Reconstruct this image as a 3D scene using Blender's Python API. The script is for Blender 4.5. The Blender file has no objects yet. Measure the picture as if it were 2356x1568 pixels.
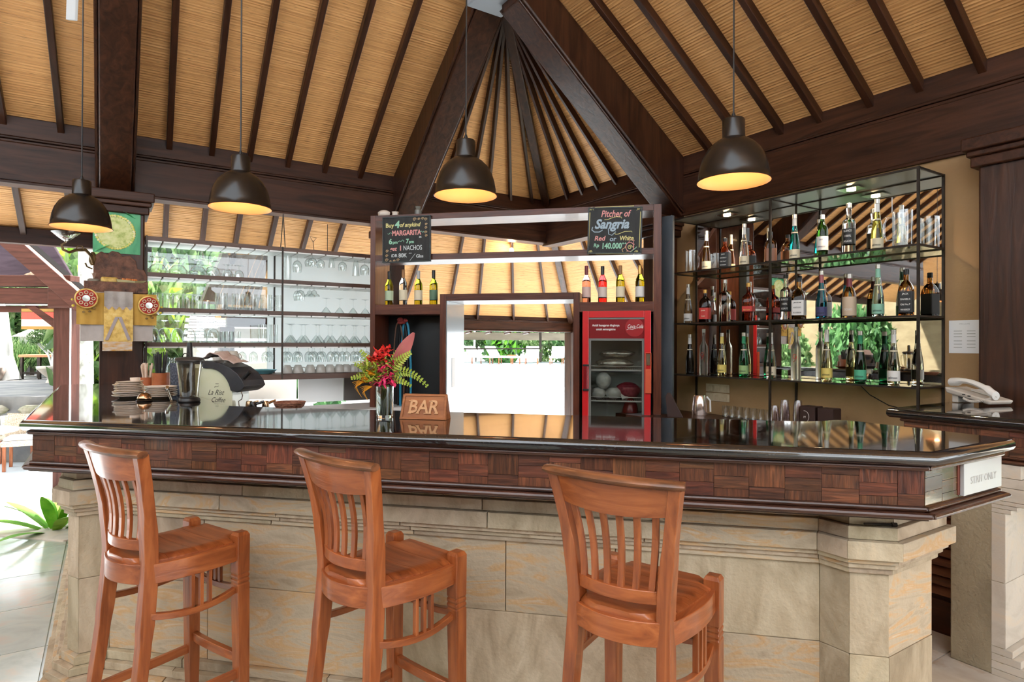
import bpy, math, random
from mathutils import Vector, Matrix
R = math.radians
random.seed(7)
sc = bpy.context.scene
COL = sc.collection
PI = math.pi
r2 = math.sqrt(.5)

# ---------------------------------------------------------------- camera
cam_d = bpy.data.cameras.new('camera')
cam = bpy.data.objects.new('camera', cam_d)
COL.objects.link(cam)
cam_d.sensor_fit = 'HORIZONTAL'
cam_d.sensor_width = 36.0
cam_d.lens = 36.0 * 1430.66 / 2356
cam_d.clip_end = 300
cam.matrix_world = (Matrix.Translation((0, 0, 1.47)) @ Matrix.Rotation(R(11.919), 4, 'Z')
                    @ Matrix.Rotation(R(90.243), 4, 'X') @ Matrix.Rotation(R(0.211), 4, 'Z'))
sc.camera = cam

# ---------------------------------------------------------------- world, sun, exposure
w = bpy.data.worlds.new('sky'); sc.world = w; w.use_nodes = True
bgn = w.node_tree.nodes['Background']
bgn.inputs[0].default_value = (.90, .95, 1.0, 1)
bgn.inputs[1].default_value = 2.15
sun_d = bpy.data.lights.new('sun', 'SUN'); sun_d.energy = 14.0; sun_d.angle = R(2); sun_d.color = (1, .95, .87)
sun = bpy.data.objects.new('sun', sun_d); COL.objects.link(sun)
sun.rotation_euler = (R(-33), R(8), 0)
sc.view_settings.view_transform = 'Standard'
sc.view_settings.look = 'None'
sc.view_settings.gamma = 1
sc.view_settings.exposure = 0.95
sc.view_settings.use_curve_mapping = False
sc.cycles.max_bounces = 9
sc.cycles.transmission_bounces = 9
sc.cycles.transparent_max_bounces = 32
sc.cycles.diffuse_bounces = 3
sc.cycles.glossy_bounces = 4
sc.cycles.use_adaptive_sampling = True
sc.cycles.adaptive_threshold = .07
sc.cycles.adaptive_min_samples = 12
sc.cycles.caustics_reflective = False
sc.cycles.caustics_refractive = False
sc.cycles.sample_clamp_indirect = 6.0
sc.cycles.use_denoising = True

# ---------------------------------------------------------------- building frame
CN = Vector((-1.130, 7.295, 0))       # inner corner of the roof plates
XD = Vector((r2, r2, 0)); YD = Vector((-r2, r2, 0))
ZP = 3.174; TAN = .70
def W(a, b, z=0.0):                   # a metres along the left plate, b metres along the right plate
    return CN - XD * a - YD * b + Vector((0, 0, z))
FL = R(45)                            # frame of things parallel to the left plate (x to the right, y away)
FR = R(-45)                           # frame of things parallel to the right plate

# ---------------------------------------------------------------- mesh helpers
class M:
    def __init__(s): s.v = []; s.f = []; s.mi = []; s.m = 0
    def add(s, vs, fs):
        o = len(s.v); s.v += [tuple(x) for x in vs]; s.f += [tuple(i + o for i in f) for f in fs]; s.mi += [s.m] * len(fs); return s
    def hexa(s, p):                   # 8 points: bottom 0-3 ccw, top 4-7
        return s.add(p, [(0, 3, 2, 1), (4, 5, 6, 7), (0, 1, 5, 4), (1, 2, 6, 5), (2, 3, 7, 6), (3, 0, 4, 7)])
    def box(s, x0, x1, y0, y1, z0, z1):
        return s.hexa([(x0, y0, z0), (x1, y0, z0), (x1, y1, z0), (x0, y1, z0), (x0, y0, z1), (x1, y0, z1), (x1, y1, z1), (x0, y1, z1)])
    def cbox(s, x, y, z, sx, sy, sz): return s.box(x - sx / 2, x + sx / 2, y - sy / 2, y + sy / 2, z - sz / 2, z + sz / 2)
    def loft(s, rings, cap=True, closed=True):
        n = len(rings[0]); vs = [p for r in rings for p in r]; fs = []
        for i in range(len(rings) - 1):
            for j in range(n if closed else n - 1):
                k = (j + 1) % n
                fs.append((i * n + j, i * n + k, (i + 1) * n + k, (i + 1) * n + j))
        if cap and closed:
            fs.append(tuple(range(n - 1, -1, -1))); fs.append(tuple((len(rings) - 1) * n + j for j in range(n)))
        return s.add(vs, fs)
    def lathe(s, prof, seg=20, c=(0, 0, 0), cap=True):
        rings = [[(c[0] + r * math.cos(2 * PI * j / seg), c[1] + r * math.sin(2 * PI * j / seg), c[2] + z) for j in range(seg)] for r, z in prof]
        return s.loft(rings, cap)
    def squathe(s, prof, seg=24, cap=True):   # profile of (radius, z, squareness)
        rings = []
        for r, z, q in prof:
            ring = []
            for j in range(seg):
                t = 2 * PI * (j + .5) / seg; c, d = math.cos(t), math.sin(t)
                e = 2 / (2 + q * 8)
                ring.append((r * math.copysign(abs(c) ** e, c), r * math.copysign(abs(d) ** e, d), z))
            rings.append(ring)
        return s.loft(rings, cap)
    def tube(s, pts, rad, seg=8, cap=True):
        pts = [Vector(p) for p in pts]; n = len(pts)
        if not hasattr(rad, '__len__'): rad = [rad] * n
        rings = []; up = Vector((0, 0, 1))
        for i, p in enumerate(pts):
            t = (pts[min(i + 1, n - 1)] - pts[max(i - 1, 0)]).normalized()
            a = t.cross(up)
            if a.length < 1e-3: a = t.cross(Vector((1, 0, 0)))
            a.normalize(); b = a.cross(t).normalized(); up = b if i else b
            rings.append([p + a * rad[i] * math.cos(2 * PI * j / seg) + b * rad[i] * math.sin(2 * PI * j / seg) for j in range(seg)])
        return s.loft(rings, cap)
    def strip(s, pts, wd, hd):        # rectangular bar along pts; wd, hd: half-extent vectors (or lists of them)
        rings = []
        for i, p in enumerate(pts):
            p = Vector(p); a = Vector(wd[i] if isinstance(wd, list) else wd); b = Vector(hd[i] if isinstance(hd, list) else hd)
            rings.append([p - a - b, p + a - b, p + a + b, p - a + b])
        return s.loft(rings)
    def poly(s, pts, z0, z1):         # extruded polygon in xy
        n = len(pts)
        return s.loft([[(x, y, z0) for x, y in pts], [(x, y, z1) for x, y in pts]])
    def quad(s, a, b, c, d): return s.add([a, b, c, d], [(0, 1, 2, 3)])
    def ico(s, c, r, n=8, m=6, sq=(1, 1, 1), jit=0):
        rings = []
        for i in range(1, m):
            t = PI * i / m
            rings.append([(c[0] + sq[0] * r * math.sin(t) * math.cos(2 * PI * j / n) * (1 + random.uniform(-jit, jit)), c[1] + sq[1] * r * math.sin(t) * math.sin(2 * PI * j / n) * (1 + random.uniform(-jit, jit)), c[2] - sq[2] * r * math.cos(t)) for j in range(n)])
        return s.loft(rings)
    def mesh(s, name, mats, smooth=False, auto=None):
        me = bpy.data.meshes.new(name); me.from_pydata(s.v, [], s.f)
        if not isinstance(mats, (list, tuple)): mats = [mats]
        for m_ in mats: me.materials.append(m_)
        if len(mats) > 1: me.polygons.foreach_set('material_index', s.mi)
        me.validate(); me.update()
        if smooth:
            me.polygons.foreach_set('use_smooth', [True] * len(me.polygons))
            me.set_sharp_from_angle(angle=R(auto or 38))
        return me

def link(name, me, parent=None, loc=None, rot=None, bevel=0, label=None, seg=2):
    o = bpy.data.objects.new(name, me); COL.objects.link(o)
    if parent: o.parent = parent
    if loc is not None: o.location = loc
    if rot is not None: o.rotation_euler = rot if hasattr(rot, '__len__') else (0, 0, rot)
    if bevel:
        b = o.modifiers.new('edge', 'BEVEL'); b.width = bevel; b.segments = seg; b.limit_method = 'ANGLE'; b.angle_limit = R(40); b.harden_normals = False
    if label: o['label'] = label
    return o
def part(name, m, mat, parent, bevel=0, smooth=False, auto=None, label=None, kind=None, loc=None, rot=None):
    o = link(name, m.mesh(name, mat, smooth, auto), parent, loc, rot, bevel, label)
    if kind: o['kind'] = kind
    return o
def tag(o, label, cat, group=None):
    o['label'] = label; o['category'] = cat
    if group: o['group'] = group
    return o
def thing(name, label, cat, loc=(0, 0, 0), rot=0, group=None):
    o = bpy.data.objects.new(name, None); COL.objects.link(o); o.empty_display_size = .05
    o.location = loc; o.rotation_euler = (0, 0, rot) if not hasattr(rot, '__len__') else rot
    return tag(o, label, cat, group)
def solo(name, m, mat, label, cat, loc=(0, 0, 0), rot=0, group=None, bevel=0, smooth=False, auto=None):
    return tag(link(name, m.mesh(name, mat, smooth, auto), None, loc, rot, bevel), label, cat, group)
def struct(name, m, mat, loc=(0, 0, 0), rot=0, bevel=0, smooth=False):
    o = link(name, m.mesh(name, mat, smooth), None, loc, rot, bevel); o['kind'] = 'structure'; return o
def sgroup(name, loc=(0, 0, 0), rot=0):
    o = bpy.data.objects.new(name, None); COL.objects.link(o); o.location = loc; o.rotation_euler = (0, 0, rot); o['kind'] = 'structure'; return o
def kids(o): return [c for c in ALLKIDS.get(o.name, [])]
def dup(o, loc=None, rot=None, label=None, group=None, parent=None, scale=None):
    c = o.copy(); COL.objects.link(c)
    if parent: c.parent = parent
    if loc is not None: c.location = loc
    if rot is not None: c.rotation_euler = rot if hasattr(rot, '__len__') else (0, 0, rot)
    if scale is not None: c.scale = scale if hasattr(scale, '__len__') else (scale,) * 3
    if label: c['label'] = label
    if group: c['group'] = group
    for ch in o.children: 
        dup(ch, parent=c)
    return c

# ---------------------------------------------------------------- materials
def new_mat(name):
    m = bpy.data.materials.new(name); m.use_nodes = True; nt = m.node_tree
    return m, nt, nt.nodes['Principled BSDF']
def plain(name, col, rough=.5, metal=0, coat=0, emit=0, ecol=None, trans=0, ior=1.45, alpha=1, spec=.5, thinsub=0):
    m, nt, b = new_mat(name)
    b.inputs['Base Color'].default_value = (*col, 1); b.inputs['Roughness'].default_value = rough; b.inputs['Metallic'].default_value = metal
    b.inputs['Coat Weight'].default_value = coat; b.inputs['Coat Roughness'].default_value = .08
    b.inputs['IOR'].default_value = ior; b.inputs['Transmission Weight'].default_value = trans; b.inputs['Alpha'].default_value = alpha
    b.inputs['Specular IOR Level'].default_value = spec
    if emit: b.inputs['Emission Color'].default_value = (*(ecol or col), 1); b.inputs['Emission Strength'].default_value = emit
    return m
def tex(name, cols, scale=(4, 4, 4), detail=5, rough=.5, metal=0, bump=0, rnd=.12, coat=0, dist=0.0, speck=None, second=None, coord='Object', rot=(0, 0, 0), nrough=.55, bscale=None, huerot=0, spec=.5, crough=.06):
    """noise-driven colour ramp; rnd varies brightness from object to object; second = (cols-colour, scale, amount) darker patches"""
    m, nt, b = new_mat(name); N = nt.nodes; L = nt.links
    tc = N.new('ShaderNodeTexCoord'); mp = N.new('ShaderNodeMapping'); mp.inputs['Scale'].default_value = scale; mp.inputs['Rotation'].default_value = rot
    oi = N.new('ShaderNodeObjectInfo'); ad = N.new('ShaderNodeVectorMath'); ad.operation = 'MULTIPLY_ADD'
    L.new(oi.outputs['Random'], ad.inputs[0]); ad.inputs[1].default_value = (37, 17, 29); L.new(tc.outputs[coord], ad.inputs[2])
    L.new(ad.outputs[0] if coord == 'Object' else tc.outputs[coord], mp.inputs[0])
    nz = N.new('ShaderNodeTexNoise'); nz.inputs['Scale'].default_value = 1; nz.inputs['Detail'].default_value = detail; nz.inputs['Roughness'].default_value = nrough; nz.inputs['Distortion'].default_value = dist
    L.new(mp.outputs[0], nz.inputs[0])
    cr = N.new('ShaderNodeValToRGB'); L.new(nz.outputs[0], cr.inputs[0])
    el = cr.color_ramp.elements
    while len(el) < len(cols): el.new(.5)
    for e, (p, c) in zip(el, cols): e.position = p; e.color = (*c, 1)
    out = cr.outputs[0]
    if second:
        c2, s2, lo, hi = second
        n2 = N.new('ShaderNodeTexNoise'); n2.inputs['Scale'].default_value = s2; n2.inputs['Detail'].default_value = 6; L.new(ad.outputs[0] if coord == 'Object' else tc.outputs[coord], n2.inputs[0])
        r_ = N.new('ShaderNodeMapRange'); r_.inputs[1].default_value = lo; r_.inputs[2].default_value = hi; L.new(n2.outputs[0], r_.inputs[0])
        mx = N.new('ShaderNodeMix'); mx.data_type = 'RGBA'; L.new(r_.outputs[0], mx.inputs[0]); L.new(out, mx.inputs[6]); mx.inputs[7].default_value = (*c2, 1); out = mx.outputs[2]
    if rnd or huerot:
        hs = N.new('ShaderNodeHueSaturation'); mr = N.new('ShaderNodeMapRange'); mr.inputs[3].default_value = 1 - rnd; mr.inputs[4].default_value = 1 + rnd
        L.new(oi.outputs['Random'], mr.inputs[0]); L.new(mr.outputs[0], hs.inputs['Value']); L.new(out, hs.inputs['Color'])
        if huerot:
            wn = N.new('ShaderNodeTexWhiteNoise'); wn.noise_dimensions = '1D'; L.new(oi.outputs['Random'], wn.inputs['W'])
            m2 = N.new('ShaderNodeMapRange'); m2.inputs[3].default_value = .5 - huerot; m2.inputs[4].default_value = .5 + huerot; L.new(wn.outputs[0], m2.inputs[0]); L.new(m2.outputs[0], hs.inputs['Hue'])
        out = hs.outputs[0]
    L.new(out, b.inputs['Base Color'])
    b.inputs['Roughness'].default_value = rough; b.inputs['Metallic'].default_value = metal; b.inputs['Coat Weight'].default_value = coat; b.inputs['Coat Roughness'].default_value = crough
    b.inputs['Specular IOR Level'].default_value = spec
    if bump:
        bp = N.new('ShaderNodeBump'); bp.inputs['Strength'].default_value = bump; bp.inputs['Distance'].default_value = .01
        if bscale:
            nb = N.new('ShaderNodeTexNoise'); nb.inputs['Scale'].default_value = bscale; nb.inputs['Detail'].default_value = 4; L.new(ad.outputs[0] if coord == 'Object' else tc.outputs[coord], nb.inputs[0]); L.new(nb.outputs[0], bp.inputs['Height'])
        else: L.new(nz.outputs[0], bp.inputs['Height'])
        L.new(bp.outputs[0], b.inputs['Normal'])
    return m
def wood(name, d, l, axis='x', s=1.0, rough=.35, coat=.0, rnd=.12, bump=.15, mid=None, detail=6, spec=.5, huerot=0, dist=1.2):
    sc_ = {'x': (2 * s, 22 * s, 22 * s), 'y': (22 * s, 2 * s, 22 * s), 'z': (22 * s, 22 * s, 2 * s)}[axis]
    cols = [(.28, d), (.72, l)] if mid is None else [(.25, d), (.5, mid), (.75, l)]
    return tex(name, cols, sc_, detail, rough, 0, bump, rnd, coat, dist, spec=spec, huerot=huerot)

dk_d, dk_l = (.018, .0058, .0028), (.075, .026, .012)
DKX = wood('dark timber x', dk_d, dk_l, 'x', .8, .38, spec=.26)
DKY = wood('dark timber y', dk_d, dk_l, 'y', .8, .34, spec=.38)
DKZ = wood('dark timber z', dk_d, dk_l, 'z', .8, .34, spec=.38)
MAHX = wood('hutch veneer x', (.060, .017, .009), (.150, .045, .022), 'x', 1.2, .32, .08, spec=.35)
MAHZ = wood('hutch veneer z', (.060, .017, .009), (.150, .045, .022), 'z', 1.2, .32, .08, spec=.35)
TK = dict(d=(.20, .050, .014), l=(.52, .165, .050), mid=(.36, .098, .027))
TKX = wood('teak x', TK['d'], TK['l'], 'x', 1.6, .30, .30, mid=TK['mid'], rnd=.10, dist=.7)
TKY = wood('teak y', TK['d'], TK['l'], 'y', 1.6, .30, .30, mid=TK['mid'], rnd=.10, dist=.7)
TKZ = wood('teak z', TK['d'], TK['l'], 'z', 1.6, .30, .30, mid=TK['mid'], rnd=.10, dist=.7)
TKWORN = tex('worn teak edge', [(.3, (.07, .03, .016)), (.6, (.33, .13, .055))], (6, 30, 30), 6, .35, coat=.3, rnd=.1)
PQX = wood('parquet across', (.030, .010, .006), (.24, .080, .034), 'x', 3.4, .42, .10, rnd=.30, bump=.25, mid=(.105, .035, .016), huerot=.012)
PQZ = wood('parquet upright', (.030, .010, .006), (.24, .080, .034), 'z', 3.4, .42, .10, rnd=.30, bump=.25, mid=(.105, .035, .016), huerot=.012)
PQM = wood('edge moulding', (.022, .009, .006), (.11, .042, .024), 'x', 1.5, .3, .3, rnd=.05)
PQGX = wood('varnished block across', (.060, .035, .016), (.20, .11, .05), 'x', 2.6, .12, .7, rnd=.10, bump=.02, huerot=.01)
REDW = wood('red brown pavilion wood', (.045, .014, .009), (.11, .038, .025), 'z', .7, .5, spec=.2)
REDX = wood('red brown pavilion wood x', (.045, .014, .009), (.11, .038, .025), 'x', .7, .5, spec=.2)
STONE = tex('sandstone', [(.2, (.31, .235, .150)), (.45, (.47, .375, .255)), (.62, (.57, .47, .335)), (.85, (.66, .50, .32))], (5, 5, 2.2), 8, .8, bump=.35, rnd=.12, dist=2.5, second=((.22, .17, .11), 2.6, .58, .80), bscale=70, huerot=.012)
STONE2 = tex('veined sandstone', [(.2, (.38, .29, .19)), (.48, (.54, .445, .32)), (.6, (.60, .38, .19)), (.70, (.63, .52, .38))], (2.4, 2.4, 9), 7, .8, bump=.3, rnd=.10, dist=3.5, second=((.20, .155, .10), 3.2, .60, .84), bscale=70, rot=(.6, .5, 0))
STONEW = tex('pale sandstone', [(.2, (.52, .46, .38)), (.5, (.66, .60, .52)), (.7, (.70, .60, .48)), (.9, (.74, .69, .62))], (3, 3, 5), 7, .8, bump=.2, rnd=.06, dist=3, bscale=70, rot=(.4, .3, 0))
PLAST = tex('stained plaster', [(.25, (.26, .21, .14)), (.6, (.40, .34, .235)), (.8, (.46, .40, .28))], (5, 5, 2.5), 8, .85, bump=.5, rnd=0, second=((.14, .11, .065), 3.0, .56, .76), bscale=60)
MORT = plain('mortar', (.24, .195, .14), .9)
GRAN = tex('black granite', [(.35, (.008, .008, .009)), (.62, (.020, .020, .021)), (.72, (.05, .05, .052))], (160, 160, 160), 3, .07, rnd=0, coat=.6, spec=.8, crough=.03)
WALLB = tex('ochre plaster', [(.3, (.36, .215, .095)), (.7, (.44, .27, .13))], (3, 3, 2), 6, .75, bump=.12, rnd=0, bscale=60, second=((.30, .17, .075), 1.6, .55, .8))
TILE = tex('marble tile', [(.25, (.36, .40, .35)), (.5, (.48, .52, .46)), (.62, (.55, .50, .40)), (.8, (.60, .62, .56))], (2.2, 2.2, 2.2), 7, .16, rnd=.14, dist=3, coat=.2, huerot=.02)
TILEP = tex('pale marble tile', [(.3, (.62, .55, .47)), (.55, (.72, .67, .60)), (.7, (.60, .47, .36)), (.85, (.76, .72, .66))], (2.2, 2.2, 2.2), 7, .2, rnd=.06, dist=3, coat=.2)
DECK = tex('sunlit paving', [(.3, (.52, .56, .60)), (.7, (.60, .66, .70))], (1.5, 1.5, 1.5), 6, .8, rnd=0)
SOIL = tex('garden path', [(.35, (.16, .16, .17)), (.6, (.28, .27, .26))], (2, 2, 2), 6, .9, rnd=0)
BLACK = plain('black plastic', (.012, .012, .013), .35)
BLKM = tex('satin black metal', [(.3, (.006, .005, .0045)), (.7, (.012, .009, .008))], (8, 8, 8), 4, .27, rnd=0, spec=.5)
IRON = tex('dark steel', [(.3, (.018, .014, .012)), (.7, (.055, .040, .030))], (14, 14, 14), 5, .42, metal=.4, rnd=.05)
CHROME = plain('chrome', (.75, .72, .68), .14, 1)
BRONZE = plain('bell metal', (.42, .28, .17), .22, 1)
GOLDIN = plain('lamp inner enamel', (.85, .44, .20), .5)
BULB = plain('bulb', (1, .8, .5), .5, emit=6, ecol=(1, .66, .34))
BULBW = plain('downlight bulb', (1, .85, .6), .5, emit=70, ecol=(1, .70, .38))
def thin_glass(name, col=(.94, .975, .965), tint=.10, rough=.0, edge=.9):
    m, nt, b = new_mat(name); N = nt.nodes; L = nt.links; N.remove(b)
    t = N.new('ShaderNodeBsdfTransparent'); t.inputs[0].default_value = (*col, 1); g = N.new('ShaderNodeBsdfGlossy'); g.inputs['Roughness'].default_value = rough; g.inputs[0].default_value = (.95, .97, 1, 1)
    fr = N.new('ShaderNodeFresnel'); ge = N.new('ShaderNodeNewGeometry'); im = N.new('ShaderNodeMapRange'); im.inputs[3].default_value = 1.5; im.inputs[4].default_value = 1 / 1.5
    L.new(ge.outputs['Backfacing'], im.inputs[0]); L.new(im.outputs[0], fr.inputs[0])      # same reflectance from both sides: thin walls do not trap light
    lw = N.new('ShaderNodeLayerWeight'); lw.inputs[0].default_value = .5; pw = N.new('ShaderNodeMath'); pw.operation = 'POWER'; pw.inputs[1].default_value = 4.0; L.new(lw.outputs['Facing'], pw.inputs[0])
    cm_ = N.new('ShaderNodeMix'); cm_.data_type = 'RGBA'; L.new(pw.outputs[0], cm_.inputs[0]); cm_.inputs[6].default_value = (*col, 1); cm_.inputs[7].default_value = tuple(c * edge for c in col) + (1,); L.new(cm_.outputs[2], t.inputs[0])
    mr = N.new('ShaderNodeMath'); mr.operation = 'MULTIPLY_ADD'; mr.inputs[1].default_value = 1.0; mr.inputs[2].default_value = tint * .3
    L.new(fr.outputs[0], mr.inputs[0]); mx = N.new('ShaderNodeMixShader'); L.new(mr.outputs[0], mx.inputs[0]); L.new(t.outputs[0], mx.inputs[1]); L.new(g.outputs[0], mx.inputs[2])
    L.new(mx.outputs[0], N['Material Output'].inputs[0]); return m
PANE = thin_glass('window glass')
SHELFG = thin_glass('greenish shelf glass', (.72, .80, .70), .35)
SMOKE = thin_glass('smoked jug plastic', (.84, .82, .76), .15, .05)
CLRG = plain('clear glass', (.93, .97, .96), .0, trans=1, ior=1.45)
MIRR = plain('mirror', (.80, .80, .78), .015, 1)
WHITEP = plain('white plastic', (.78, .78, .76), .3, coat=.3)
PORC = plain('cream porcelain', (.80, .70, .60), .18, coat=.5)
PAPER = plain('white paper', (.86, .86, .86), .6)
ACRYL = plain('white acrylic sign', (.62, .64, .64), .25, coat=.2)
INKG = plain('grey ink', (.50, .50, .48), .6)
INKB = plain('black ink', (.02, .02, .02), .6)
REDP = plain('red enamel', (.62, .018, .022), .28, coat=.4)
REDD = plain('dark red panel', (.22, .006, .010), .25, coat=.4)
WTXT = plain('white print', (.82, .78, .76), .5)
TERRA = tex('terracotta', [(.3, (.36, .105, .035)), (.7, (.48, .155, .06))], (20, 20, 20), 4, .4, rnd=.08)
def LINK(m): return m

# ================================================================= SETTING
# ---- reed-mat roof lining, one slope on each plate
def reed_mat():
    m, nt, b = new_mat('reed matting'); N = nt.nodes; L = nt.links
    tc = N.new('ShaderNodeTexCoord'); mp = N.new('ShaderNodeMapping'); mp.inputs['Scale'].default_value = (1.1, 95, 1); L.new(tc.outputs['Object'], mp.inputs[0])
    n = N.new('ShaderNodeTexNoise'); n.inputs['Scale'].default_value = 1; n.inputs['Detail'].default_value = 5; n.inputs['Roughness'].default_value = .62; n.inputs['Distortion'].default_value = .15; L.new(mp.outputs[0], n.inputs[0])
    cr = N.new('ShaderNodeValToRGB'); L.new(n.outputs[0], cr.inputs[0]); e = cr.color_ramp.elements
    for _ in range(2): e.new(.5)
    for x, (p, c) in zip(e, [(.26, (.28, .105, .034)), (.39, (.66, .32, .112)), (.60, (.82, .435, .165)), (.85, (.88, .57, .28))]): x.position = p; x.color = (*c, 1)
    mp2 = N.new('ShaderNodeMapping'); mp2.inputs['Scale'].default_value = (9, 150, 1); L.new(tc.outputs['Object'], mp2.inputs[0])
    n2 = N.new('ShaderNodeTexNoise'); n2.inputs['Scale'].default_value = 1; n2.inputs['Detail'].default_value = 3; L.new(mp2.outputs[0], n2.inputs[0])
    mr = N.new('ShaderNodeMapRange'); mr.inputs[1].default_value = .30; mr.inputs[2].default_value = .40; mr.inputs[3].default_value = .5; mr.inputs[4].default_value = 1; L.new(n2.outputs[0], mr.inputs[0])
    mx = N.new('ShaderNodeMix'); mx.data_type = 'RGBA'; mx.blend_type = 'MULTIPLY'; mx.inputs[0].default_value = 1; L.new(cr.outputs[0], mx.inputs[6]); L.new(mr.outputs[0], mx.inputs[7])
    L.new(mx.outputs[2], b.inputs['Base Color']); b.inputs['Roughness'].default_value = .5; b.inputs['Specular IOR Level'].default_value = .35
    bp = N.new('ShaderNodeBump'); bp.inputs['Strength'].default_value = .5; bp.inputs['Distance'].default_value = .01; L.new(n.outputs[0], bp.inputs['Height']); L.new(bp.outputs[0], b.inputs['Normal'])
    return m
REED = reed_mat()
SL = math.atan(TAN); CS = math.cos(SL)
def slope_object(side):
    """an Empty whose x runs along the plate, y up the slope towards the room, z out of the room"""
    if side == 'L': ex = -XD; ey = -YD
    else: ex = -YD; ey = -XD
    ys = (ey * CS + Vector((0, 0, math.sin(SL))))
    zs = ex.cross(ys)
    mt = Matrix((ex, ys, zs)).transposed().to_4x4(); mt.translation = CN + Vector((0, 0, ZP)); return mt, (1 if zs.z > 0 else -1)
ceil = {}
for side, a0, a1 in (('L', 0, 11.2), ('R', 0, 11.2)):
    o = bpy.data.objects.new('ceiling', None); COL.objects.link(o); o['kind'] = 'structure'
    mt, sg = slope_object(side); o.matrix_world = mt; ceil[side] = (o, sg)
    m = M(); pit = .022; s0, s1 = -2.05 / CS, 5.6 / CS
    n = int((s1 - s0) / pit)
    for i in range(n):                                         # every reed course is its own half-round ridge
        y = s0 + i * pit; y2 = y + pit; rb = y * CS; re = y2 * CS   # plan distances
        dz = -sg * .0025
        xs0 = max(rb, -2.0) if True else 0                        # trimmed along the hip line a = b
        xe0 = a1 if (side == 'R' or rb > -1.06) else 3.3
        jit = random.uniform(-.0015, .0015)
        m.add([(xs0, y, 0), (xe0, y, 0), (xe0, y + pit * .5, dz + jit), (xs0, y + pit * .5, dz + jit), (xe0, y2, 0), (xs0, y2, 0)], [(0, 1, 2, 3), (3, 2, 4, 5)])
    part('reed_mat', m, REED, o, kind='stuff')
    mb = M(); e0 = -1.06 / CS; ae = 3.3 if side == 'L' else a1
    mb.hexa([(e0 * CS, e0, sg * .03), (a1, e0, sg * .03), (a1, s1, sg * .03), (s1 * CS, s1, sg * .03), (e0 * CS, e0, sg * .06), (a1, e0, sg * .06), (a1, s1, sg * .06), (s1 * CS, s1, sg * .06)])
    mb.hexa([(-2.05, s0, sg * .03), (ae, s0, sg * .03), (ae, e0, sg * .03), (e0 * CS, e0, sg * .03), (-2.05, s0, sg * .06), (ae, s0, sg * .06), (ae, e0, sg * .06), (e0 * CS, e0, sg * .06)])
    part('roof_board', mb, plain('thatch back', (.25, .16, .08), .9), o)
def rafter(side, p0, p1, wd=.045, dp=.068, name='rafter', mat=None):
    """bar under the lining between plan points (along, inland)"""
    o, sg = ceil[side]
    A = Vector((p0[0], p0[1] / CS, 0)); B = Vector((p1[0], p1[1] / CS, 0)); L_ = (B - A).length; ang = math.atan2(B.y - A.y, B.x - A.x)
    m = M(); zz = sorted((0, -sg * dp)); m.box(0, L_, -wd / 2, wd / 2, zz[0], zz[1])
    return part(name, m, mat or DKX, o, loc=A, rot=(0, 0, ang), bevel=.004)
EAV = -1.95
drift = {'L': .045, 'R': -.01}
for side, feet in (('L', [2.21, 2.56, 2.90, 3.23, 3.565, 3.89, 4.63, 4.98, 5.33, 5.68, 6.03, 6.38, 6.73, 7.08, 7.43, 7.78, 8.13, 8.48, 8.83, 9.2]),
                   ('R', [2.42, 2.74, 3.08, 3.39, 3.75, 4.06, 4.40, 4.75, 5.1, 5.45, 5.8, 6.15, 6.5, 6.85, 7.2])):
    for f in feet:
        k = drift[side]
        rafter(side, (f, EAV if (side == 'R' or f < 3.3) else -1.03), (f + k * 5.5, 5.5))
for side, feet in (('L', [.225, .52, .81, 1.03, 1.36]), ('R', [.42, .68, .93, 1.21])):   # the fan inside the hip
    for f in feet:
        ap = 1.62; A = Vector((f, 0)); T = Vector((ap, ap)); d = (A - T) / ap
        E_ = T + d * (ap - EAV)
        if E_.x < E_.y: E_ = T + d * (ap - EAV)
        rafter(side, (E_.x, E_.y), (T.x - d.x * -.1, T.y + d.y * .1), .030, .06)
for f in (2.0, 2.3):
    pass
# ---- hip rafter, one heavy timber on the corner line
m = M(); h0 = -1.95; h1 = 1.75
P0 = W(h0, h0, ZP + TAN * h0 - .02); P1 = W(h1, h1, ZP + TAN * h1 - .02)
m.strip([P0, P1], Vector((.042, 0, 0)), Vector((0, 0, .075)))
solo('hip_rafter', m, DKY, 'heavy dark hip rafter running down the centre of the fanned ceiling corner', 'rafter', bevel=.006)

# ---- deep main rafters
def main_rafter(side, s0, s1, dz0, t2, top, label):
    m = M()
    def P(s, k, z): return W(s, k, z) if side == 'L' else W(k, s, z)
    k0, k1 = -.02, top
    lo0, lo1 = ZP - dz0, ZP - dz0 + t2 * top
    pts = [P(s0, k0, lo0), P(s1, k0, lo0), P(s1, k1, lo1), P(s0, k1, lo1), P(s0, k0, ZP + TAN * k0 - .01), P(s1, k0, ZP + TAN * k0 - .01), P(s1, k1, ZP + TAN * k1 - .01), P(s0, k1, ZP + TAN * k1 - .01)]
    if side == 'R': pts = [pts[i] for i in (1, 0, 3, 2, 5, 4, 7, 6)]
    m.hexa(pts)
    t = thing('main_rafter', label, 'rafter', (0, 0, 0))
    part('beam', m, DKZ, t, bevel=.01)
    m = M()                                                    # planted bead along both lower arrises
    for s in (s0, s1):
        e = .012 if s == s1 else -.012
        a0 = P(s + e, k0, lo0 + .035); a1 = P(s + e, k1, lo1 + .035); m.tube([a0, a1], .012, 6)
    part('bead', m, DKZ, t, smooth=True)
    return t
main_rafter('L', 1.69, 1.93, .53, .86, 1.80, 'deep dark main rafter rising from left beam to the joint at top centre')
main_rafter('R', 1.86, 2.10, .58, .80, 1.80, 'deep dark main rafter rising from right beam to the joint at top centre')
main_rafter('L', 4.20, 4.42, .56, .86, 3.0, 'wide dark main rafter above the shrine column at upper left')
m = M(); m.box(-.16, .16, -.16, .16, 0, .16)
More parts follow.
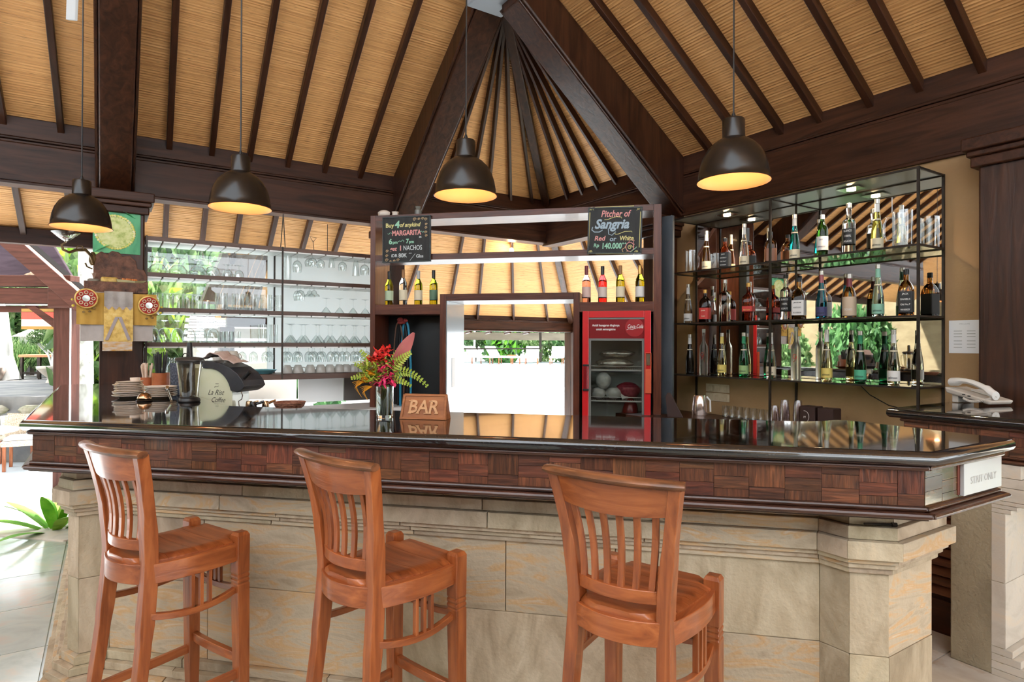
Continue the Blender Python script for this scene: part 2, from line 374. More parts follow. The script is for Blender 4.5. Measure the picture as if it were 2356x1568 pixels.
solo('rafter_joint_block', m, plain('weathered grey plate', (.30, .33, .37), .45), 'pale grey block where the two big rafters meet at top centre', 'joint block', W(1.86, 1.86, 4.10), R(45), bevel=.01)

# ---- wall plates (each: upper beam, bead, lower beam)
def plate(p0, p1, zt, hs, wds, label, cat='beam', mats=(DKX, DKX)):
    """beam pair from plan point p0 to p1; zt top; hs (upper height, gap, lower height)"""
    d = Vector(p1) - Vector(p0); L_ = d.length; ang = math.atan2(d.y, d.x)
    t = thing('roof_plate', label, cat, (p0[0], p0[1], 0), ang)
    hu, gp, hl = hs; wu, wl = wds
    m = M(); m.box(0, L_, -wu / 2, wu / 2, zt - hu, zt); part('upper_beam', m, mats[0], t, bevel=.006)
    m = M(); m.box(0, L_, -wu / 2 - .012, wu / 2 + .012, zt - hu - gp * .45, zt - hu - .002); m.box(0, L_, -wu / 2 - .004, wu / 2 + .004, zt - hu - gp, zt - hu - gp * .5); part('moulding', m, mats[0], t, bevel=.006)
    m = M(); m.box(0, L_, -wl / 2, wl / 2, zt - hu - gp - hl, zt - hu - gp); part('lower_beam', m, mats[1], t, bevel=.006)
    m = M(); m.box(0, L_, -wl / 2 - .012, wl / 2 + .012, zt - hu - gp - hl - .022, zt - hu - gp - hl - .001); part('soffit_board', m, mats[1], t, bevel=.004)
    return t
plate(W(9.4, -.06), W(-.05, -.06), ZP - .005, (.155, .045, .29), (.12, .14), 'long dark double beam carrying the left roof slope over the glass rack')
plate(W(-.06, -.05), W(-.06, 7.4), ZP - .005, (.155, .045, .32), (.12, .14), 'long dark double beam carrying the right roof slope over the bottle shelf')
# outer eave beams
plate(W(3.2, -1.90), W(-2.0, -1.90), 1.965, (.14, .03, .12), (.10, .11), 'low outer eave beam seen through the hutch opening')
plate(W(-1.90, -2.0), W(-1.90, 6.0), 1.965, (.14, .03, .12), (.10, .11), 'outer eave beam behind the bottle shelf wall')
m = M(); m.box(0, 5.6, -.05, .05, 0, .14)
solo('eave_beam', m, DKX, 'grey brown eave beam at far left above the red pavilion', 'beam', W(9.6, -1.02, 2.335), FL, bevel=.006)

# ---- columns
def column(a, b, wd, zt, label):
    t = thing('column', label, 'column', W(a, b, 0), FL)
    h = wd / 2
    m = M(); m.box(-h, h, -h, h, 0, zt - .16); part('shaft', m, DKZ, t, bevel=.012)
    m = M(); m.box(-h - .03, h + .03, -h - .03, h + .03, zt - .17, zt - .11); m.box(-h - .045, h + .045, -h - .045, h + .045, zt - .11, zt - .075); m.box(-h - .065, h + .065, -h - .065, h + .065, zt - .075, zt); part('capital', m, DKX, t, bevel=.008)
    m = M(); m.box(-h - .05, h + .05, -h - .05, h + .05, 0, .14); part('plinth', m, STONE, t, bevel=.01)
    return t
column(4.26, .03, .30, 2.655, 'dark timber column behind the counter carrying the shrine shelf')
column(.02, 4.57, .29, 2.66, 'dark timber column with stepped capital at right edge beside ochre wall')
column(.12, 1.93, .22, 2.61, 'dark timber column between the hutch and the bottle shelf')
column(1.93, -.05, .22, 2.62, 'dark timber column hidden behind the left side of the hutch')
for a_, b_, l_ in ((-1.9, -1.9, 'outer corner column of the low eave'), (3.2, -1.9, 'outer eave column behind the glass rack'), (-1.9, 4.5, 'outer eave column behind the ochre wall')):
    m = M(); m.box(-.08, .08, -.08, .08, -.4, 1.65); solo('eave_post', m, DKZ, 'slim dark ' + l_, 'post', W(a_, b_, 0), FL, bevel=.008)

# ---- ochre wall behind the bottle shelf
m = M(); m.box(2.02, 4.45, 0.0, .14, 0, 2.64)
wr = struct('wall_right', m, WALLB, W(0, 0), FR)

m = M(); m.box(-9.0, 3.5, 0, .25, -.4, 2.9)
struct('wall_left', m, tex('pale yellow block wall', [(.3, (.15, .115, .06)), (.6, (.21, .17, .095))], (3, 3, 6), 4, .8, rnd=0), W(11.6, 0), FR)
m = M(); m.box(-7, 7, 0, .25, -.4, 3.4)  # unseen wall added behind the camera to darken reflections in glossy timber
struct('wall_back_added', m, tex('brown added wall', [(.3, (.10, .075, .05)), (.7, (.20, .15, .10))], (3, 3, 6), 4, .8, rnd=0), (0, -4.2, 0), 0)
# ---- ground outside, terrace floor
m = M(); m.box(-60, 60, -25, 80, -.5, -.4)
struct('ground', m, DECK)
m = M(); m.poly([(p.x, p.y) for p in (W(5.2, 9.5), W(5.2, -1.4), W(-2.3, -1.4), W(-2.3, 9.5))][::-1], -.42, -.02)
fl = struct('floor', m, MORT)
n_t = 0
FT = .60
for i in range(-14, 12):                                        # tiles are laid square to the roof plates
    for j in range(-4, 16):
        a_, b_ = 5.2 - FT * (i + 14) - FT / 2, -1.4 + FT * (j + 4) + FT / 2
        if a_ < -2.2 or b_ > 9.2: continue
        p = W(a_, b_)
        if not ((p.x < -1.9 and p.y > 1.0 and p.y < 6.5) or (p.x > .7 and 1.5 < p.y < 4.4)): continue
        mm = M(); g = FT / 2 - .003; mm.box(-g, g, -g, g, -.03, 0)
        if n_t == 0:
            tm1 = mm.mesh('tile', TILE); tm2 = mm.mesh('tile', TILEP)
        link('tile', tm2 if p.x > 0 else tm1, fl, (p.x, p.y, 0), (0, 0, FL)); n_t += 1
mm = M(); mm.poly([(p.x, p.y) for p in (W(5.18, 9.4), W(5.18, -1.38), W(-2.28, -1.38), W(-2.28, 9.4))][::-1], -.02, -.008)
part('bedding', mm, TILE, fl)

# ================================================================= BAR COUNTER
def offset_poly(pts, d, closed=False):
    """offset an open polyline to its right-hand side"""
    out = []; n = len(pts)
    for i in range(n):
        p = Vector(pts[i]).to_2d()
        dirs = []
        if i > 0: dirs.append((p - Vector(pts[i - 1]).to_2d()).normalized())
        if i < n - 1: dirs.append((Vector(pts[i + 1]).to_2d() - p).normalized())
        if len(dirs) == 1: nn = Vector((dirs[0].y, -dirs[0].x)); out.append(p + nn * d)
        else:
            n1 = Vector((dirs[0].y, -dirs[0].x)); n2 = Vector((dirs[1].y, -dirs[1].x)); b_ = (n1 + n2).normalized(); out.append(p + b_ * d / max(.3, b_.dot(n1)))
    return out
def slab(name, outline, z1, th, rad, mat, label, cat, n_edge=7, loc=(0, 0, 0)):
    """polished slab with a full bullnose; outline is closed and clockwise seen from above is not needed"""
    n = len(outline); m = M(); rings = []
    ar = sum(outline[i][0] * outline[(i + 1) % n][1] - outline[(i + 1) % n][0] * outline[i][1] for i in range(n))
    if ar < 0: outline = outline[::-1]
    def off(d):
        res = []
        for i in range(n):
            p = Vector(outline[i]); a = (p - Vector(outline[i - 1])).normalized(); b_ = (Vector(outline[(i + 1) % n]) - p).normalized()
            n1 = Vector((a.y, -a.x)); n2 = Vector((b_.y, -b_.x)); q = (n1 + n2).normalized(); res.append(p + q * d / max(.35, q.dot(n1)))
        return res
    for i in range(n_edge + 1):
        t = PI * i / n_edge
        rr = off(-rad + rad * math.sin(t)); z = z1 - th / 2 + (th / 2) * math.cos(t)
        rings.append([(q.x, q.y, z) for q in rr])
    m.loft(rings[::-1])
    o = solo(name, m, mat, label, cat, loc, 0, smooth=True, auto=50)
    for p in o.data.polygons:
        if len(p.vertices) > 4: p.use_smooth = False
    return o
ib = W(0, .13); 
tt = 2.55
outline = [(-2.494 - r2 * tt, 2.071 + r2 * tt), (-2.494, 2.071), (.858, 2.071), (1.258, 2.457), (.90, 2.86), (.845, 2.905), (.79, 2.90), (.73, 2.85), (.66, 2.815), (-2.02, 2.80), (-2.14, 2.85), (-1.978 - r2 * (tt - .02), 2.587 + r2 * (tt - .02))]
slab('bar_worktop', outline, 1.15, .045, .0225, GRAN, 'long polished black granite bar top with a rounded front edge', 'worktop')

bar = thing('bar_counter', 'sandstone bar counter with dark parquet fascia under the black granite top', 'bar counter')
SEGS = [(-2.494 - r2 * tt, 2.071 + r2 * tt), (-2.494, 2.071), (.858, 2.071), (1.258, 2.457), (.90, 2.84)]
# the fascia line and its mouldings
def run(pts, d0, d1, z0, z1, back=None):
    """band between offsets d0 (outer) and back, all segments mitred"""
    a = offset_poly(pts, d0); b_ = offset_poly(pts, d1 if back is None else back); m = M()
    for i in range(len(pts) - 1):
        m.hexa([(a[i].x, a[i].y, z0), (a[i + 1].x, a[i + 1].y, z0), (b_[i + 1].x, b_[i + 1].y, z0), (b_[i].x, b_[i].y, z0),
                (a[i].x, a[i].y, z1), (a[i + 1].x, a[i + 1].y, z1), (b_[i + 1].x, b_[i + 1].y, z1), (b_[i].x, b_[i].y, z1)])
    return m
part('fascia_core', run(SEGS, -.052, -.10, .955, 1.1045), PQM, bar)
part('top_moulding', run(SEGS, -.022, -.10, 1.089, 1.1047), PQM, bar, bevel=.006)
part('bottom_moulding', run(SEGS, -.008, -.10, .945, .963), PQM, bar, bevel=.008)
part('bottom_bead', run(SEGS, -.030, -.10, .963, .978), PQM, bar, bevel=.006)
part('under_board', run(SEGS, -.03, -.30, .938, .9445), PQM, bar)
def fascia_blocks(p0, p1, z0, z1, parent, mats, off=0.0, n_end=3):
    """parquet blocks as pieces on the vertical face from p0 to p1"""
    p0 = Vector(p0); p1 = Vector(p1); d = (p1 - p0).normalized(); L_ = (p1 - p0).length; nrm = Vector((d.y, -d.x)); ang = math.atan2(d.y, d.x)
    x = 0; k = 0; cache = {}
    H = z1 - z0
    while x < L_ - .01:
        wd = min(.108, L_ - x)
        lay = [[(0, .40, 0), (.40, .78, 1), (.78, 1, 0)], [(0, .24, 1), (.24, .60, 0), (.60, 1, 1)], [(0, .33, 0), (.33, 1, 1)], [(0, .28, 1), (.28, .64, 0), (.64, 1, 0)]][k % 4]
        for f0, f1, mi in lay:
            key = (round(wd, 3), f0, f1, mi)
            if key not in cache:
                m = M(); g = .0006; m.box(g, wd - g, -.0035 - .001 * ((k * 7 + int(f0 * 9)) % 3) * .6, .004, f0 * H + g, f1 * H - g); cache[key] = m.mesh('parquet_block', mats[mi])
            p = p0 + d * x
            link('parquet_block', cache[key], parent, (p.x, p.y, z0), (0, 0, ang))
        x += wd; k += 1
fo = offset_poly(SEGS, -.047)
fascia_blocks(fo[1], fo[2], .978, 1.089, bar, (PQX, PQZ))
fascia_blocks(fo[2], fo[3], .978, 1.089, bar, (PQGX, PQGX))
fascia_blocks(fo[0], fo[1], .978, 1.089, bar, (PQX, PQZ))
# ---- stone body: outline of the shaft
BODY = [(-2.494 - r2 * (tt - .3) + .12, 2.071 + r2 * (tt - .3) + .12), (-2.485, 2.30), (-2.455, 2.255), (-2.364, 2.225), (-2.285, 2.304), (.592, 2.304), (.664, 2.232), (.786, 2.232), (1.00, 2.447), (.70, 2.74)]
part('stone_core', run(BODY, -.025, -.20, 0.0, .94), MORT, bar)
cache_n = [0]
def blocks(pts, d, back, z0, z1, size, mats, parent, name='stone_block', seed=0, skip_short=.12, bev=.0022, gap=.0016, segs=None, jit=.0015):
    a = offset_poly(pts, d); b_ = offset_poly(pts, back); rr = random.Random(seed)
    for i in range(len(pts) - 1):
        if segs is not None and i not in segs: continue
        L_ = (a[i + 1] - a[i]).length; n = max(1, round(L_ / size)); cuts = [0] + [(k + rr.uniform(-.22, .22)) / n for k in range(1, n)] + [1]
        dn = (a[i + 1] - a[i]).normalized()
        for k in range(n):
            t0, t1 = cuts[k], cuts[k + 1]; gg = gap / L_
            u0 = t0 + (gg if k else 0); u1 = t1 - (gg if k < n - 1 else 0)
            j = rr.uniform(-jit, jit)
            nn = Vector((dn.y, -dn.x)) * j
            A0 = a[i].lerp(a[i + 1], u0) + nn; A1 = a[i].lerp(a[i + 1], u1) + nn; B1 = b_[i].lerp(b_[i + 1], u1); B0 = b_[i].lerp(b_[i + 1], u0)
            c = (A0 + A1) / 2
            m = M(); m.hexa([(q.x - c.x, q.y - c.y, 0) for q in (A0, A1, B1, B0)] + [(q.x - c.x, q.y - c.y, z1 - z0 - gap) for q in (A0, A1, B1, B0)])
            part(name, m, rr.choice(mats), parent, bevel=bev, loc=(c.x, c.y, z0))
SM = (STONE, STONE, STONE2)
for (z0, z1, d, sz, sd) in ((.885, .938, .012, .48, 1), (.842, .885, .030, .52, 2), (.782, .842, .050, .62, 3), (.764, .782, .034, .70, 4), (.746, .764, .022, .70, 5), (.726, .746, .010, .70, 6)):
    blocks(BODY, d, -.06, z0, z1, sz, SM, bar, seed=sd)
    
blocks(BODY, -.004, -.06, .455, .726, .62, SM, bar, 'stone_slab', 11)
blocks(BODY, -.004, -.06, .135, .455, .55, SM, bar, 'stone_slab', 12)
for (z0, z1, d, sd) in ((.098, .135, .022, 21), (.065, .098, .046, 22), (.030, .065, .070, 23), (0, .030, .092, 24)):
    blocks(BODY, d, -.06, z0, z1, .34, SM, bar, seed=sd, jit=.005)
# staff-only board on the return end
ex0, ex1 = fo[2], fo[3]
dd = (ex1 - ex0).normalized(); ang = math.atan2(dd.y, dd.x)
def text_mesh(s, size, mat, ext=.0006, shear=0, bold=0, align='CENTER', space=1.0):
    cu = bpy.data.curves.new('txt', 'FONT'); cu.body = s; cu.size = size; cu.extrude = ext; cu.shear = shear; cu.offset = bold; cu.align_x = align; cu.align_y = 'CENTER'; cu.space_character = space; cu.resolution_u = 3
    o = bpy.data.objects.new('txt', cu); COL.objects.link(o)
    bpy.context.view_layer.update()
    me = bpy.data.meshes.new_from_object(o.evaluated_get(bpy.context.evaluated_depsgraph_get()))
    me.materials.clear(); me.materials.append(mat)
    bpy.data.objects.remove(o); return me
sg = thing('staff_sign', 'white acrylic staff only sign on the right end of the bar fascia', 'sign', (ex0.x + dd.x * .36, ex0.y + dd.y * .36, 1.037), ang)
m = M(); m.box(-.14, .14, -.019, -.006, -.052, .052); part('plate', m, ACRYL, sg, bevel=.002)
m = M(); m.box(-.152, .128, -.006, -.0035, -.050, .054); part('backing', m, plain('sign backing', (.20, .05, .03), .5), sg)
link('lettering', text_mesh('STAFF ONLY', .034, INKG, .0003, bold=-.0002), sg, (0, -.0197, -.008), (R(90), 0, 0))
m = M(); m.tube([(0, 0, 0), (.085, .01, 0)], .004, 6); m.tube([(.085, .01, 0), (.10, .012, 0)], .007, 6)
solo('bottle_opener', m, IRON, 'small metal opener lying on the stone ledge at the right pillar', 'tool', (.70, 2.205, .892), 0)

# ================================================================= RIGHT SERVICE COUNTER
so = Vector((1.206, 3.48))
pX = lambda k, j: (so.x + r2 * k + r2 * j, so.y + r2 * k - r2 * j)       # k towards the wall, j towards the camera side
ol = [pX(0, 0), pX(.02, -.012), pX(.78, -.012), pX(.78, 2.6), pX(0, 2.6)]
slab('service_worktop', ol, 1.15, .045, .0225, GRAN, 'short polished black granite worktop with the telephone on it', 'worktop')
sv = thing('service_counter', 'stone service counter with parquet fascia and plastered end at right edge', 'counter')
S2 = [pX(.70, .03), pX(.0, .03), pX(0, 2.6)]
part('fascia_core', run(S2, -.045, -.10, .955, 1.1045), PQM, sv)
part('top_moulding', run(S2, -.022, -.10, 1.089, 1.1047), PQM, sv, bevel=.006)
part('bottom_moulding', run(S2, -.008, -.10, .945, .963), PQM, sv, bevel=.008)
part('bottom_bead', run(S2, -.030, -.10, .963, .978), PQM, sv, bevel=.006)
f2 = offset_poly(S2, -.040)
fascia_blocks(f2[1], f2[2], .978, 1.089, sv, (PQX, PQZ)); fascia_blocks(f2[0], f2[1], .978, 1.089, sv, (PQX, PQZ))
B2 = [pX(.45, .30), pX(.02, .30) , pX(.02, .52), pX(.10, .60), pX(.10, 2.6)]
B2 = [(1.418 + .30, 3.298 + .12), (1.418, 3.298), (1.579, 3.125), (1.579 + .9, 3.125 + .9)]
# plastered end towards the passage, pale stone face towards the right
A_, B_ = Vector((1.418, 3.298)), Vector((1.560, 3.145)); dn = (B_ - A_).normalized(); aw = Vector((r2, r2))
def P2(k, j): q = A_ + dn * k + aw * j; return (q.x, q.y)
m = M(); m.poly([P2(0, 0), P2(.215, 0), P2(.215, .60), P2(0, .60)], 0, .95); part('plastered_end', m, PLAST, sv, bevel=.006)
OB = [P2(.0, .62), P2(.0, .001), P2(.222, .001), P2(.222, .9)]
for (z0, z1, d, sz, sd) in ((.885, .946, .06, .5, 31), (.842, .885, .085, .55, 32), (.782, .842, .11, .5, 33), (.764, .782, .07, .6, 34), (.746, .764, .045, .6, 35), (.726, .746, .022, .6, 36),
                            (.42, .726, .004, .5, 37), (.13, .42, .004, .6, 38), (.098, .13, .03, .4, 39), (.065, .098, .06, .4, 40), (.03, .065, .09, .4, 41), (0, .03, .12, .4, 42)):
    blocks([P2(.215, .0), P2(.215, 1.2)], d, -.05, z0, z1, sz, (STONEW,), sv, seed=sd)
# louvred cabinet front in the passage under the shelf
lc = thing('louvre_cabinet', 'brown slatted wooden cabinet front seen in the gap between both counters', 'cabinet', W(.80, 4.35, 0), FR)
m = M(); m.box(-2.2, .25, .03, .60, .10, .86); part('carcass', m, DKX, lc)
for k in range(13):
    m = M(); m.add([(-1.98, .0, 0), (.22, .0, 0), (.22, .03, .045), (-1.98, .03, .045), (-1.98, .014, -.008), (.22, .014, -.008), (.22, .042, .037), (-1.98, .042, .037)], [(0, 1, 2, 3), (7, 6, 5, 4), (0, 4, 5, 1), (1, 5, 6, 2), (2, 6, 7, 3), (3, 7, 4, 0)])
    part('slat', m, MAHX, lc, loc=(0, 0, .20 + k * .05))
m = M(); m.box(-2.0, .25, .015, .05, 0, .17); part('kick_board', m, DKX, lc)
m = M(); m.box(-2.25, .26, -.02, .61, .86, .90); part('top_board', m, DKX, lc, bevel=.004)

# ================================================================= PENDANT LAMPS
def pendant(x, y, z, top, label, src=None):
    t = thing('pendant_lamp', label, 'lamp', (x, y, z), 0, 'black dome pendants over the bar')
    m = M(); out = [(.032, .163), (.040, .158), (.052, .152), (.070, .140), (.092, .118), (.108, .090), (.118, .058), (.124, .026), (.1255, .004), (.131, 0.0)]
    inn = [(.128, -.001), (.121, .008), (.118, .028), (.112, .058), (.102, .088), (.086, .114), (.064, .134), (.030, .150)]
    m.lathe(out, 36, cap=False); part('shade', m, BLKM, t, smooth=True, auto=60)
    m = M(); m.lathe(inn, 36, cap=False); part('inner_shade', m, GOLDIN, t, smooth=True, auto=60, label='warm lit inside of the shade')
    m = M(); m.lathe([(.0395, .145), (.0395, .222), (.036, .228), (.012, .229)], 28); part('socket_cover', m, BLKM, t, smooth=True)
    m = M(); m.lathe([(.011, .226), (.010, .236), (.004, .252)], 14); part('cord_grip', m, BLACK, t, smooth=True)
    m = M(); m.tube([(0, 0, .25), (.001, 0, top - z)], .0032, 6); part('cord', m, BLACK, t)
    m = M(); m.ico((0, 0, .070), .030, 16, 10, (1, 1, 1.15)); m.lathe([(.014, .10), (.014, .15)], 12); part('bulb', m, BULB, t, smooth=True)
    ld = bpy.data.lights.new('bulb', 'POINT'); ld.energy = .40; ld.color = (1, .60, .32); ld.shadow_soft_size = .03
    lo = bpy.data.objects.new('bulb_light', ld); COL.objects.link(lo); lo.parent = t; lo.location = (0, 0, .022)
    return t
pendant(-2.66, 2.51, 2.023, 4.35, 'leftmost black dome pendant lamp, hanging in front of the shrine column')
pendant(-1.72, 2.405, 2.055, 4.35, 'black dome pendant lamp hanging above the rack of glasses')
pendant(-.715, 2.455, 2.075, 4.6, 'black dome pendant lamp hanging before the fanned ceiling corner')
pendant(.320, 2.38, 2.062, 4.5, 'rightmost and largest black dome pendant lamp, above the bottle shelf')

# ================================================================= BOTTLE SHELF (frame R, origin at wall face b=0)
# local x = b measured along the wall (towards the camera), local y = away; wall face at y = 0
bs = thing('bottle_shelf', 'steel framed glass bottle shelf with mirror back on the ochre wall', 'shelf', W(0, 0, 0), FR)
X0, X1, XM, DP = 2.255, 4.184, 3.201, .331
ZS = (1.214, 1.643, 2.068, 2.525)
def bar_(m, a, b_, t=.012):
    a = Vector(a); b_ = Vector(b_); lo = [min(p, q) - t / 2 for p, q in zip(a, b_)]; hi = [max(p, q) + t / 2 for p, q in zip(a, b_)]; m.box(lo[0], hi[0], lo[1], hi[1], lo[2], hi[2])
for x in (X0, XM, X1):
    m = M(); bar_(m, (x, -DP, .90), (x, -DP, ZS[3]), .014); part('post', m, IRON, bs)
    m = M(); bar_(m, (x, -.008, .90), (x, -.008, ZS[3]), .014); part('post', m, IRON, bs)
for z in ZS:
    m = M(); bar_(m, (X0, -DP, z), (X1, -DP, z)); bar_(m, (X0, -.012, z), (X1, -.012, z))
    for x in (X0, XM, X1): bar_(m, (x, -DP, z), (x, -.012, z))
    part('rail', m, IRON, bs)
    m = M(); m.box(X0 + .008, X1 - .008, -DP + .008, -.016, z - .001, z + .0055); part('glass_shelf', m, SHELFG if z < 2.5 else plain('frosted shelf glass', (.50, .56, .50), .18, trans=.35), bs)
for z0, z1 in ((ZS[0], ZS[1]), (ZS[1], ZS[2]), (ZS[2], ZS[3])):
    m = M(); m.box(2.264, 4.178, -.012, -.006, z0 + .008, z1 - .008); part('mirror', m, MIRR, bs)
m = M(); m.box(2.256, 2.264, -.016, -.004, ZS[0], ZS[3]); part('mirror_edge', m, IRON, bs)
SHZ = [z + .006 for z in ZS]
def shp(b_, z, k=.17): p = W(0, 0); v = W(k, b_, z); return v
for i, (x, l) in enumerate(((2.70, 'recessed downlight above the left half of the bottle shelf'), (3.70, 'recessed downlight above the right half of the bottle shelf'))):
    t = thing('downlight', l, 'light', W(.17, x + .0, 2.515), FR, 'downlights in the bottle shelf')
    m = M(); m.box(-.075, .075, -.055, .055, 0, .004); part('plate', m, CHROME, t, bevel=.001)
    m = M(); m.lathe([(.028, -.008), (.026, .002)], 18); part('bulb', m, BULBW, t, smooth=True)
    ld = bpy.data.lights.new('downlight', 'SPOT'); ld.energy = 16; ld.color = (1, .76, .48); ld.spot_size = R(150); ld.spot_blend = .8; ld.shadow_soft_size = .025
    lo = bpy.data.objects.new('spot', ld); COL.objects.link(lo); lo.parent = t; lo.location = (0, 0, -.02)

# ---- bottles
def gl(name, col, rough=0.0, ior=1.36, trans=1): return plain(name, col, rough, trans=trans, ior=ior)
G_CLR = gl('clear bottle', (.93, .95, .93)); G_BLUE = gl('teal bottle', (.02, .50, .50)); G_TURQ = gl('deep blue bottle', (.01, .20, .34)); G_YEL = gl('yellow bottle', (.86, .78, .12))
G_GRN = gl('green bottle', (.02, .42, .16)); G_DGRN = gl('dark green bottle', (.006, .09, .03)); G_AMB = gl('amber bottle', (.72, .36, .08)); G_DRK = gl('black bottle', (.02, .015, .012), .05, trans=.6)
G_ORG = gl('orange bottle', (.95, .22, .10)); G_BRB = gl('bourbon bottle', (.80, .36, .08)); G_RED = gl('dark red bottle', (.30, .04, .02)); G_FROST = gl('frosted bottle', (.80, .80, .70), .35); G_WG = gl('wine green bottle', (.10, .22, .015)); G_WINE = gl('olive wine bottle', (.52, .56, .03)); G_PINK = gl('rose wine', (.96, .52, .46)); G_RRED = gl('red rose wine', (.90, .05, .05)); G_PY = gl('pale yellow bottle', (.86, .84, .45)); G_LG = gl('pale green glass', (.72, .90, .80))
L_CRM = plain('cream label', (.80, .70, .50), .5); L_WHT = plain('white label', (.80, .78, .74), .5); L_GRN = plain('green label', (.10, .48, .28), .5); L_MINT = plain('mint label', (.30, .60, .45), .5); L_NAVY = plain('navy label', (.06, .06, .16), .5); L_BLK = plain('black label', (.02, .02, .02), .45); L_YEL = plain('yellow label', (.78, .62, .16), .5); L_RED = plain('red label', (.60, .05, .04), .5); L_TAN = plain('tan label', (.62, .48, .34), .5); L_LGRN = plain('leaf green label', (.35, .55, .22), .5)
C_SIL = plain('silver cap', (.62, .60, .55), .3, .8); C_BLK = plain('black cap', (.02, .02, .02), .35); C_GOLD = plain('gold cap', (.62, .36, .10), .3, .7); C_RED = plain('burgundy capsule', (.20, .03, .04), .4); C_OR = plain('brown capsule', (.36, .17, .06), .4); C_GRN = plain('green capsule', (.03, .30, .13), .35); C_PNK = plain('rose capsule', (.40, .12, .14), .4)
def wrap_text(s, size, mat, rad, z, shear=0, bold=0, space=1.0, maxw=None):
    me = text_mesh(s, size, mat, 0, shear, bold, space=space)
    xs = [v.co.x for v in me.vertices]; wd = (max(xs) - min(xs)) or 1; k = min(1, (maxw or 9) / wd)
    for v in me.vertices:
        a = v.co.x * k / rad - PI / 2; v.co = (rad * math.cos(a), rad * math.sin(a), z + v.co.y)
    return me
SLIM = [(.0, 0, 0), (.030, 0, 0), (.0345, .006, 0), (.0355, .02, 0), (.0355, .10, 0), (.0335, .13, 0), (.027, .175, 0), (.0195, .22, 0), (.0150, .255, 0), (.0135, .29, 0), (.0135, .318, 0)]
SQ = [(0, 0, .5), (.036, 0, .5), (.040, .005, .6), (.040, .13, .6), (.038, .15, .5), (.028, .172, .25), (.016, .188, 0), (.0145, .225, 0)]
ROUND = [(0, 0, 0), (.040, 0, 0), (.043, .008, 0), (.043, .11, 0), (.040, .145, 0), (.030, .175, 0), (.017, .195, 0), (.0155, .25, 0)]
CYL = [(0, 0, 0), (.038, 0, 0), (.0405, .006, 0), (.0405, .205, 0), (.037, .225, 0), (.020, .237, 0), (.0165, .245, 0), (.0165, .315, 0)]
FLASK = [(0, 0, .2), (.040, 0, .2), (.043, .006, .3), (.043, .16, .3), (.038, .185, .15), (.020, .205, 0), (.014, .215, 0), (.014, .245, 0)]
VOD = [(0, 0, 0), (.031, 0, 0), (.034, .008, 0), (.034, .20, 0), (.031, .225, 0), (.020, .245, 0), (.0135, .262, 0), (.0135, .335, 0)]
WINE = [(0, 0, 0), (.034, 0, 0), (.0365, .006, 0), (.0365, .175, 0), (.033, .20, 0), (.021, .225, 0), (.0145, .245, 0), (.014, .262, 0)]
def rad_at(prof, z):
    for (r0, z0, *_), (r1, z1, *_) in zip(prof, prof[1:]):
        if z0 <= z <= z1 and z1 > z0: return r0 + (r1 - r0) * (z - z0) / (z1 - z0)
    return prof[-1][0]
def bottle(loc, rot, label, prof, h, glass, cap, lab=None, lz=(.03, .10), txt=None, tcol=None, neck=None, tsize=.016, group='bottles on the mirrored shelf', shear=.2, caph=.028, ring=None, extra=None, name='bottle', tz=None, lw=None):
    t = thing(name, label, 'bottle', loc, rot, group)
    k = h / (prof[-1][1] + caph * .75)
    sq = [(r, z * k, q) for r, z, q in prof]
    if any(q for *_, q in prof): m = M(); m.squathe(sq, 32)
    else: m = M(); m.lathe([(max(r, .0005), z) for r, z, q in sq], 26)
    part('body', m, glass, t, smooth=True, auto=55)
    nr = prof[-1][0]; zt = sq[-1][1]
    m = M(); m.lathe([(nr + .0012, zt - caph * .25 * k), (nr + .0016, zt + caph * .70 * k), (nr, h)], 18); part('cap', m, cap, t, smooth=True)
    if neck:
        z1 = zt - caph * .3 * k; z0 = z1 - .055
        m = M(); m.lathe([(rad_at(sq, z0) + .0007, z0), (rad_at(sq, (z0 + z1) / 2) + .0007, (z0 + z1) / 2), (nr + .0007, z1)], 20, cap=False); part('neck_label', m, neck, t, smooth=True)
    if lab:
        zz = [lz[0] * k, lz[1] * k]
        if any(q for *_, q in prof): 
            rr = rad_at(sq, zz[0] + .02) + .0008; m = M(); m.squathe([(rr, zz[0], sq[3][2]), (rr, zz[1], sq[3][2])], 32, cap=False); part('label', m, lab, t, smooth=True); trr = rr * .995
        else:
            n = 5; m = M(); m.lathe([(rad_at(sq, zz[0] + (zz[1] - zz[0]) * i / n) + .0007, zz[0] + (zz[1] - zz[0]) * i / n) for i in range(n + 1)], 26, cap=False); part('label', m, lab, t, smooth=True)
            trr = rad_at(sq, sum(zz) / 2) + .0012
        if txt:
            lines = txt.split('|'); nl = len(lines)
            for i, s in enumerate(lines):
                zc_ = zz[0] + (zz[1] - zz[0]) * ((.32 if nl == 1 else (nl - i - .5) / nl)); 
                me = wrap_text(s, tsize, tcol or INKB, trr + .0005 if not any(q for *_, q in prof) else 9, zc_, shear, .0002, maxw=.052) if not any(q for *_, q in prof) else None
                if me is None:
                    me = text_mesh(s, tsize, tcol or INKB, 0, shear, .0002); xs = [v.co.x for v in me.vertices]; wk = min(1, .052 / ((max(xs) - min(xs)) or 1))
                    for v in me.vertices: v.co = (v.co.x * wk, -rr - .0006, zc_ + v.co.y)
                link('label_print', me, t)
    if ring:
        z = ring[1] * k; m = M(); r0 = rad_at(sq, z); m.lathe([(r0 + .0008, z - .006), (rad_at(sq, z + .006) + .0008, z + .006)], 20, cap=False); part('neck_band', m, ring[0], t, smooth=True)
    if extra: extra(t, k)
    return t
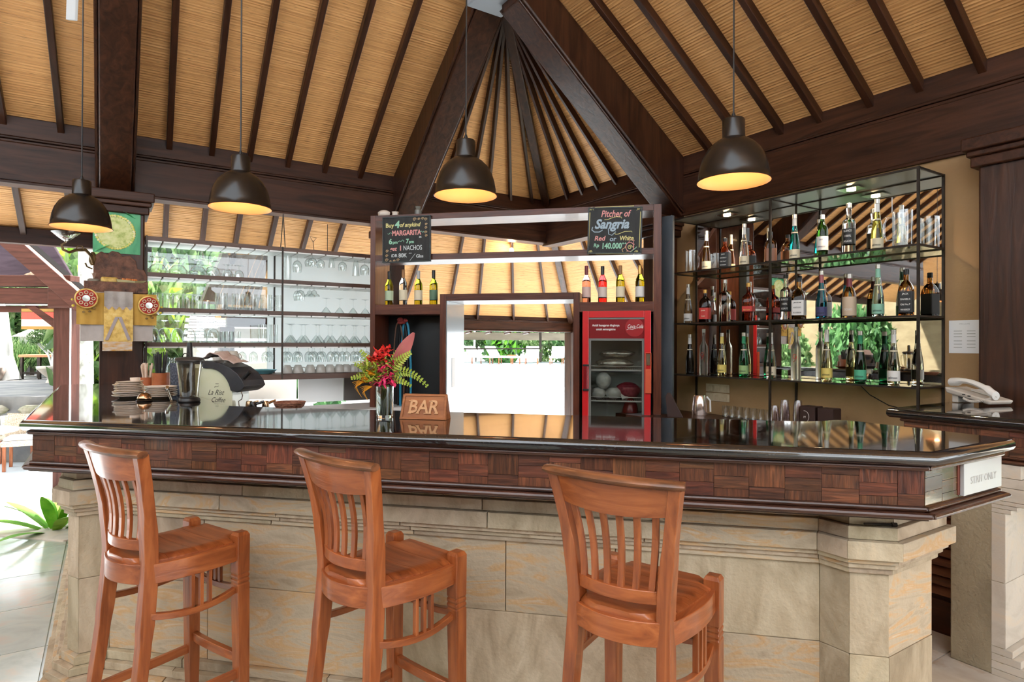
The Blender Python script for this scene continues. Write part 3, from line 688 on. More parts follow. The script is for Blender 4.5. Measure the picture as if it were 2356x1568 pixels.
def nine(t, k):
    m = M(); pts = []
    for i in range(15):
        a = PI * (.2 + 1.9 * i / 14); pts.append((.011 * math.cos(a), .016 * math.sin(a) + .165))
    pts += [(.012, .155), (.004, .135), (-.010, .125)]
    m.tube([(x, -math.sqrt(.0349 ** 2 - x * x), z) for x, z in pts], .0018, 5); part('emblem', m, L_RED, t, smooth=True, label='red swirl emblem')
BR = R(-45) + R(32)          # labels face the room
BR = R(-28)
def pali(b_, z, glass, lab, label, cap=C_SIL, neck=L_WHT, h=.343, txt='palimoon'):
    bottle(shp(b_, SHZ[z]), BR, label, SLIM, h, glass, cap, lab, (.022, .085), txt, None, neck, .020, ring=(L_CRM, .205), shear=0)
pali(2.494, 2, G_AMB, L_CRM, 'slim amber bottle at the left end of the top glass shelf')
bottle(shp(2.681, SHZ[2]), BR, 'square orange red whiskey bottle with black label on the top shelf', SQ, .257, G_ORG, C_BLK, L_BLK, (.02, .13), 'JACK|DANIEL\'S|Old No.7|WHISKEY', L_WHT, None, .013, shear=0)
pali(2.862, 2, G_CLR, L_CRM, 'slim clear bottle with cream label on the top shelf, left of the frame post')
bottle(shp(3.060, SHZ[2], .12), BR + .4, 'dark square amber bottle half behind the frame post, top shelf', FLASK, .255, gl('dark amber bottle', (.26, .09, .03)), C_BLK, plain('copper label', (.30, .12, .06), .4), (.03, .13), None)
pali(3.289, 2, G_BLUE, L_CRM, 'slim turquoise bottle with cream label on the top shelf')
bottle(shp(3.499, SHZ[2]), BR, 'dark green herb wine bottle with white label on the top shelf', WINE, .304, gl('vermouth green', (.05, .20, .02)), L_WHT, L_WHT, (.05, .14), 'DRY|BIANCO', L_NAVY, None, .014)
bottle(shp(3.684, SHZ[2]), BR, 'tall clear tequila bottle with black print label on the top shelf', CYL, .349, G_CLR, C_SIL, L_BLK, (.07, .17), 'BLANCO|100%|AGAVE', L_WHT, None, .020, shear=0)
pali(3.868, 2, G_YEL, L_CRM, 'slim bright yellow bottle on the top shelf beside the glass mug')
pali(2.301, 1, G_CLR, L_WHT, 'slim clear bottle at the left end of the middle shelf', h=.337)
bottle(shp(2.482, SHZ[1]), BR, 'short dark rum bottle with red label and gold neck, middle shelf', FLASK, .277, gl('dark rum', (.09, .025, .012)), C_GOLD, L_RED, (.03, .12), 'DARK|RUM', L_CRM, None, .014)
bottle(shp(2.682, SHZ[1]), BR, 'tall clear square vodka bottle on the middle shelf', [(0, 0, .5), (.034, 0, .5), (.037, .005, .6), (.037, .21, .6), (.033, .235, .4), (.016, .25, 0), (.015, .32, 0)], .345, gl('vodka glass', (.88, .90, .80)), C_SIL, None)
bottle(shp(2.902, SHZ[1]), BR, 'dark red square whisky bottle with slanted red label, middle shelf', [(0, 0, .5), (.037, 0, .5), (.040, .005, .7), (.040, .165, .7), (.037, .19, .5), (.018, .215, 0), (.015, .27, 0)], .299, G_RED, C_GOLD, L_RED, (.075, .115), 'Red Label', L_YEL, None, .014)
bottle(shp(3.175, SHZ[1], .10), BR, 'clear tequila bottle with cropped black label behind the frame post', CYL, .345, G_CLR, C_BLK, L_BLK, (.07, .17), 'BLANCO|100%|AGAVE', L_WHT, None, .020, shear=0)
bottle(shp(3.324, SHZ[1]), BR, 'square bourbon bottle with white label on the middle shelf', [(0, 0, .5), (.039, 0, .5), (.043, .005, .6), (.043, .155, .6), (.036, .18, .3), (.018, .205, 0), (.016, .26, 0)], .305, G_BRB, C_BLK, L_WHT, (.03, .13), 'JIM BEAM|KENTUCKY|BOURBON', INKB, None, .014, shear=0)
pali(3.493, 1, G_TURQ, L_NAVY, 'slim deep blue bottle with navy label on the middle shelf', neck=C_PNK, h=.338)
bottle(shp(3.688, SHZ[1]), BR, 'round shouldered bourbon bottle with pale orchard label, middle shelf', ROUND, .299, G_BRB, C_SIL, L_TAN, (.015, .13), 'ORCHARD', L_WHT, C_RED, .020, shear=0)
pali(3.874, 1, G_LG, L_MINT, 'slim pale green bottle with mint label on the middle shelf', neck=L_MINT, h=.344)
bottle(shp(4.044, SHZ[1]), BR, 'square amber whiskey bottle with black label at the right end, middle shelf', SQ, .294, gl('tennessee amber', (.62, .22, .04)), C_BLK, L_BLK, (.02, .13), 'JACK|DANIEL\'S|Old No.7|WHISKEY', L_WHT, None, .015, shear=0)
pali(2.321, 0, G_DRK, None, 'slim black filled bottle at the left end of the bottom shelf', txt=None, h=.336)
bottle(shp(2.469, SHZ[0]), BR, 'frosted bottle with red swirl nearest the left end, bottom shelf', VOD, .378, G_FROST, plain('frosted cap', (.6, .6, .55), .4), None, extra=nine, ring=None)
pali(2.654, 0, G_PY, L_YEL, 'slim clear bottle with yellow label, left of the green one, bottom shelf', neck=L_YEL)
pali(2.860, 0, G_GRN, L_LGRN, 'slim emerald bottle with leaf green label on the bottom shelf', neck=C_GRN)
pali(3.100, 0, G_CLR, L_CRM, 'slim clear bottle just right of the frame post, bottom shelf', h=.340)
bottle(shp(3.301, SHZ[0]), BR, 'frosted bottle with red swirl right of the frame post, bottom shelf', VOD, .379, G_FROST, plain('frosted cap 2', (.6, .6, .55), .4), None, extra=nine)
pali(3.532, 0, G_PY, L_YEL, 'slim yellow bottle with yellow label on the bottom shelf', h=.356)
pali(3.761, 0, G_DGRN, L_GRN, 'slim dark green bottle with green label on the bottom shelf', neck=C_GRN)
pali(3.970, 0, gl('pale wine bottle', (.90, .92, .70)), L_WHT, 'slim pale bottle with white label at the right end, bottom shelf', h=.348)

THING_G = thin_glass('thin drinking glass', (.965, .980, .974), .18, edge=.20)
# ---- drinking glasses: closed thin-walled shapes
def glass_mesh(outer, wall=.0016, seg=20, base=.006):
    """outer profile from foot to rim; the inside follows at wall thickness"""
    m = M(); inner = [(max(r - wall, .0004), z) for r, z in outer if z >= base][::-1]
    inner = inner + [(outer[1][0] - wall, base + .002), (.0004, base + .001)]
    m.lathe([(.0004, 0)] + outer + inner, seg, cap=False); return m.mesh('glass', THING_G, True, 60)
def goblet(foot, stem_r, stem_h, bowl, wall=.0012, seg=20):
    m = M(); b0 = stem_h
    outer = [(.0004, 0), (foot, 0), (foot, .0012), (foot * .5, .004), (stem_r, .010), (stem_r, b0 - .004)] + [(r, b0 + z) for r, z in bowl]
    inner = [(max(r - wall, .0004), b0 + z + (.002 if i == 0 else 0)) for i, (r, z) in enumerate(bowl)][::-1] + [(.0004, b0 + .003)]
    m.lathe(outer + inner, seg, cap=False); return m.mesh('stemware', THING_G, True, 60)
g_tumb = glass_mesh([(.032, 0), (.036, .004), (.037, .05), (.037, .09), (.036, .115)], .002)
g_small = glass_mesh([(.022, 0), (.024, .004), (.026, .04), (.027, .065)], .002)
g_tall = glass_mesh([(.026, 0), (.028, .004), (.029, .08), (.030, .15)], .0022)
g_shot = glass_mesh([(.018, 0), (.020, .003), (.022, .04), (.024, .07)], .002)
g_plast = glass_mesh([(.025, 0), (.026, .003), (.031, .06), (.036, .115)], .001); g_plast.materials.clear(); g_plast.materials.append(thin_glass('clear cup plastic', (.93, .90, .90), .25, .1))
g_mart = goblet(.036, .0034, .085, [(.006, 0), (.022, .022), (.040, .048), (.048, .060)])
g_wine = goblet(.034, .0034, .075, [(.008, 0), (.026, .012), (.036, .035), (.037, .058), (.031, .095)])
g_big = goblet(.040, .0045, .045, [(.012, 0), (.034, .010), (.047, .035), (.050, .065), (.047, .085)])
g_small_gob = goblet(.030, .005, .03, [(.008, 0), (.022, .008), (.030, .03), (.030, .055)])
g_beer = goblet(.034, .006, .02, [(.012, 0), (.020, .03), (.026, .07), (.029, .11)])
g_marg = goblet(.034, .0038, .07, [(.008, 0), (.022, .012), (.024, .030), (.048, .045), (.052, .06)])
def ribbed():
    m = M(); out = [(.0004, 0), (.040, 0), (.040, .0015), (.012, .006), (.007, .014), (.010, .024), (.007, .032)]
    for i in range(21):
        t = i / 20; out.append((.010 + .042 * math.sin(min(1, t * 1.25) * PI / 2) + (.0012 if i % 2 else -.0006), .034 + .065 * t))
    m.lathe(out + [(.047, .098), (.046, .07), (.030, .045), (.0004, .040)], 24, cap=False); return m.mesh('stemware', THING_G, True, 80)
g_rib = ribbed()
def mug_mesh(r=.040, h=.115, wall=.004):
    m = M(); m.lathe([(.0004, 0), (r - .003, 0), (r, .004), (r, h), (r - wall, h), (r - wall, .012), (.0004, .010)], 22, cap=False)
    m.tube([(r - .001, 0, h * .82), (r + .022, 0, h * .84), (r + .034, 0, h * .66), (r + .034, 0, h * .40), (r + .022, 0, h * .22), (r - .001, 0, h * .24)], .006, 8)
    return m.mesh('mug_glass', THING_G, True, 60)
g_mug = mug_mesh(); g_bmug = mug_mesh(.040, .172)
g_jar = glass_mesh([(.035, 0), (.038, .004), (.038, .08), (.020, .11), (.016, .13), (.022, .15)], .002)
def gthing(me, loc, rot, label, cat, group, name, scale=1):
    o = link(name, me, None, loc, rot); o.scale = (scale,) * 3 if not hasattr(scale, '__len__') else scale
    return tag(o, label, cat, group)
gthing(mug_mesh(.043, .20), shp(2.325, SHZ[2]), (0, 0, R(20)), 'tall glass beer mug at the far left end of the top shelf', 'mug', 'beer mugs on the bottle shelf', 'beer_mug')
gthing(g_bmug, shp(4.031, SHZ[2], .19), (0, 0, R(165)), 'glass beer mug with its handle to the left, right end of top shelf', 'mug', 'beer mugs on the bottle shelf', 'beer_mug', 1.38)

# ================================================================= GLASS RACK (frame L; local x from the column to the hutch)
RB = .18; RZ = (1.19, 1.47, 1.752, 2.035, 2.325); A0_, A1_ = 4.10, 2.02; AM = 3.046
rk = thing('glass_rack', 'brown wooden hanging glass rack with four shelves left of the hutch', 'rack', W(A0_, RB, 0), FL)
LR = A0_ - A1_; XMr = A0_ - AM; RD = .32
RKX = wood('rack brown', (.075, .037, .026), (.15, .08, .056), 'x', 1.2, .4)
WSL = plain('white lacquer slat', (.92, .92, .90), .35)
for i, z in enumerate(RZ):
    hh = .034 if i else .05
    m = M(); m.box(0, LR, 0, .022, z - hh, z); part('front_rail', m, RKX, rk, bevel=.002)
    m = M(); m.box(0, LR, RD - .02, RD, z - hh, z); part('back_rail', m, RKX, rk, bevel=.002)
    if i:
        n = 9
        m = M(); m.box(.0, LR, .022, RD - .02, z - .012, z - .004); part('glass_shelf', m, PANE, rk)
        for bay, (xa, xb) in enumerate(((.0, XMr), (XMr, LR))):
            nn = 9 if bay == 0 else 8
            for k in range(nn):
                w_ = (xb - xa) / nn; m = M(); m.box(xa + k * w_ + .007, xa + (k + 1) * w_ - .007, .004, RD - .004, z - .046, z - .0345); part('slat', m, WSL, rk)
            
    else:
        m = M(); m.box(0, LR, .022, RD - .02, z - .02, z - .004); part('shelf_board', m, RKX, rk)
for x in (.004, XMr, LR):
    m = M(); bar_(m, (x, .002, 1.15), (x, .002, 2.32), .014); part('post', m, IRON, rk)
    m = M(); bar_(m, (x, RD + .004, 1.15), (x, RD + .004, 2.32), .014); part('post', m, IRON, rk)
for s in (-.018, .02):
    m = M(); m.tube([(XMr + s, .0, RZ[4]), (XMr + .0, -.01, 2.62)], .004, 6); part('hanger_rod', m, IRON, rk)
m = M(); m.tube([(LR * .72, .15, RZ[4]), (LR * .72, .15, 2.60)], .003, 5); m.tube([(LR * .66, .15, RZ[4]), (LR * .655, .15, 2.42), (LR * .64, .15, 2.47), (LR * .67, .15, 2.46), (LR * .655, .15, 2.42)], .003, 5); part('hanging_wire', m, IRON, rk)
BACKW, bnt, bb = new_mat('milky acrylic back'); 
tr_ = bnt.nodes.new('ShaderNodeBsdfTranslucent'); tr_.inputs[0].default_value = (.93, .97, .98, 1); df_ = bnt.nodes.new('ShaderNodeBsdfDiffuse'); df_.inputs[0].default_value = (.62, .68, .70, 1); mx_ = bnt.nodes.new('ShaderNodeMixShader'); mx_.inputs[0].default_value = .55
bnt.links.new(df_.outputs[0], mx_.inputs[1]); bnt.links.new(tr_.outputs[0], mx_.inputs[2]); bnt.links.new(mx_.outputs[0], bnt.nodes['Material Output'].inputs[0])
m = M(); m.box(XMr - .06, LR, RD + .012, RD + .018, 1.19, 2.31); part('back_panel', m, BACKW, rk, label='milky white back panel of the right bay')
m = M(); m.box(.02, XMr - .06, RD + .012, RD + .016, 1.20, 2.30); part('back_pane', m, PANE, rk, label='clear glass back pane of the left bay')
def rackpt(px_a, z, b_=.03): return W(px_a, b_, z)
def ordn(i): return ['first', 'second', 'third', 'fourth', 'fifth', 'sixth', 'seventh', 'eighth', 'ninth', 'tenth', 'eleventh', 'twelfth', 'thirteenth', 'fourteenth', 'fifteenth', 'sixteenth', 'seventeenth', 'eighteenth', 'nineteenth', 'twentieth'][i]
CX_, F_ = 1178.0, 1430.66
def a_of(px, b_):                     # distance along the plate of something seen in column px of the photo, standing b_ from the plate
    ang = math.atan((px - CX_) / F_) - R(11.919)      # bearing clockwise from +y
    dx, dy = math.sin(ang), math.cos(ang)
    # W(a,b) = CN - XD a - YD b ; solve (t dx, t dy) = that
    # b component along YD: -( t d - CN ).YD = b
    dyd = -dx * r2 + dy * r2; c = CN.x * -r2 + CN.y * r2
    t = (c - b_) / dyd; q = Vector((t * dx, t * dy, 0)) - Vector((CN.x, CN.y, 0))
    return -(q.dot(XD))
def row(pxs, z, me, cat, name, group, desc, up=True, h=0, b_=.03, rot0=0, scale=1, jit=.0, name_part=None):
    for i, px in enumerate(pxs):
        a_ = a_of(px, b_); l = f'{ordn(i)} {desc}' if len(pxs) > 1 else desc
        loc = W(a_, b_ + random.uniform(-jit, jit), z + (0 if up else h * (scale if not hasattr(scale, '__len__') else scale[2])))
        gthing(me, loc, (0 if up else PI, 0, FL + rot0 + random.uniform(-.2, .2)), l, cat, group, name, scale)
S1, S2_, S3_, S4_ = RZ[3], RZ[2], RZ[1], RZ[0]
row([362, 409, 454], S1, g_rib, 'glass', 'goblet', 'ribbed goblets upside down', 'ribbed goblet upside down from the left, upper rack shelf', False, .099, scale=1.45)
row([488], S1, g_big, 'glass', 'goblet', 'plain goblets', 'plain wide goblet upside down beside the ribbed ones, upper rack shelf', False, .13, scale=(1.25, 1.25, 1.08))
row([523, 549], S1, g_small_gob, 'glass', 'dessert_glass', 'small footed glasses', 'small footed glass upside down from the left, upper rack shelf', False, .085, scale=1.35)
row([362, 386, 409, 432, 453], S2_, g_tumb, 'glass', 'tumbler', 'tumblers on the rack', 'upturned tumbler from the left, second rack shelf', False, .115, scale=(1.14, 1.14, 1.12))
row([474], S2_, g_small, 'glass', 'small_glass', 'small rack glasses', 'small glass between tumblers and mugs, second rack shelf', True, scale=1.1)
row([509, 547, 579, 612], S2_, g_mug, 'mug', 'glass_mug', 'glass mugs on the rack', 'glass mug from the left, second rack shelf', True, b_=.05, rot0=.2, scale=1.28)
row([641], S2_, g_tall, 'glass', 'tall_glass', 'tall rack glasses', 'tall glass beside the steel rod, second rack shelf', True)
row([353, 378, 408, 435, 462, 490], S3_, g_big, 'glass', 'goblet', 'goblets on the third shelf', 'upturned goblet from the left, third rack shelf', False, .13, scale=(1.02, 1.02, 1.42))
row([513, 522, 543], S3_, g_small, 'glass', 'small_glass', 'small glasses on the third shelf', 'little glass from the left, third rack shelf', True, jit=.03, scale=1.5)
row([604, 629], S3_, g_tall, 'glass', 'tall_glass', 'tall glasses on the third shelf', 'tall straight glass left of the steel rod, third rack shelf', True, scale=(1.3, 1.3, 1.1))
row([526, 557, 583, 616], RZ[1] - .03, g_wine, 'glass', 'wine_glass', 'wine glasses hanging over the machine', 'wine glass hanging right of the coffee machine', True, b_=.06, scale=(1, 1, -1) if False else 1, h=0) if False else None
def hang(pxs, z, me, desc, group, hh, b_=.06, sc_=1, name='wine_glass', jit=.07, cat='glass'):
    for i, px in enumerate(pxs):
        bb_ = b_ + (jit if i % 2 else -jit) * .5; a_ = a_of(px, bb_)
        gthing(me, W(a_, bb_, z - .004), (PI, 0, FL), (f'{ordn(i)} ' if len(pxs) > 1 else '') + desc, cat, group, name, sc_)
hang([526, 557, 583, 612, 620], RZ[1] - .0, g_wine, 'wine glass from the left, hanging above the coffee machine arm', 'glasses hanging in the left bay', .17)
hang([683], RZ[4], g_wine, 'large wine glass hanging at the left of the upper right bay', 'glasses hanging top right', .17, sc_=1.15)
hang([710, 718], RZ[4], g_wine, 'balloon glass of the hanging pair, upper right bay', 'glasses hanging top right', .17, sc_=(1.05, 1.05, .8))
hang([737], RZ[4], g_wine, 'short balloon glass hanging right of the pair, upper right bay', 'glasses hanging top right', .17, sc_=(1, 1, .82))
hang([762], RZ[4], g_beer, 'straight beer glass hanging in the middle of the upper right bay', 'glasses hanging top right', .13, name='beer_glass')
hang([787], RZ[4], g_wine, 'tulip glass hanging right of the beer glass, upper right bay', 'glasses hanging top right', .17, sc_=(1.1, 1.1, .9))
hang([818], RZ[4], g_beer, 'tall curved glass hanging near the hutch, upper right bay', 'glasses hanging top right', .13, sc_=(1.2, 1.2, 1.5), name='beer_glass')
hang([838], RZ[4], g_wine, 'wide glass hanging nearest the hutch, upper right bay', 'glasses hanging top right', .17, sc_=(1.25, 1.25, 1.05))
row([660], S1, g_tall, 'glass', 'tall_vase', 'vases', 'tall clear glass cylinder standing right of the steel rod, upper shelf', True, scale=(1.25, 1.25, 1.6))
hang([684, 691], RZ[3], g_wine, 'wine glass of the hanging pair, second shelf of right bay', 'glasses hanging in the second row', .17)
hang([712, 722], RZ[3], g_marg, 'wide brimmed margarita glass of the hanging pair, right bay', 'margarita glasses', .13, name='margarita_glass')
row([750, 781, 812, 840], S2_, g_mart, 'glass', 'martini_glass', 'martini glasses second shelf', 'upturned martini glass from the left, second shelf of right bay', False, .145, scale=(1.05, 1.05, 1.0))
row([664, 673, 695, 701, 725, 733, 753, 762, 782, 791, 811, 819, 838], S3_, g_mart, 'glass', 'martini_glass', 'martini glasses third shelf', 'upturned martini glass from the left, third shelf of right bay', False, .145, jit=.05, scale=1.2)
hang([657, 664, 682, 687, 710, 718, 724, 737, 742, 761, 770, 776, 788, 798, 814, 822, 830, 844], RZ[1], g_wine, 'wine glass from the left in the lowest hanging row', 'wine glasses in the lowest hanging row', .17, sc_=(1.0, 1.0, 1.02))
def cup_mesh(mat, r=.040, h=.062):
    m = M(); m.lathe([(.0004, 0), (r * .55, 0), (r * .62, .004), (r * .85, h * .35), (r, h * .75), (r, h), (r - .003, h), (r - .004, h * .7), (r * .6, .008), (.0004, .007)], 22, cap=False)
    m.tube([(r * .9, 0, h * .85), (r + .016, 0, h * .85), (r + .020, 0, h * .55), (r + .010, 0, h * .32), (r * .8, 0, h * .30)], .0035, 6)
    return m.mesh('cup', mat, True, 60)
cupm = cup_mesh(plain('grey white porcelain', (.50, .49, .45), .3, coat=.3))
row([661, 686, 714, 738, 759, 781, 797, 814, 833, 848], S4_, cupm, 'cup', 'coffee_cup', 'coffee cups on the lowest rack shelf', 'upturned grey white coffee cup from the left, lowest rack shelf', False, .062, scale=1.22)
row([372, 396, 412], S4_, g_jar, 'jar', 'glass_carafe', 'clear carafes', 'clear glass carafe behind the jug blender, lowest rack shelf', True)
row([433, 452, 470], S4_ + .14, cupm, 'cup', 'coffee_cup', 'cups on the coffee machine', 'cup upturned on the machine under the cloth', False, .062, b_=.35, scale=1.25) if False else None

# ================================================================= HUTCH ACROSS THE CORNER
HV = 5.166; HD = .32
hu = thing('hutch', 'large brown wooden hutch frame with open shelves and central doorway', 'hutch', (-1.12, HV, 0))
def hb(name, u0, u1, y0, y1, z0, z1, mat=MAHX, **k):
    m = M(); m.box(u0 + 1.12, u1 + 1.12, y0, y1, z0, z1); return part(name, m, mat, hu, bevel=.002, **k)
hb('side_panel', -2.386, -2.338, 0, HD, 0, 2.606, MAHZ); hb('side_panel', .080, .142, 0, HD, 0, 2.606, MAHZ)
hb('top_panel', -2.338, .080, 0, HD, 2.556, 2.606); hb('shelf', -2.338, .080, 0, HD, 2.200, 2.252)
hb('shelf', -2.338, -1.734, 0, HD, 1.723, 1.811); hb('shelf', -.518, .080, 0, HD, 1.734, 1.816)
hb('door_jamb', -1.734, -1.680, 0, HD + .22, 0, 1.899, MAHZ); hb('door_jamb', -.570, -.518, 0, HD + .22, 0, 1.899, MAHZ)
hb('door_head', -1.680, -.570, 0, HD + .22, 1.840, 1.899)
JB = plain('pale lacquered jamb lining', (.36, .42, .45), .22, coat=.5)
hb('jamb_lining', -1.680, -1.672, .012, HD + .22, 0, 1.840, JB, label='pale glossy lining of the left door jamb')
DKB = plain('dark back board', (.012, .014, .016), .35)
hb('back_board', -2.338, -1.734, HD - .02, HD, 0, 1.723, DKB); hb('back_board', -.518, .080, HD - .02, HD, 0, 1.734, DKB)
m = M(); m.box(-.025, .0, 0, .0, 0, 0)
# light switch plate on the jamb lining
t = solo('door_notice', M().box(-.0, .002, -.045, .045, -.13, .13), PAPER, 'small white notice taped inside the doorway jamb of the hutch', 'notice', (-1.6715, HV + .20, 1.21))
# dark grey timber panel between hutch and bottle shelf
m = M(); m.box(0, .10, 0, .03, .0, 2.52); solo('grey_board', m, tex('grey blue board', [(.3, (.045, .055, .065)), (.7, (.09, .105, .12))], (8, 8, 2), 5, .4, rnd=0), 'narrow grey blue board between hutch and bottle shelf', 'board', (.146, HV + .10, 0), FR + .25, bevel=.002)
# wine bottles in the hutch
def wine(u, label, glass, cap, lab, txt=None, h=.31):
    bottle((u, HV + .10, (1.812 if u < -1 else 1.817)), 0, label, WINE, h, glass, cap, lab, (.045, .135), txt, INKG, None, .010, 'wine bottles in the hutch', 0, .075, name='wine_bottle')
wine(-2.247, 'green wine bottle with pale green label at far left of the hutch', G_WINE, C_BLK, plain('pale green label', (.50, .62, .42), .5), h=.306)
wine(-2.113, 'clear wine bottle with cream label, second from hutch left', gl('white wine clear', (.82, .90, .90)), C_OR, L_CRM, h=.320)
wine(-1.969, 'yellow green wine bottle with cream label, third from hutch left', G_WINE, plain('grey cap', (.5, .5, .48), .4), L_CRM, h=.306)
wine(-1.826, 'green wine bottle with dark green label nearest the doorway at left', G_WINE, C_BLK, plain('dull green label', (.12, .22, .14), .5), h=.308)
wine(-.471, 'pink rose wine bottle with burgundy capsule above the fridge', G_PINK, C_RED, plain('rose label', (.72, .50, .44), .5), h=.312)
wine(-.336, 'bright red wine bottle with dark capsule above the fridge', G_RRED, C_BLK, plain('pale rose label', (.70, .58, .52), .5), h=.306)
wine(-.189, 'yellow green wine bottle with brown capsule above the fridge', G_WINE, C_OR, L_CRM, h=.308)
wine(-.029, 'green burgundy wine bottle with white label nearest the hutch right side', G_WINE, C_GOLD, L_WHT, h=.306)
# chalk boards
def chalkboard(name, u, z, wd, hh, tilt, label, draw):
    t = thing(name, label, 'chalkboard', (u, HV - .022, z), (0, tilt, 0))
    m = M(); m.box(-wd / 2, wd / 2, 0, .012, -hh / 2, hh / 2); part('slate', m, tex('slate', [(.3, (.008, .008, .008)), (.7, (.022, .021, .019))], (30, 30, 8), 6, .6, rnd=0), t)
    fr = .012; m = M()
    m.box(-wd / 2 - fr, wd / 2 + fr, -.006, .014, hh / 2, hh / 2 + fr); m.box(-wd / 2 - fr, wd / 2 + fr, -.006, .014, -hh / 2 - fr, -hh / 2); m.box(-wd / 2 - fr, -wd / 2, -.006, .014, -hh / 2, hh / 2); m.box(wd / 2, wd / 2 + fr, -.006, .014, -hh / 2, hh / 2)
    part('frame', m, tex('black frame', [(.3, (.010, .012, .012)), (.7, (.035, .045, .045))], (20, 20, 20), 4, .45, rnd=0), t, bevel=.002)
    draw(t, wd, hh); return t
CH = {k: plain('chalk ' + k, c, .9) for k, c in dict(y=(.78, .70, .30), g=(.36, .66, .48), p=(.82, .36, .34), w=(.68, .72, .72), b=(.42, .52, .60), o=(.80, .56, .30)).items()}
def ctext(t, s, x, z, size, c, shear=0, bold=.0006, align='LEFT', sx=1, name='chalk_text'):
    me = text_mesh(s, size, CH[c], .0002, shear, bold, align)
    o = link(name, me, t, (x, -.0012, z), (R(90), 0, 0)); o.scale = (sx, 1, 1); return o
def cline(t, pts, c, r_=.0016, name='chalk_line'):
    m = M(); m.tube([(x, -.001, z) for x, z in pts], r_, 5); return part(name, m, CH[c], t)
def swirl(x, z, s, flip=1, n=18, turns=1.4):
    return [(x + flip * s * (1 - i / n * .8) * math.cos(turns * 2 * PI * i / n), z + s * (1 - i / n * .8) * math.sin(turns * 2 * PI * i / n)) for i in range(n + 1)]
def draw1(t, w_, h_):
    ctext(t, 'Buy', -.195, .125, .052, 'y', 0, .0012); ctext(t, '4', -.108, .130, .085, 'g', .1, .003); ctext(t, 'of anykind', -.065, .125, .050, 'y', .25, .0012, sx=.92)
    cline(t, [(-.175, .055), (-.165, .049), (-.155, .060), (-.142, .062), (-.137, .055)], 'g', .002)
    ctext(t, 'MARGARITA', -.135, .055, .062, 'p', 0, .002, sx=.78); ctext(t, 'at', .118, .018, .028, 'w')
    cline(t, [(.125, .058), (.138, .067), (.152, .054), (.163, .064)], 'g', .0022)
    ctext(t, '6', -.165, -.018, .065, 'g', 0, .002); ctext(t, 'pm', -.128, -.024, .036, 'g', 0, .0012); cline(t, [(-.078, -.022), (-.065, -.012), (-.050, -.018), (-.034, -.004), (-.022, -.014), (-.026, -.024)], 'g', .0022); ctext(t, '7', -.004, -.018, .052, 'g', 0, .0018); ctext(t, 'pm', .024, -.024, .036, 'g', 0, .0012)
    ctext(t, 'get', -.155, -.082, .050, 'p', .2, .0012); ctext(t, '1', -.070, -.078, .060, 'p', 0, .0022); ctext(t, 'NACHOS', -.030, -.078, .060, 'w', 0, .0006, sx=.70)
    ctext(t, 'iDR', -.142, -.142, .036, 'w'); ctext(t, '80K', -.074, -.142, .052, 'w', 0, .0008, sx=.9); ctext(t, '++', .022, -.125, .022, 'w'); cline(t, [(.032, -.188), (.082, -.128)], 'w', .0016); ctext(t, 'Glss', .088, -.152, .040, 'w')
    for x, z, s in ((.075, .172, .016), (.115, .172, .012), (.150, .176, .013), (.178, .168, .014), (.182, .125, .012), (.180, .095, .012), (.178, .055, .013), (.182, .025, .012), (-.182, -.100, .014), (-.185, -.140, .013), (-.186, -.178, .016), (-.150, -.192, .011), (-.115, -.188, .012), (-.080, -.180, .014)):
        cline(t, swirl(x, z, s), 'o', .0018, 'chalk_swirl')
def draw2(t, w_, h_):
    for a, b_ in (((-.165, .190), (.150, .197)), ((-.150, -.190), (.120, -.190)), ((-.205, .150), (-.210, -.125)), ((.205, .150), (.200, -.140))): cline(t, [a, b_], 'y', .0035, 'chalk_border')
    for x, z in ((-.195, .180), (.190, .178), (-.195, -.178), (.175, -.180)):
        cline(t, swirl(x, z, .016), 'y', .002, 'chalk_swirl'); cline(t, [(x - .018, z - .018), (x + .012, z + .016), (x + .02, z - .012)], 'y', .0016)
    ctext(t, 'Pitcher of', -.115, .135, .075, 'p', .25, .0012, sx=.78)
    ctext(t, 'Sangria', -.165, .050, .105, 'b', .30, .0035, sx=.92)
    cline(t, [(-.180, .030), (-.186, .006), (-.165, -.012), (-.125, -.012), (-.098, .004)], 'b', .005); cline(t, [(-.052, .016), (-.048, -.030), (-.022, -.040), (.010, -.010)], 'b', .0035)
    cline(t, [(-.085, .088), (-.060, .088), (-.035, .100), (.010, .112), (.050, .108), (.055, .098)], 'y', .0025); cline(t, [(.000, -.020), (.008, -.032), (.030, -.030), (.080, -.010), (.135, -.008), (.14, -.016)], 'y', .0025)
    ctext(t, 'Red', -.165, -.065, .055, 'p', .2, .0012); ctext(t, 'or', -.040, -.070, .055, 'b', .1, .0012); ctext(t, 'White', .040, -.065, .052, 'y', .1, .0012, sx=.85)
    ctext(t, 'Rp', -.170, -.122, .042, 'g', .1, .001); ctext(t, '140.000', -.105, -.128, .064, 'g', .05, .0022, sx=.80); ctext(t, '++', .060, -.108, .034, 'g')
    cline(t, [(.125 + .032 * math.cos(a), -.135 + .037 * math.sin(a)) for a in [i * PI / 9 for i in range(19)]], 'p', .0028, 'chalk_pitcher'); cline(t, [(.115, -.098), (.125, -.075), (.150, -.085), (.160, -.080), (.152, -.100), (.160, -.115), (.150, -.140)], 'p', .0022, 'chalk_pitcher')
    cline(t, swirl(.125, -.138, .020), 'y', .003, 'chalk_pitcher')
    cline(t, [(.062, -.155), (.090, -.140), (.106, -.172), (.076, -.188), (.062, -.155)], 'o', .0024, 'chalk_glass'); cline(t, [(.085, -.140), (.088, -.128), (.096, -.140)], 'o', .002)
    cline(t, [(.130, -.178), (.150, -.160), (.165, -.150), (.180, -.135)], 'g', .003, 'chalk_leaf')
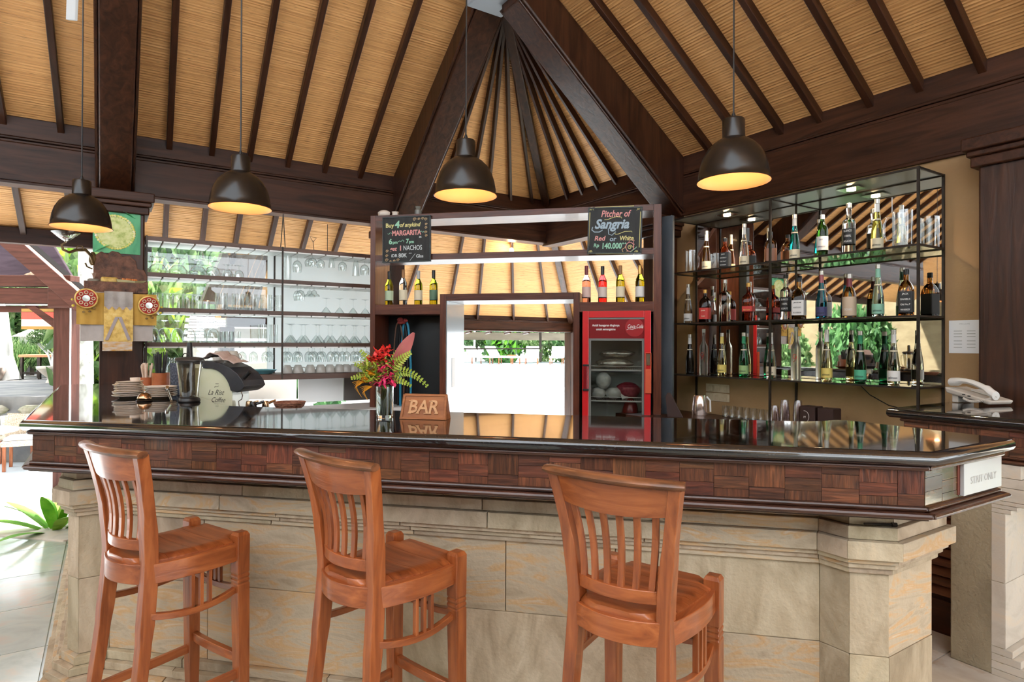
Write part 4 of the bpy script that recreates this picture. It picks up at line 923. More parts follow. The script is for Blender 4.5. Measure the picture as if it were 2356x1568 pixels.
chalkboard('margarita_board', -2.036, 2.382, .425, .382, R(-.4), 'black chalkboard with the margarita offer hung at the hutch left side', draw1)
chalkboard('sangria_board', -.231, 2.398, .415, .358, R(1.2), 'black chalkboard with the sangria price hung at the hutch right side', draw2)
# things on the hutch top
solo('seashell', M().ico((0, 0, .035), .05, 10, 8, (1.2, .8, .7), .15), PORC, 'small pale shell lying on the hutch top left corner', 'shell', (-2.31, HV + .12, 2.61), 0, smooth=True)
solo('plaster_cup', M().lathe([(.02, 0), (.03, .004), (.028, .04), (.033, .05)], 16), PORC, 'small pale pot on the hutch top beside the shell', 'pot', (-2.20, HV + .12, 2.607), smooth=True)
solo('glass_jar', M().lathe([(.026, 0), (.032, .006), (.032, .05), (.020, .065), (.026, .085)], 18), plain('murky glass', (.30, .30, .26), .2, trans=.4), 'small cloudy jar on the hutch top above the margarita board', 'jar', (-1.975, HV + .10, 2.607), smooth=True)
# hoses and cables on a hook in the lower left compartment
HY = HV + .18
def hose(name, xs, col, label, z1=1.66, r_=.011, cat='hose', dz=0):
    m = M(); a, b_ = xs; pts = [(a, 0, .55), (a - .005, 0, 1.2), (a + .01, 0, 1.5), ((a + b_) / 2 - .02, 0, z1), ((a + b_) / 2 + .02, 0, z1), (b_ - .005, 0, 1.5), (b_ + .01, 0, 1.2), (b_, 0, .6)]
    P_ = []
    for i in range(len(pts) - 1):
        for k in range(4): P_.append(Vector(pts[i]).lerp(Vector(pts[i + 1]), k / 4))
    P_.append(Vector(pts[-1]))
    for _ in range(2): P_ = [P_[0]] + [(P_[i - 1] + P_[i] * 2 + P_[i + 1]) / 4 for i in range(1, len(P_) - 1)] + [P_[-1]]
    return solo(name, m.tube(P_, r_, 8), plain(name + ' rubber', col, .4), label, cat, (0, HY + dz, 0), smooth=True)
hose('blue_hose', (-2.165, -2.075), (.02, .22, .36), 'blue hose looped over a hook in the dark left compartment')
hose('black_cable', (-2.200, -2.115), (.012, .012, .014), 'thick black cable hanging beside the blue hose', 1.655, .012, 'cable', .03)
hose('brown_cable', (-2.225, -2.130), (.10, .05, .03), 'brown cable hanging at the left of the blue hose', 1.65, .007, 'cable', -.03)
m = M()
for k in range(7): m.ico((random.uniform(-.05, .05), random.uniform(-.02, .02), random.uniform(-.02, .02)), .026, 8, 6, (1, 1, .8), .2)
solo('red_cloth', m, tex('red cloth', [(.3, (.20, .02, .02)), (.7, (.36, .05, .04))], (30, 30, 30), 4, .9, rnd=0), 'crumpled red cloth on the hook above the hoses', 'cloth', (-2.12, HY - .04, 1.665), smooth=True)

# ================================================================= DRINKS FRIDGE
FV = 5.12
fr = thing('drinks_fridge', 'red framed glass door drinks fridge standing in the hutch right bay', 'fridge', (-.215, FV, 0))
FW = .275
m = M(); m.box(-FW + .01, FW - .01, .05, .07, .12, 1.70); m.box(-FW + .01, -FW + .03, .07, .33, .12, 1.70); m.box(FW - .03, FW - .01, .07, .33, .12, 1.70); m.box(-FW + .01, FW - .01, .07, .33, 1.53, 1.70); m.box(-FW + .01, FW - .01, .07, .33, 0.02, .12); m.box(-FW + .01, FW - .01, .31, .33, .12, 1.70)
m = M(); m.box(-FW + .01, -FW + .03, .05, .30, .02, 1.71); m.box(FW - .03, FW - .01, .05, .30, .02, 1.71); m.box(-FW + .03, FW - .03, .05, .30, 1.52, 1.71); m.box(-FW + .03, FW - .03, .05, .30, .02, .12); m.box(-FW + .03, FW - .03, .285, .30, .12, 1.52)
part('cabinet', m, plain('fridge interior', (.34, .36, .33), .4), fr)
dr = part('door_frame', M().box(-FW, -FW + .052, .0, .045, .03, 1.74).box(FW - .052, FW, .0, .045, .03, 1.74).box(-FW + .052, FW - .052, .0, .045, 1.685, 1.74).box(-FW + .052, FW - .052, .0, .045, .03, .10), REDP, fr, bevel=.004, label='bright red door frame')
m = M(); m.box(-FW + .052, FW - .052, .012, .016, 1.515, 1.685); part('header_panel', m, REDD, dr)
m = M(); m.lathe([(.0005, 0), (.075, 0), (.075, .001), (.0005, .0012)], 30); part('red_disc', m, plain('disc red', (.34, .012, .016), .3), dr, loc=(.145, .0115, 1.605), rot=(R(90), 0, 0))
m = M(); m.box(-FW + .052, FW - .052, .014, .03, 1.497, 1.515); m.box(-FW + .052, -FW + .070, .016, .03, .10, 1.5); m.box(FW - .070, FW - .052, .016, .03, .10, 1.5); m.box(-FW + .052, FW - .052, .008, .013, 1.672, 1.685); part('gasket', m, plain('grey gasket', (.18, .19, .18), .5), dr)
m = M(); m.box(-FW + .052, FW - .052, .020, .024, .10, 1.5); part('door_glass', m, thin_glass('fridge door glass', (.78, .80, .78), .15), dr)
link('slogan', text_mesh('Ambil kesegaran dinginnya', .024, WTXT, .0003, 0, .0006), dr, (-.085, .0105, 1.622), (R(90), 0, 0)).scale = (.86, 1, 1)
link('slogan', text_mesh('untuk semangatmu', .024, WTXT, .0003, 0, .0006), dr, (-.085, .0105, 1.590), (R(90), 0, 0)).scale = (.86, 1, 1)
link('logo', text_mesh('Coca-Cola', .044, WTXT, .0003, .35, .0004), dr, (.150, .0092, 1.612), (R(90), 0, 0)).scale = (.66, 1, 1.15)
m = M(); m.tube([(.082, .009, 1.585), (.10, .009, 1.592), (.13, .009, 1.588), (.16, .009, 1.598)], .0018, 5); part('logo_swash', m, WTXT, dr)
m = M(); m.box(-FW + .012, -FW + .045, -.022, -.004, 1.10, 1.29); part('handle', m, REDD, dr, bevel=.004); 
for z in (1.095, 1.295): m = M(); m.box(-FW + .006, -FW + .055, -.024, .0, z - .008, z + .008); part('handle_end', m, BLACK, dr, bevel=.003)
m = M(); m.box(FW - .045, FW + .004, -.022, 0, 1.075, 1.27); m.box(FW - .045, FW - .038, -.022, 0, 1.27, 1.40); m.box(FW - .003, FW + .004, -.022, 0, 1.27, 1.40); m.box(FW - .045, FW + .004, -.022, 0, 1.395, 1.402); part('bottle_opener', m, plain('orange red plastic', (.62, .10, .04), .4), dr, bevel=.004)
m = M(); m.box(FW - .036, FW - .005, -.012, -.001, 1.30, 1.39); part('opener_plate', m, CHROME, dr, bevel=.002)
for z in (1.262, 1.007, .70):
    m = M(); m.box(-FW + .05, FW - .05, .06, .066, z - .012, z + .0); m.tube([(-FW + .05, .058, z + .026), (FW - .05, .058, z + .026)], .003, 6)
    for k in range(30): m.box(-FW + .05 + k * .0153, -FW + .053 + k * .0153, .06, .28, z - .003, z)
    part('wire_shelf', m, WHITEP, fr)
FOILM = tex('crumpled foil', [(.3, (.35, .34, .30)), (.7, (.85, .82, .74))], (25, 25, 25), 5, .25, metal=.8, bump=1.2, rnd=0)
BAGM = tex('milky plastic bag', [(.3, (.50, .50, .48)), (.7, (.72, .72, .70))], (18, 18, 18), 5, .25, bump=.8, rnd=.1, coat=.4)
def inside(name, x, y, z, sq, r_, mat, label, cat, group=None):
    m = M(); m.ico((0, 0, r_ * sq[2]), r_, 18, 12, sq, .07); return solo(name, m, mat, label, cat, (-.215 + x, FV + y, z), 0, group, smooth=True, auto=80)
inside('foil_parcel', -.02, .16, 1.264, (1.7, .9, .5), .09, FOILM, 'crumpled silver foil parcel lying on the top fridge shelf', 'parcel', 'foil parcels')
inside('foil_parcel', .00, .17, 1.354, (1.75, .85, .42), .085, FOILM, 'upper silver foil parcel stacked in the fridge', 'parcel', 'foil parcels')
inside('ice_bag', -.11, .14, 1.095, (.9, .8, 1), .07, BAGM, 'round milky bag balanced on top of the other fridge bags', 'bag', 'plastic bags')
inside('ice_bag', -.155, .16, 1.008, (1, .8, .8), .062, BAGM, 'milky bag at the left of the middle fridge shelf', 'bag', 'plastic bags')
inside('ice_bag', -.03, .16, 1.008, (1, .8, .75), .066, BAGM, 'milky bag at the centre of the middle fridge shelf', 'bag', 'plastic bags')
m = M(); m.loft([[(-.02, 0, .10), (-.015, .01, .10), (-.02, .02, .10)], [(.03, 0, 0), (.08, .04, .0), (.10, .02, .03)]]); solo('knotted_bag', m, BAGM, 'creased knotted clear bag leaning right on the middle fridge shelf', 'bag', (-.20, FV + .14, 1.009), smooth=True)
inside('berry_bag', .09, .20, 1.008, (1.3, .8, .9), .08, tex('red berries', [(.3, (.20, .01, .02)), (.7, (.45, .06, .10))], (40, 40, 40), 4, .4, rnd=0), 'dark red bag at the right of the middle fridge shelf', 'bag', 'plastic bags')
inside('pink_parcel', -.10, .17, .702, (1.5, .9, .6), .10, tex('magenta pack', [(.3, (.25, .01, .06)), (.7, (.50, .04, .14))], (10, 10, 10), 4, .4, rnd=0), 'magenta package low in the fridge', 'parcel')
inside('red_jug', .11, .17, .702, (.7, .7, 1.6), .10, REDD, 'dark red container low at the right inside the fridge', 'container')

# ================================================================= BAR STOOLS
def stool(label):
    t = thing('bar_chair', label, 'bar chair', (0, 0, 0), 0, 'teak bar chairs along the counter')
    zs, wf, wr, d = .731, .381, .300, .350; hf, hr = wf / 2, wr / 2; y0, y1 = -d / 2, d / 2
    # legs: front, with notched rings and a chamfered head
    for sx in (-1, 1):
        m = M(); prof = [(0, .017), (.20, .021), (.56, .024), (.575, .024), (.580, .0215), (.586, .024), (.592, .024), (.597, .0215), (.603, .024), (.609, .024), (.614, .0215), (.620, .024), (.745, .0245), (.756, .0245), (.768, .018)]
        rings = []
        for z, h in prof:
            cx_ = sx * (hf - .024 + .020 * max(0, (.6 - z)) * .35); cy_ = y1 - .024 + .012 * max(0, .6 - z)
            rings.append([(cx_ - h, cy_ - h, z), (cx_ + h, cy_ - h, z), (cx_ + h, cy_ + h, z), (cx_ - h, cy_ + h, z)])
        m.loft(rings); part('leg', m, TKZ, t, bevel=.002)
    # rear legs run on into the back posts
    def post_c(z):                                            # centre of the rear post at height z
        if z <= zs: k = (zs - z) / zs; return (hr - .016 + .028 * k, y0 + .016 - .085 * k ** 1.3)
        k = (z - zs) / (1.123 - zs); return (hr - .016 + .052 * k ** 1.5, y0 + .016 - .012 * k - .045 * k ** 2)
    for sx in (-1, 1):
        rings = []
        for i in range(22):
            z = 1.108 * i / 21; cx_, cy_ = post_c(z); h = .019 + (.004 if .5 < z < .85 else 0) ; hx = .0155 + (.004 if .3 < z < .9 else .001)
            if z < .4: h -= .004 * (1 - z / .4)
            rings.append([(sx * cx_ - hx, cy_ - h, z), (sx * cx_ + hx, cy_ - h, z), (sx * cx_ + hx, cy_ + h, z), (sx * cx_ - hx, cy_ + h, z)])
        m = M(); m.loft(rings); part('back_post', m, TKZ, t, bevel=.002, smooth=True, auto=30)
    # curved seat rails
    def arc(p, q, bulge, n=10):
        p = Vector(p); q = Vector(q); dv = q - p; nn = Vector((dv.y, -dv.x, 0)).normalized()
        return [p.lerp(q, i / n) + nn * bulge * 4 * (i / n) * (1 - i / n) for i in range(n + 1)]
    def bent(p, q, bulge, w_, h_, name, mat, z, n=10, lab=None, dz=0):
        pts = arc((p[0], p[1], z), (q[0], q[1], z), bulge, n); m = M(); wds = []
        for i in range(len(pts)):
            tv = (pts[min(i + 1, n)] - pts[max(i - 1, 0)]).normalized(); wds.append(Vector((tv.y, -tv.x, 0)) * w_ / 2)
            if dz: pts[i].z += dz * 4 * (i / n) * (1 - i / n)
        m.strip(pts, wds, Vector((0, 0, h_ / 2))); return part(name, m, mat, t, bevel=.002, smooth=True, auto=30, label=lab)
    zc_ = zs - .034
    bent((-hf + .03, y1 - .03), (-hr + .012, y0 + .02), -.018 if False else .020, .030, .066, 'seat_rail', TKY, zc_)
    bent((hr - .012, y0 + .02), (hf - .03, y1 - .03), .020, .030, .066, 'seat_rail', TKY, zc_)
    bent((-hr + .02, y0 + .012), (hr - .02, y0 + .012), .042, .030, .066, 'seat_rail', TKX, zc_)
    bent((hf - .04, y1 - .028), (-hf + .04, y1 - .028), .010, .026, .066, 'seat_rail', TKX, zc_)
    # dished seat made of four boards
    def seat_edge(y):                                         # half width of the seat at y
        k = (y - y0) / d; return hr - .012 + (hf - hr + .0) * k + .020 * 4 * k * (1 - k) * .8
    cuts = [y0 - .030, y0 + .075, y0 + .170, y0 + .262, y1 + .002]
    for c0, c1 in zip(cuts, cuts[1:]):
        rings = []
        for i in range(9):
            y = c0 + .0008 + (c1 - c0 - .0016) * i / 8
            if y < y0 + .02: hw = (hr - .026) * math.sqrt(max(.02, 1 - ((y0 + .02 - y) / .055) ** 2))
            else: hw = seat_edge(y) - .014
            if y > y1 - .052: hw = min(hw, hf - .056)
            ring = []
            for j in range(13):
                x = -hw + 2 * hw * j / 12; ex = 1 - (x / hw) ** 2
                kk = max(0, min(1, (y - y0) / d)); dish = -.010 * math.sin(PI * kk) * ex + .004
                edge = -.012 if j in (0, 12) else (-.001 if j in (1, 11) else 0)
                ring.append((x, y, zs + .012 + dish + edge))
            rings.append(ring + [(hw, y, zs - .010), (-hw, y, zs - .010)])
        m = M(); m.loft(rings); part('seat_board', m, TKX, t, smooth=True, auto=28)
    # crest rail and lower back rail, both bowed backwards
    def back_line(z, bul, inset=.0, n=14):
        cx_, cy_ = post_c(z); return [Vector((x, cy_ - bul * (1 - (x / (cx_ - inset)) ** 2), z)) for x in [-(cx_ - inset) + 2 * (cx_ - inset) * i / n for i in range(n + 1)]]
    m = M(); rings = []
    for i in range(15):
        ring = []
        for z, w_ in ((1.020, .011), (1.030, .0125), (1.060, .013), (1.095, .013)):
            p = back_line(z, .030, .006)[i]; ring.append((p.x, p.y - w_, p.z - (0.010 * (1 - (i / 7 - 1) ** 2) if z == 1.020 else 0)))
        for z, w_ in ((1.095, .013), (1.060, .013), (1.030, .0125), (1.020, .011)):
            p = back_line(z, .030, .006)[i]; ring.append((p.x, p.y + w_, p.z - (0.010 * (1 - (i / 7 - 1) ** 2) if z == 1.020 else 0)))
        rings.append(ring)
    m.loft(rings); part('crest_rail', m, TKX, t, smooth=True, auto=35)
    rings = []
    pts = back_line(1.108, .030, -.022)
    for i, p in enumerate(pts):
        tv = (pts[min(i + 1, 14)] - pts[max(i - 1, 0)]).normalized(); nn = Vector((tv.y, -tv.x, 0)); k = .86 if i in (0, 14) else 1
        rings.append([p + nn * .024 * k * math.cos(a) + Vector((0, 0, .0135 * k * math.sin(a) + .001)) - nn * -.004 for a in [2 * PI * j / 12 for j in range(12)]])
    m = M(); m.loft(rings); part('top_roll', m, TKWORN, t, smooth=True, auto=50, label='rounded dark worn top edge')
    m = M(); pts = back_line(.792, .036, .010); wds = []
    for i in range(15):
        tv = (pts[min(i + 1, 14)] - pts[max(i - 1, 0)]).normalized(); wds.append(Vector((tv.y, -tv.x, 0)) * .010)
    m.strip(pts, wds, Vector((0, 0, .018))); part('lower_back_rail', m, TKX, t, bevel=.002, smooth=True, auto=30)
    for k in range(6):                                        # six flat back slats
        f = (k + .75) / 6.5
        pts = []
        for i in range(7):
            z = .800 + (1.026 - .800) * i / 6; ln = back_line(z, .036 - .006 * i / 6, .006); q = f * 14; a = int(q); p = ln[a].lerp(ln[min(a + 1, 14)], q - a); p.y += .010 * math.sin(PI * i / 6); pts.append(p)
        m = M(); m.strip(pts, Vector((.0095, 0, 0)), Vector((0, .0055, 0))); part('back_slat', m, TKZ, t, bevel=.0015)
    # arched rails with three little spindles, then the foot stretchers
    zb = .560
    for a, b_, bl, nm in (((-hf + .03, y1 - .03), (-hr + .0, y0 + .012), .020, 'y'), ((hr - .0, y0 + .012), (hf - .03, y1 - .03), .020, 'y'), ((hf - .04, y1 - .026), (-hf + .04, y1 - .026), .006, 'x')):
        bent(a, b_, bl, .020, .022, 'arched_rail', TKY if nm == 'y' else TKX, zb, dz=-.020)
        pts = arc((*a, 0), (*b_, 0), bl, 10)
        mid = (.42, .52, .62) if nm == 'y' else (.40, .50, .60)
        for f in mid:
            q = f * 10; i = int(q); p = pts[i].lerp(pts[i + 1], q - i); z0 = zb - .020 * 4 * f * (1 - f)
            m = M(); m.box(p.x - .008, p.x + .008, p.y - .006, p.y + .006, z0 + .008, zs - .065); part('spindle', m, TKZ, t, bevel=.001)
    cr = post_c(.24)
    m = M(); m.strip([(-cr[0], cr[1], .245), (-hf + .022, y1 - .02, .245)], Vector((.009, 0, 0)), Vector((0, 0, .016))); part('stretcher', m, TKY, t, bevel=.002)
    m = M(); m.strip([(cr[0], cr[1], .245), (hf - .022, y1 - .02, .245)], Vector((.009, 0, 0)), Vector((0, 0, .016))); part('stretcher', m, TKY, t, bevel=.002)
    m = M(); m.strip([(-cr[0], cr[1], .215), (cr[0], cr[1], .215)], Vector((0, .009, 0)), Vector((0, 0, .016))); part('stretcher', m, TKX, t, bevel=.002)
    bent((hf - .03, y1 - .012), (-hf + .03, y1 - .012), -.026, .022, .034, 'footrest', TKX, .290, dz=.016)
    return t
chair = stool('teak bar chair at left before the stone pillar, seen from behind')
chair.location = (-1.679, 1.985, 0); chair.rotation_euler = (0, 0, -R(22))
dup(chair, (-.835, 1.975, 0), -R(29), 'teak bar chair in the middle, in front of the wooden bar sign')
dup(chair, (-.000, 1.915, 0), -R(23), 'teak bar chair at right, its back turned fully towards the viewer')

# ================================================================= ON THE BAR TOP
ZB = 1.150
def plate_mesh(r_=.0575, h=.016):
    m = M(); m.lathe([(.0004, 0), (r_ * .55, 0), (r_ * .58, .002), (r_ * .80, h * .45), (r_, h * .86), (r_, h), (r_ - .002, h), (r_ * .78, h * .55), (r_ * .55, .0035), (.0004, .003)], 32, cap=False); return m.mesh('saucer', PORC, True, 60)
pm = [plate_mesh(.070, .016), plate_mesh(.078, .017), plate_mesh(.086, .018)]
names = ['topmost', 'second from the top', 'third from the top', 'fourth from the top', 'fifth from the top', 'sixth from the top', 'seventh from the top', 'lowest but one', 'lowest']
z = ZB; PL = (-2.90, 3.055); cols9 = [2, 2, 2, 1, 1, 1, 1, 0, 0]
for i, k in enumerate(cols9):
    tl = random.uniform(-.03, .03)
    gthing(pm[k], (PL[0] + random.uniform(-.006, .006), PL[1] + random.uniform(-.006, .006), z), (0, tl, 0), f'cream saucer in the taller left stack, {names[8 - i]}', 'saucer', 'left stack of saucers', 'saucer'); z += .0098 if i else .0115
z_top = z
tag(link('ramekin', M().lathe([(.0004, 0), (.024, 0), (.026, .003), (.026, .020), (.024, .020), (.023, .004), (.0004, .003)], 20, cap=False).mesh('ramekin', PORC, True), None, (PL[0] + .02, PL[1] + .02, z_top + .006)), 'small cream dish standing on the taller left saucer stack', 'dish')
z = ZB
for i in range(6):
    gthing(pm[2], (-2.700 + random.uniform(-.004, .004), 3.065 + random.uniform(-.004, .004), z), (0, random.uniform(-.02, .02), 0), f'cream saucer in the lower right stack, {["topmost", "second from the top", "third from the top", "fourth from the top", "lowest but one", "lowest"][5 - i]}', 'saucer', 'right stack of saucers', 'saucer'); z += .0105
bl = thing('service_bell', 'brass coloured service bell between the two saucer stacks', 'bell', (-2.655, 2.90, ZB))
part('base', M().lathe([(.0004, 0), (.040, 0), (.042, .004), (.038, .009), (.030, .012), (.0004, .013)], 24), BLKM, bl, smooth=True)
part('dome', M().lathe([(.036, .014), (.036, .018), (.031, .032), (.018, .044), (.005, .048)], 28), BRONZE, bl, smooth=True)
part('button', M().lathe([(.004, .046), (.004, .056), (.006, .058), (.004, .061)], 12), CHROME, bl, smooth=True)
ty = thing('service_tray', 'round terracotta tray edge behind the saucers', 'tray', (-3.12, 3.42, ZB))
part('dish', M().lathe([(.0004, .0), (.10, .0), (.135, .012), (.15, .030), (.146, .030), (.13, .016), (.10, .006), (.0004, .006)], 36, cap=False), TERRA, ty, smooth=True)
def pot_with(x, y, name, label, group, rad, h, sticks, n, sh, srad, scol, slabel, sname):
    t = thing('stick_pot', label, 'pot', (x, y, ZB + .0075))
    part('pot', M().lathe([(.0004, 0), (rad, 0), (rad, h), (rad - .005, h), (rad - .005, .006), (.0004, .006)], 28, cap=False), TERRA, t, smooth=True)
    rr = random.Random(3)
    for k in range(n):
        a = rr.uniform(0, 2 * PI); q = rad * .62 * math.sqrt(rr.random()); lean = .016
        bx, by = q * math.cos(a), q * math.sin(a); hh = sh * rr.uniform(.86, 1.03)
        m = M(); m.tube([(bx * .5, by * .5, .012), (bx * (1.0 + lean * 22), by * (1.0 + lean * 22), hh)], srad, 6)
        o = link(sname, m.mesh(sname, scol), None, (x, y, ZB + .0075)); tag(o, slabel, sname.replace('_', ' '), group)
STR = tex('paper wrapped sugar', [(.3, (.70, .52, .40)), (.7, (.85, .70, .56))], (40, 40, 40), 3, .6, rnd=.06)
pot_with(-3.17, 3.48, 'a', 'low terracotta pot holding wrapped toothpick sticks', 'wrapped sticks in the low terracotta pot', .046, .085, None, 16, .175, .0055, STR, 'pale wrapped stick in the low terracotta pot', 'wrapped_stick')
pot_with(-3.06, 3.475, 'b', 'taller terracotta pot holding black drinking straws', 'black straws in the tall terracotta pot', .052, .115, None, 22, .245, .0040, plain('black straw', (.035, .035, .038), .4), 'black drinking straw in the taller terracotta pot', 'straw')
SPM = M(); SPM.ico((0, 0, .008), .020, 12, 8, (1.3, .9, .45)); SPM.tube([(.02, 0, .010), (.07, .01, .030), (.12, .01, .050)], .0028, 6)
solo('spoon', SPM, CHROME, 'steel spoon lying behind the right saucer stack', 'spoon', (-2.90, 3.30, ZB + .001), .2, smooth=True)
# blender
bd = thing('jug_blender', 'smoked plastic blender jug with black lid on the bar top', 'blender', (-2.40, 2.93, ZB), 2.2); bd.scale = (.84, .84, .98)
m = M(); m.lathe([(.052, .022), (.056, .03), (.058, .07), (.064, .13), (.072, .18), (.076, .215), (.0735, .215), (.069, .18), (.061, .13), (.055, .07), (.052, .034), (.0004, .030)], 30, cap=False); part('jug', m, SMOKE, bd, smooth=True)
m = M(); m.lathe([(.0004, 0), (.062, 0), (.066, .006), (.060, .020), (.052, .024), (.0004, .024)], 28); part('base', m, BLACK, bd, smooth=True)
m = M(); m.lathe([(.074, .208), (.0765, .222), (.088, .224), (.088, .230), (.076, .242), (.030, .248), (.0004, .248)], 32, cap=False); part('lid', m, plain('grey rubber lid', (.05, .045, .042), .35), bd, smooth=True)
m = M(); m.lathe([(.020, .246), (.018, .27), (.016, .318), (.013, .326), (.0004, .328)], 18); part('tamper', m, BLACK, bd, smooth=True)
m = M(); m.box(.012, .0185, -.013, .004, .250, .318); part('yellow_stripe', m, plain('yellow sticker', (.80, .50, .04), .5), bd)
m = M(); m.lathe([(.016, .028), (.022, .06), (.020, .12), (.012, .155), (.002, .165)], 16); m.box(-.034, .034, -.003, .003, .036, .042); part('blade_tower', m, BLACK, bd, smooth=True)
m = M(); m.tube([(.074, 0, .205), (.100, 0, .190), (.104, 0, .140), (.096, 0, .080), (.070, 0, .060)], .009, 8); part('handle', m, SMOKE, bd, smooth=True)
m = M(); m.tube([(-.05, 0, .243), (-.05, 0, .262), (.0, .03, .266), (.03, .045, .248)], .003, 6); part('lid_clip', m, IRON, bd)
# dark inner cutting machine body left of the coffee machine
m = M(); m.loft([[(-.045, -.05, 0), (.045, -.05, 0), (.045, .05, 0), (-.045, .05, 0)], [(-.055, -.055, .195), (.035, -.055, .195), (.035, .055, .195), (-.055, .055, .195)]])
solo('dark_canister', m, tex('speckled dark blue', [(.4, (.03, .035, .055)), (.6, (.10, .12, .16))], (90, 90, 90), 3, .4, rnd=0), 'dark blue grey canister behind the blender jug', 'canister', (-2.735, 3.29, ZB), bevel=.004)
m = M(); m.tube([(0, 0, .06), (.12, -.11, .012)], .006, 8); m.tube([(-.02, .02, .075), (0, 0, .06)], .010, 8); solo('tongs', m, CHROME, 'steel utensil leaning between saucers and blender', 'utensil', (-2.58, 2.98, ZB - .004), smooth=True)
# vase and flowers
vz = thing('glass_vase', 'clear cylinder glass vase with tropical flowers beside the bar sign', 'vase', (-1.085, 2.50, ZB))
VM = M(); VM.lathe([(.0004, 0), (.034, 0), (.036, .003), (.037, .135), (.0345, .135), (.033, .014), (.0004, .012)], 32, cap=False); part('glass', VM, CLRG, vz, smooth=True)
VX = Vector((-1.085, 2.50, ZB))
GR1 = tex('yellow green leaf', [(.3, (.22, .34, .03)), (.7, (.50, .58, .08))], (20, 20, 20), 4, .5, rnd=.1); GR2 = tex('stem green', [(.3, (.10, .20, .03)), (.7, (.25, .36, .06))], (20, 20, 20), 4, .5, rnd=.1)
FRD = plain('red petal', (.72, .035, .03), .45); FPK = plain('magenta petal', (.70, .03, .13), .4); FOR = plain('orange petal', (.85, .38, .02), .5); FPL = plain('blush petal', (.72, .45, .34), .5); FLF = tex('red cordyline', [(.3, (.30, .06, .06)), (.7, (.52, .16, .14))], (6, 6, 6), 4, .4, rnd=0)
m = M(); rr = random.Random(5)
for k in range(26):
    a = rr.uniform(0, 6.28); q = .024 * math.sqrt(rr.random()); m.tube([(q * math.cos(a), q * math.sin(a), .016), (q * .8 * math.cos(a + 1), q * .8 * math.sin(a + 1), .14)], .0022, 5)
part('stems', m, GR2, vz, smooth=True)
def petal(m, c, d, L_, w_, up=Vector((0, 0, 1)), droop=0):
    d = Vector(d).normalized(); s = d.cross(up); s = s.normalized() if s.length > .01 else Vector((1, 0, 0)); n = s.cross(d); c = Vector(c)
    pts = []
    for f, ww in ((0, .15), (.35, 1), (.7, .85), (1, .05)):
        p = c + d * L_ * f - Vector((0, 0, droop * f * f)); pts.append((p - s * w_ * ww / 2, p + s * w_ * ww / 2 , p + n * w_ * .18))
    for (a, b_, e), (a2, b2, e2) in zip(pts, pts[1:]): m.add([a, e, b_, a2, e2, b2], [(0, 1, 4, 3), (1, 2, 5, 4)])
def cluster(name, c, n, L_, w_, mat, label, droop=0, zb=(-.3, 1), sp=.02):
    m = M(); rr = random.Random(len(label))
    for _ in range(n):
        d = Vector((rr.uniform(-1, 1), rr.uniform(-1, 1), rr.uniform(*zb))); petal(m, (rr.uniform(-sp, sp), rr.uniform(-sp, sp), rr.uniform(-sp, sp)), d, L_ * rr.uniform(.7, 1.1), w_, droop=droop)
    o = part(name, m, mat, vz, label=label, loc=c, smooth=True, auto=80); return o
cluster('red_flower', (-.015, .0, .262), 40, .036, .016, FRD, 'scarlet blossom at the top', sp=.022); cluster('red_flower', (-.052, .0, .242), 30, .032, .015, FRD, 'scarlet blossom at upper left', sp=.015); cluster('red_flower', (.010, 0, .290), 18, .026, .012, FRD, 'scarlet blossom tip', sp=.010)
cluster('ginger_flower', (.018, -.02, .205), 40, .032, .012, FPK, 'magenta ginger head', 0, (-.6, .9), .028); cluster('ginger_flower', (.030, -.02, .170), 30, .030, .012, FPK, 'magenta ginger lower head', .004, (-.9, .4), .022); cluster('ginger_flower', (-.010, -.02, .155), 22, .030, .012, FPK, 'magenta ginger bud', .004, (-.9, .4), .018)
cluster('orange_flower', (-.058, -.015, .190), 24, .020, .014, FOR, 'orange blossom', sp=.010); cluster('orange_flower', (-.078, -.02, .158), 20, .018, .013, FOR, 'orange blossom at lower left', sp=.010); cluster('orange_flower', (-.100, 0, .175), 12, .016, .010, FOR, 'orange bud at far left', sp=.008)
cluster('pale_flower', (-.092, 0, .222), 20, .020, .010, FPL, 'blush blossom at left', sp=.010); cluster('pale_flower', (-.060, 0, .210), 14, .018, .010, FPL, 'blush blossom', sp=.008)
m = M()
for k in range(10): m.tube([(0, 0, 0), (-.022 - .002 * k, -.01, .004 - .0035 * k), (-.050 + .0035 * k, -.012 + .003 * k, -.004 - .0072 * k)], .0007, 4)
part('stamens', m, FOR, vz, loc=(-.085, -.02, .155)); part('stamens', m, FOR, vz, loc=(-.045, -.03, .135))
def frond(c, d, L_, n, w_, droop, name='fern_frond'):
    m = M(); d = Vector(d).normalized(); s = d.cross(Vector((0, 1, 0))).normalized(); prev = Vector((0, 0, 0)); pts = []
    for i in range(n + 1):
        f = i / n; pts.append(d * L_ * f - Vector((0, 0, droop * f * f)))
    m.tube(pts, .0013, 4)
    for i in range(1, n + 1):
        f = i / n; tv = (pts[i] - pts[i - 1]).normalized(); s = tv.cross(Vector((0, 1, 0))).normalized()
        for sd in (-1, 1): petal(m, pts[i], s * sd + tv * .5, w_ * (1.1 - f * .75), .010, Vector((0, 1, .01)))
    part(name, m, GR1, vz, loc=c)
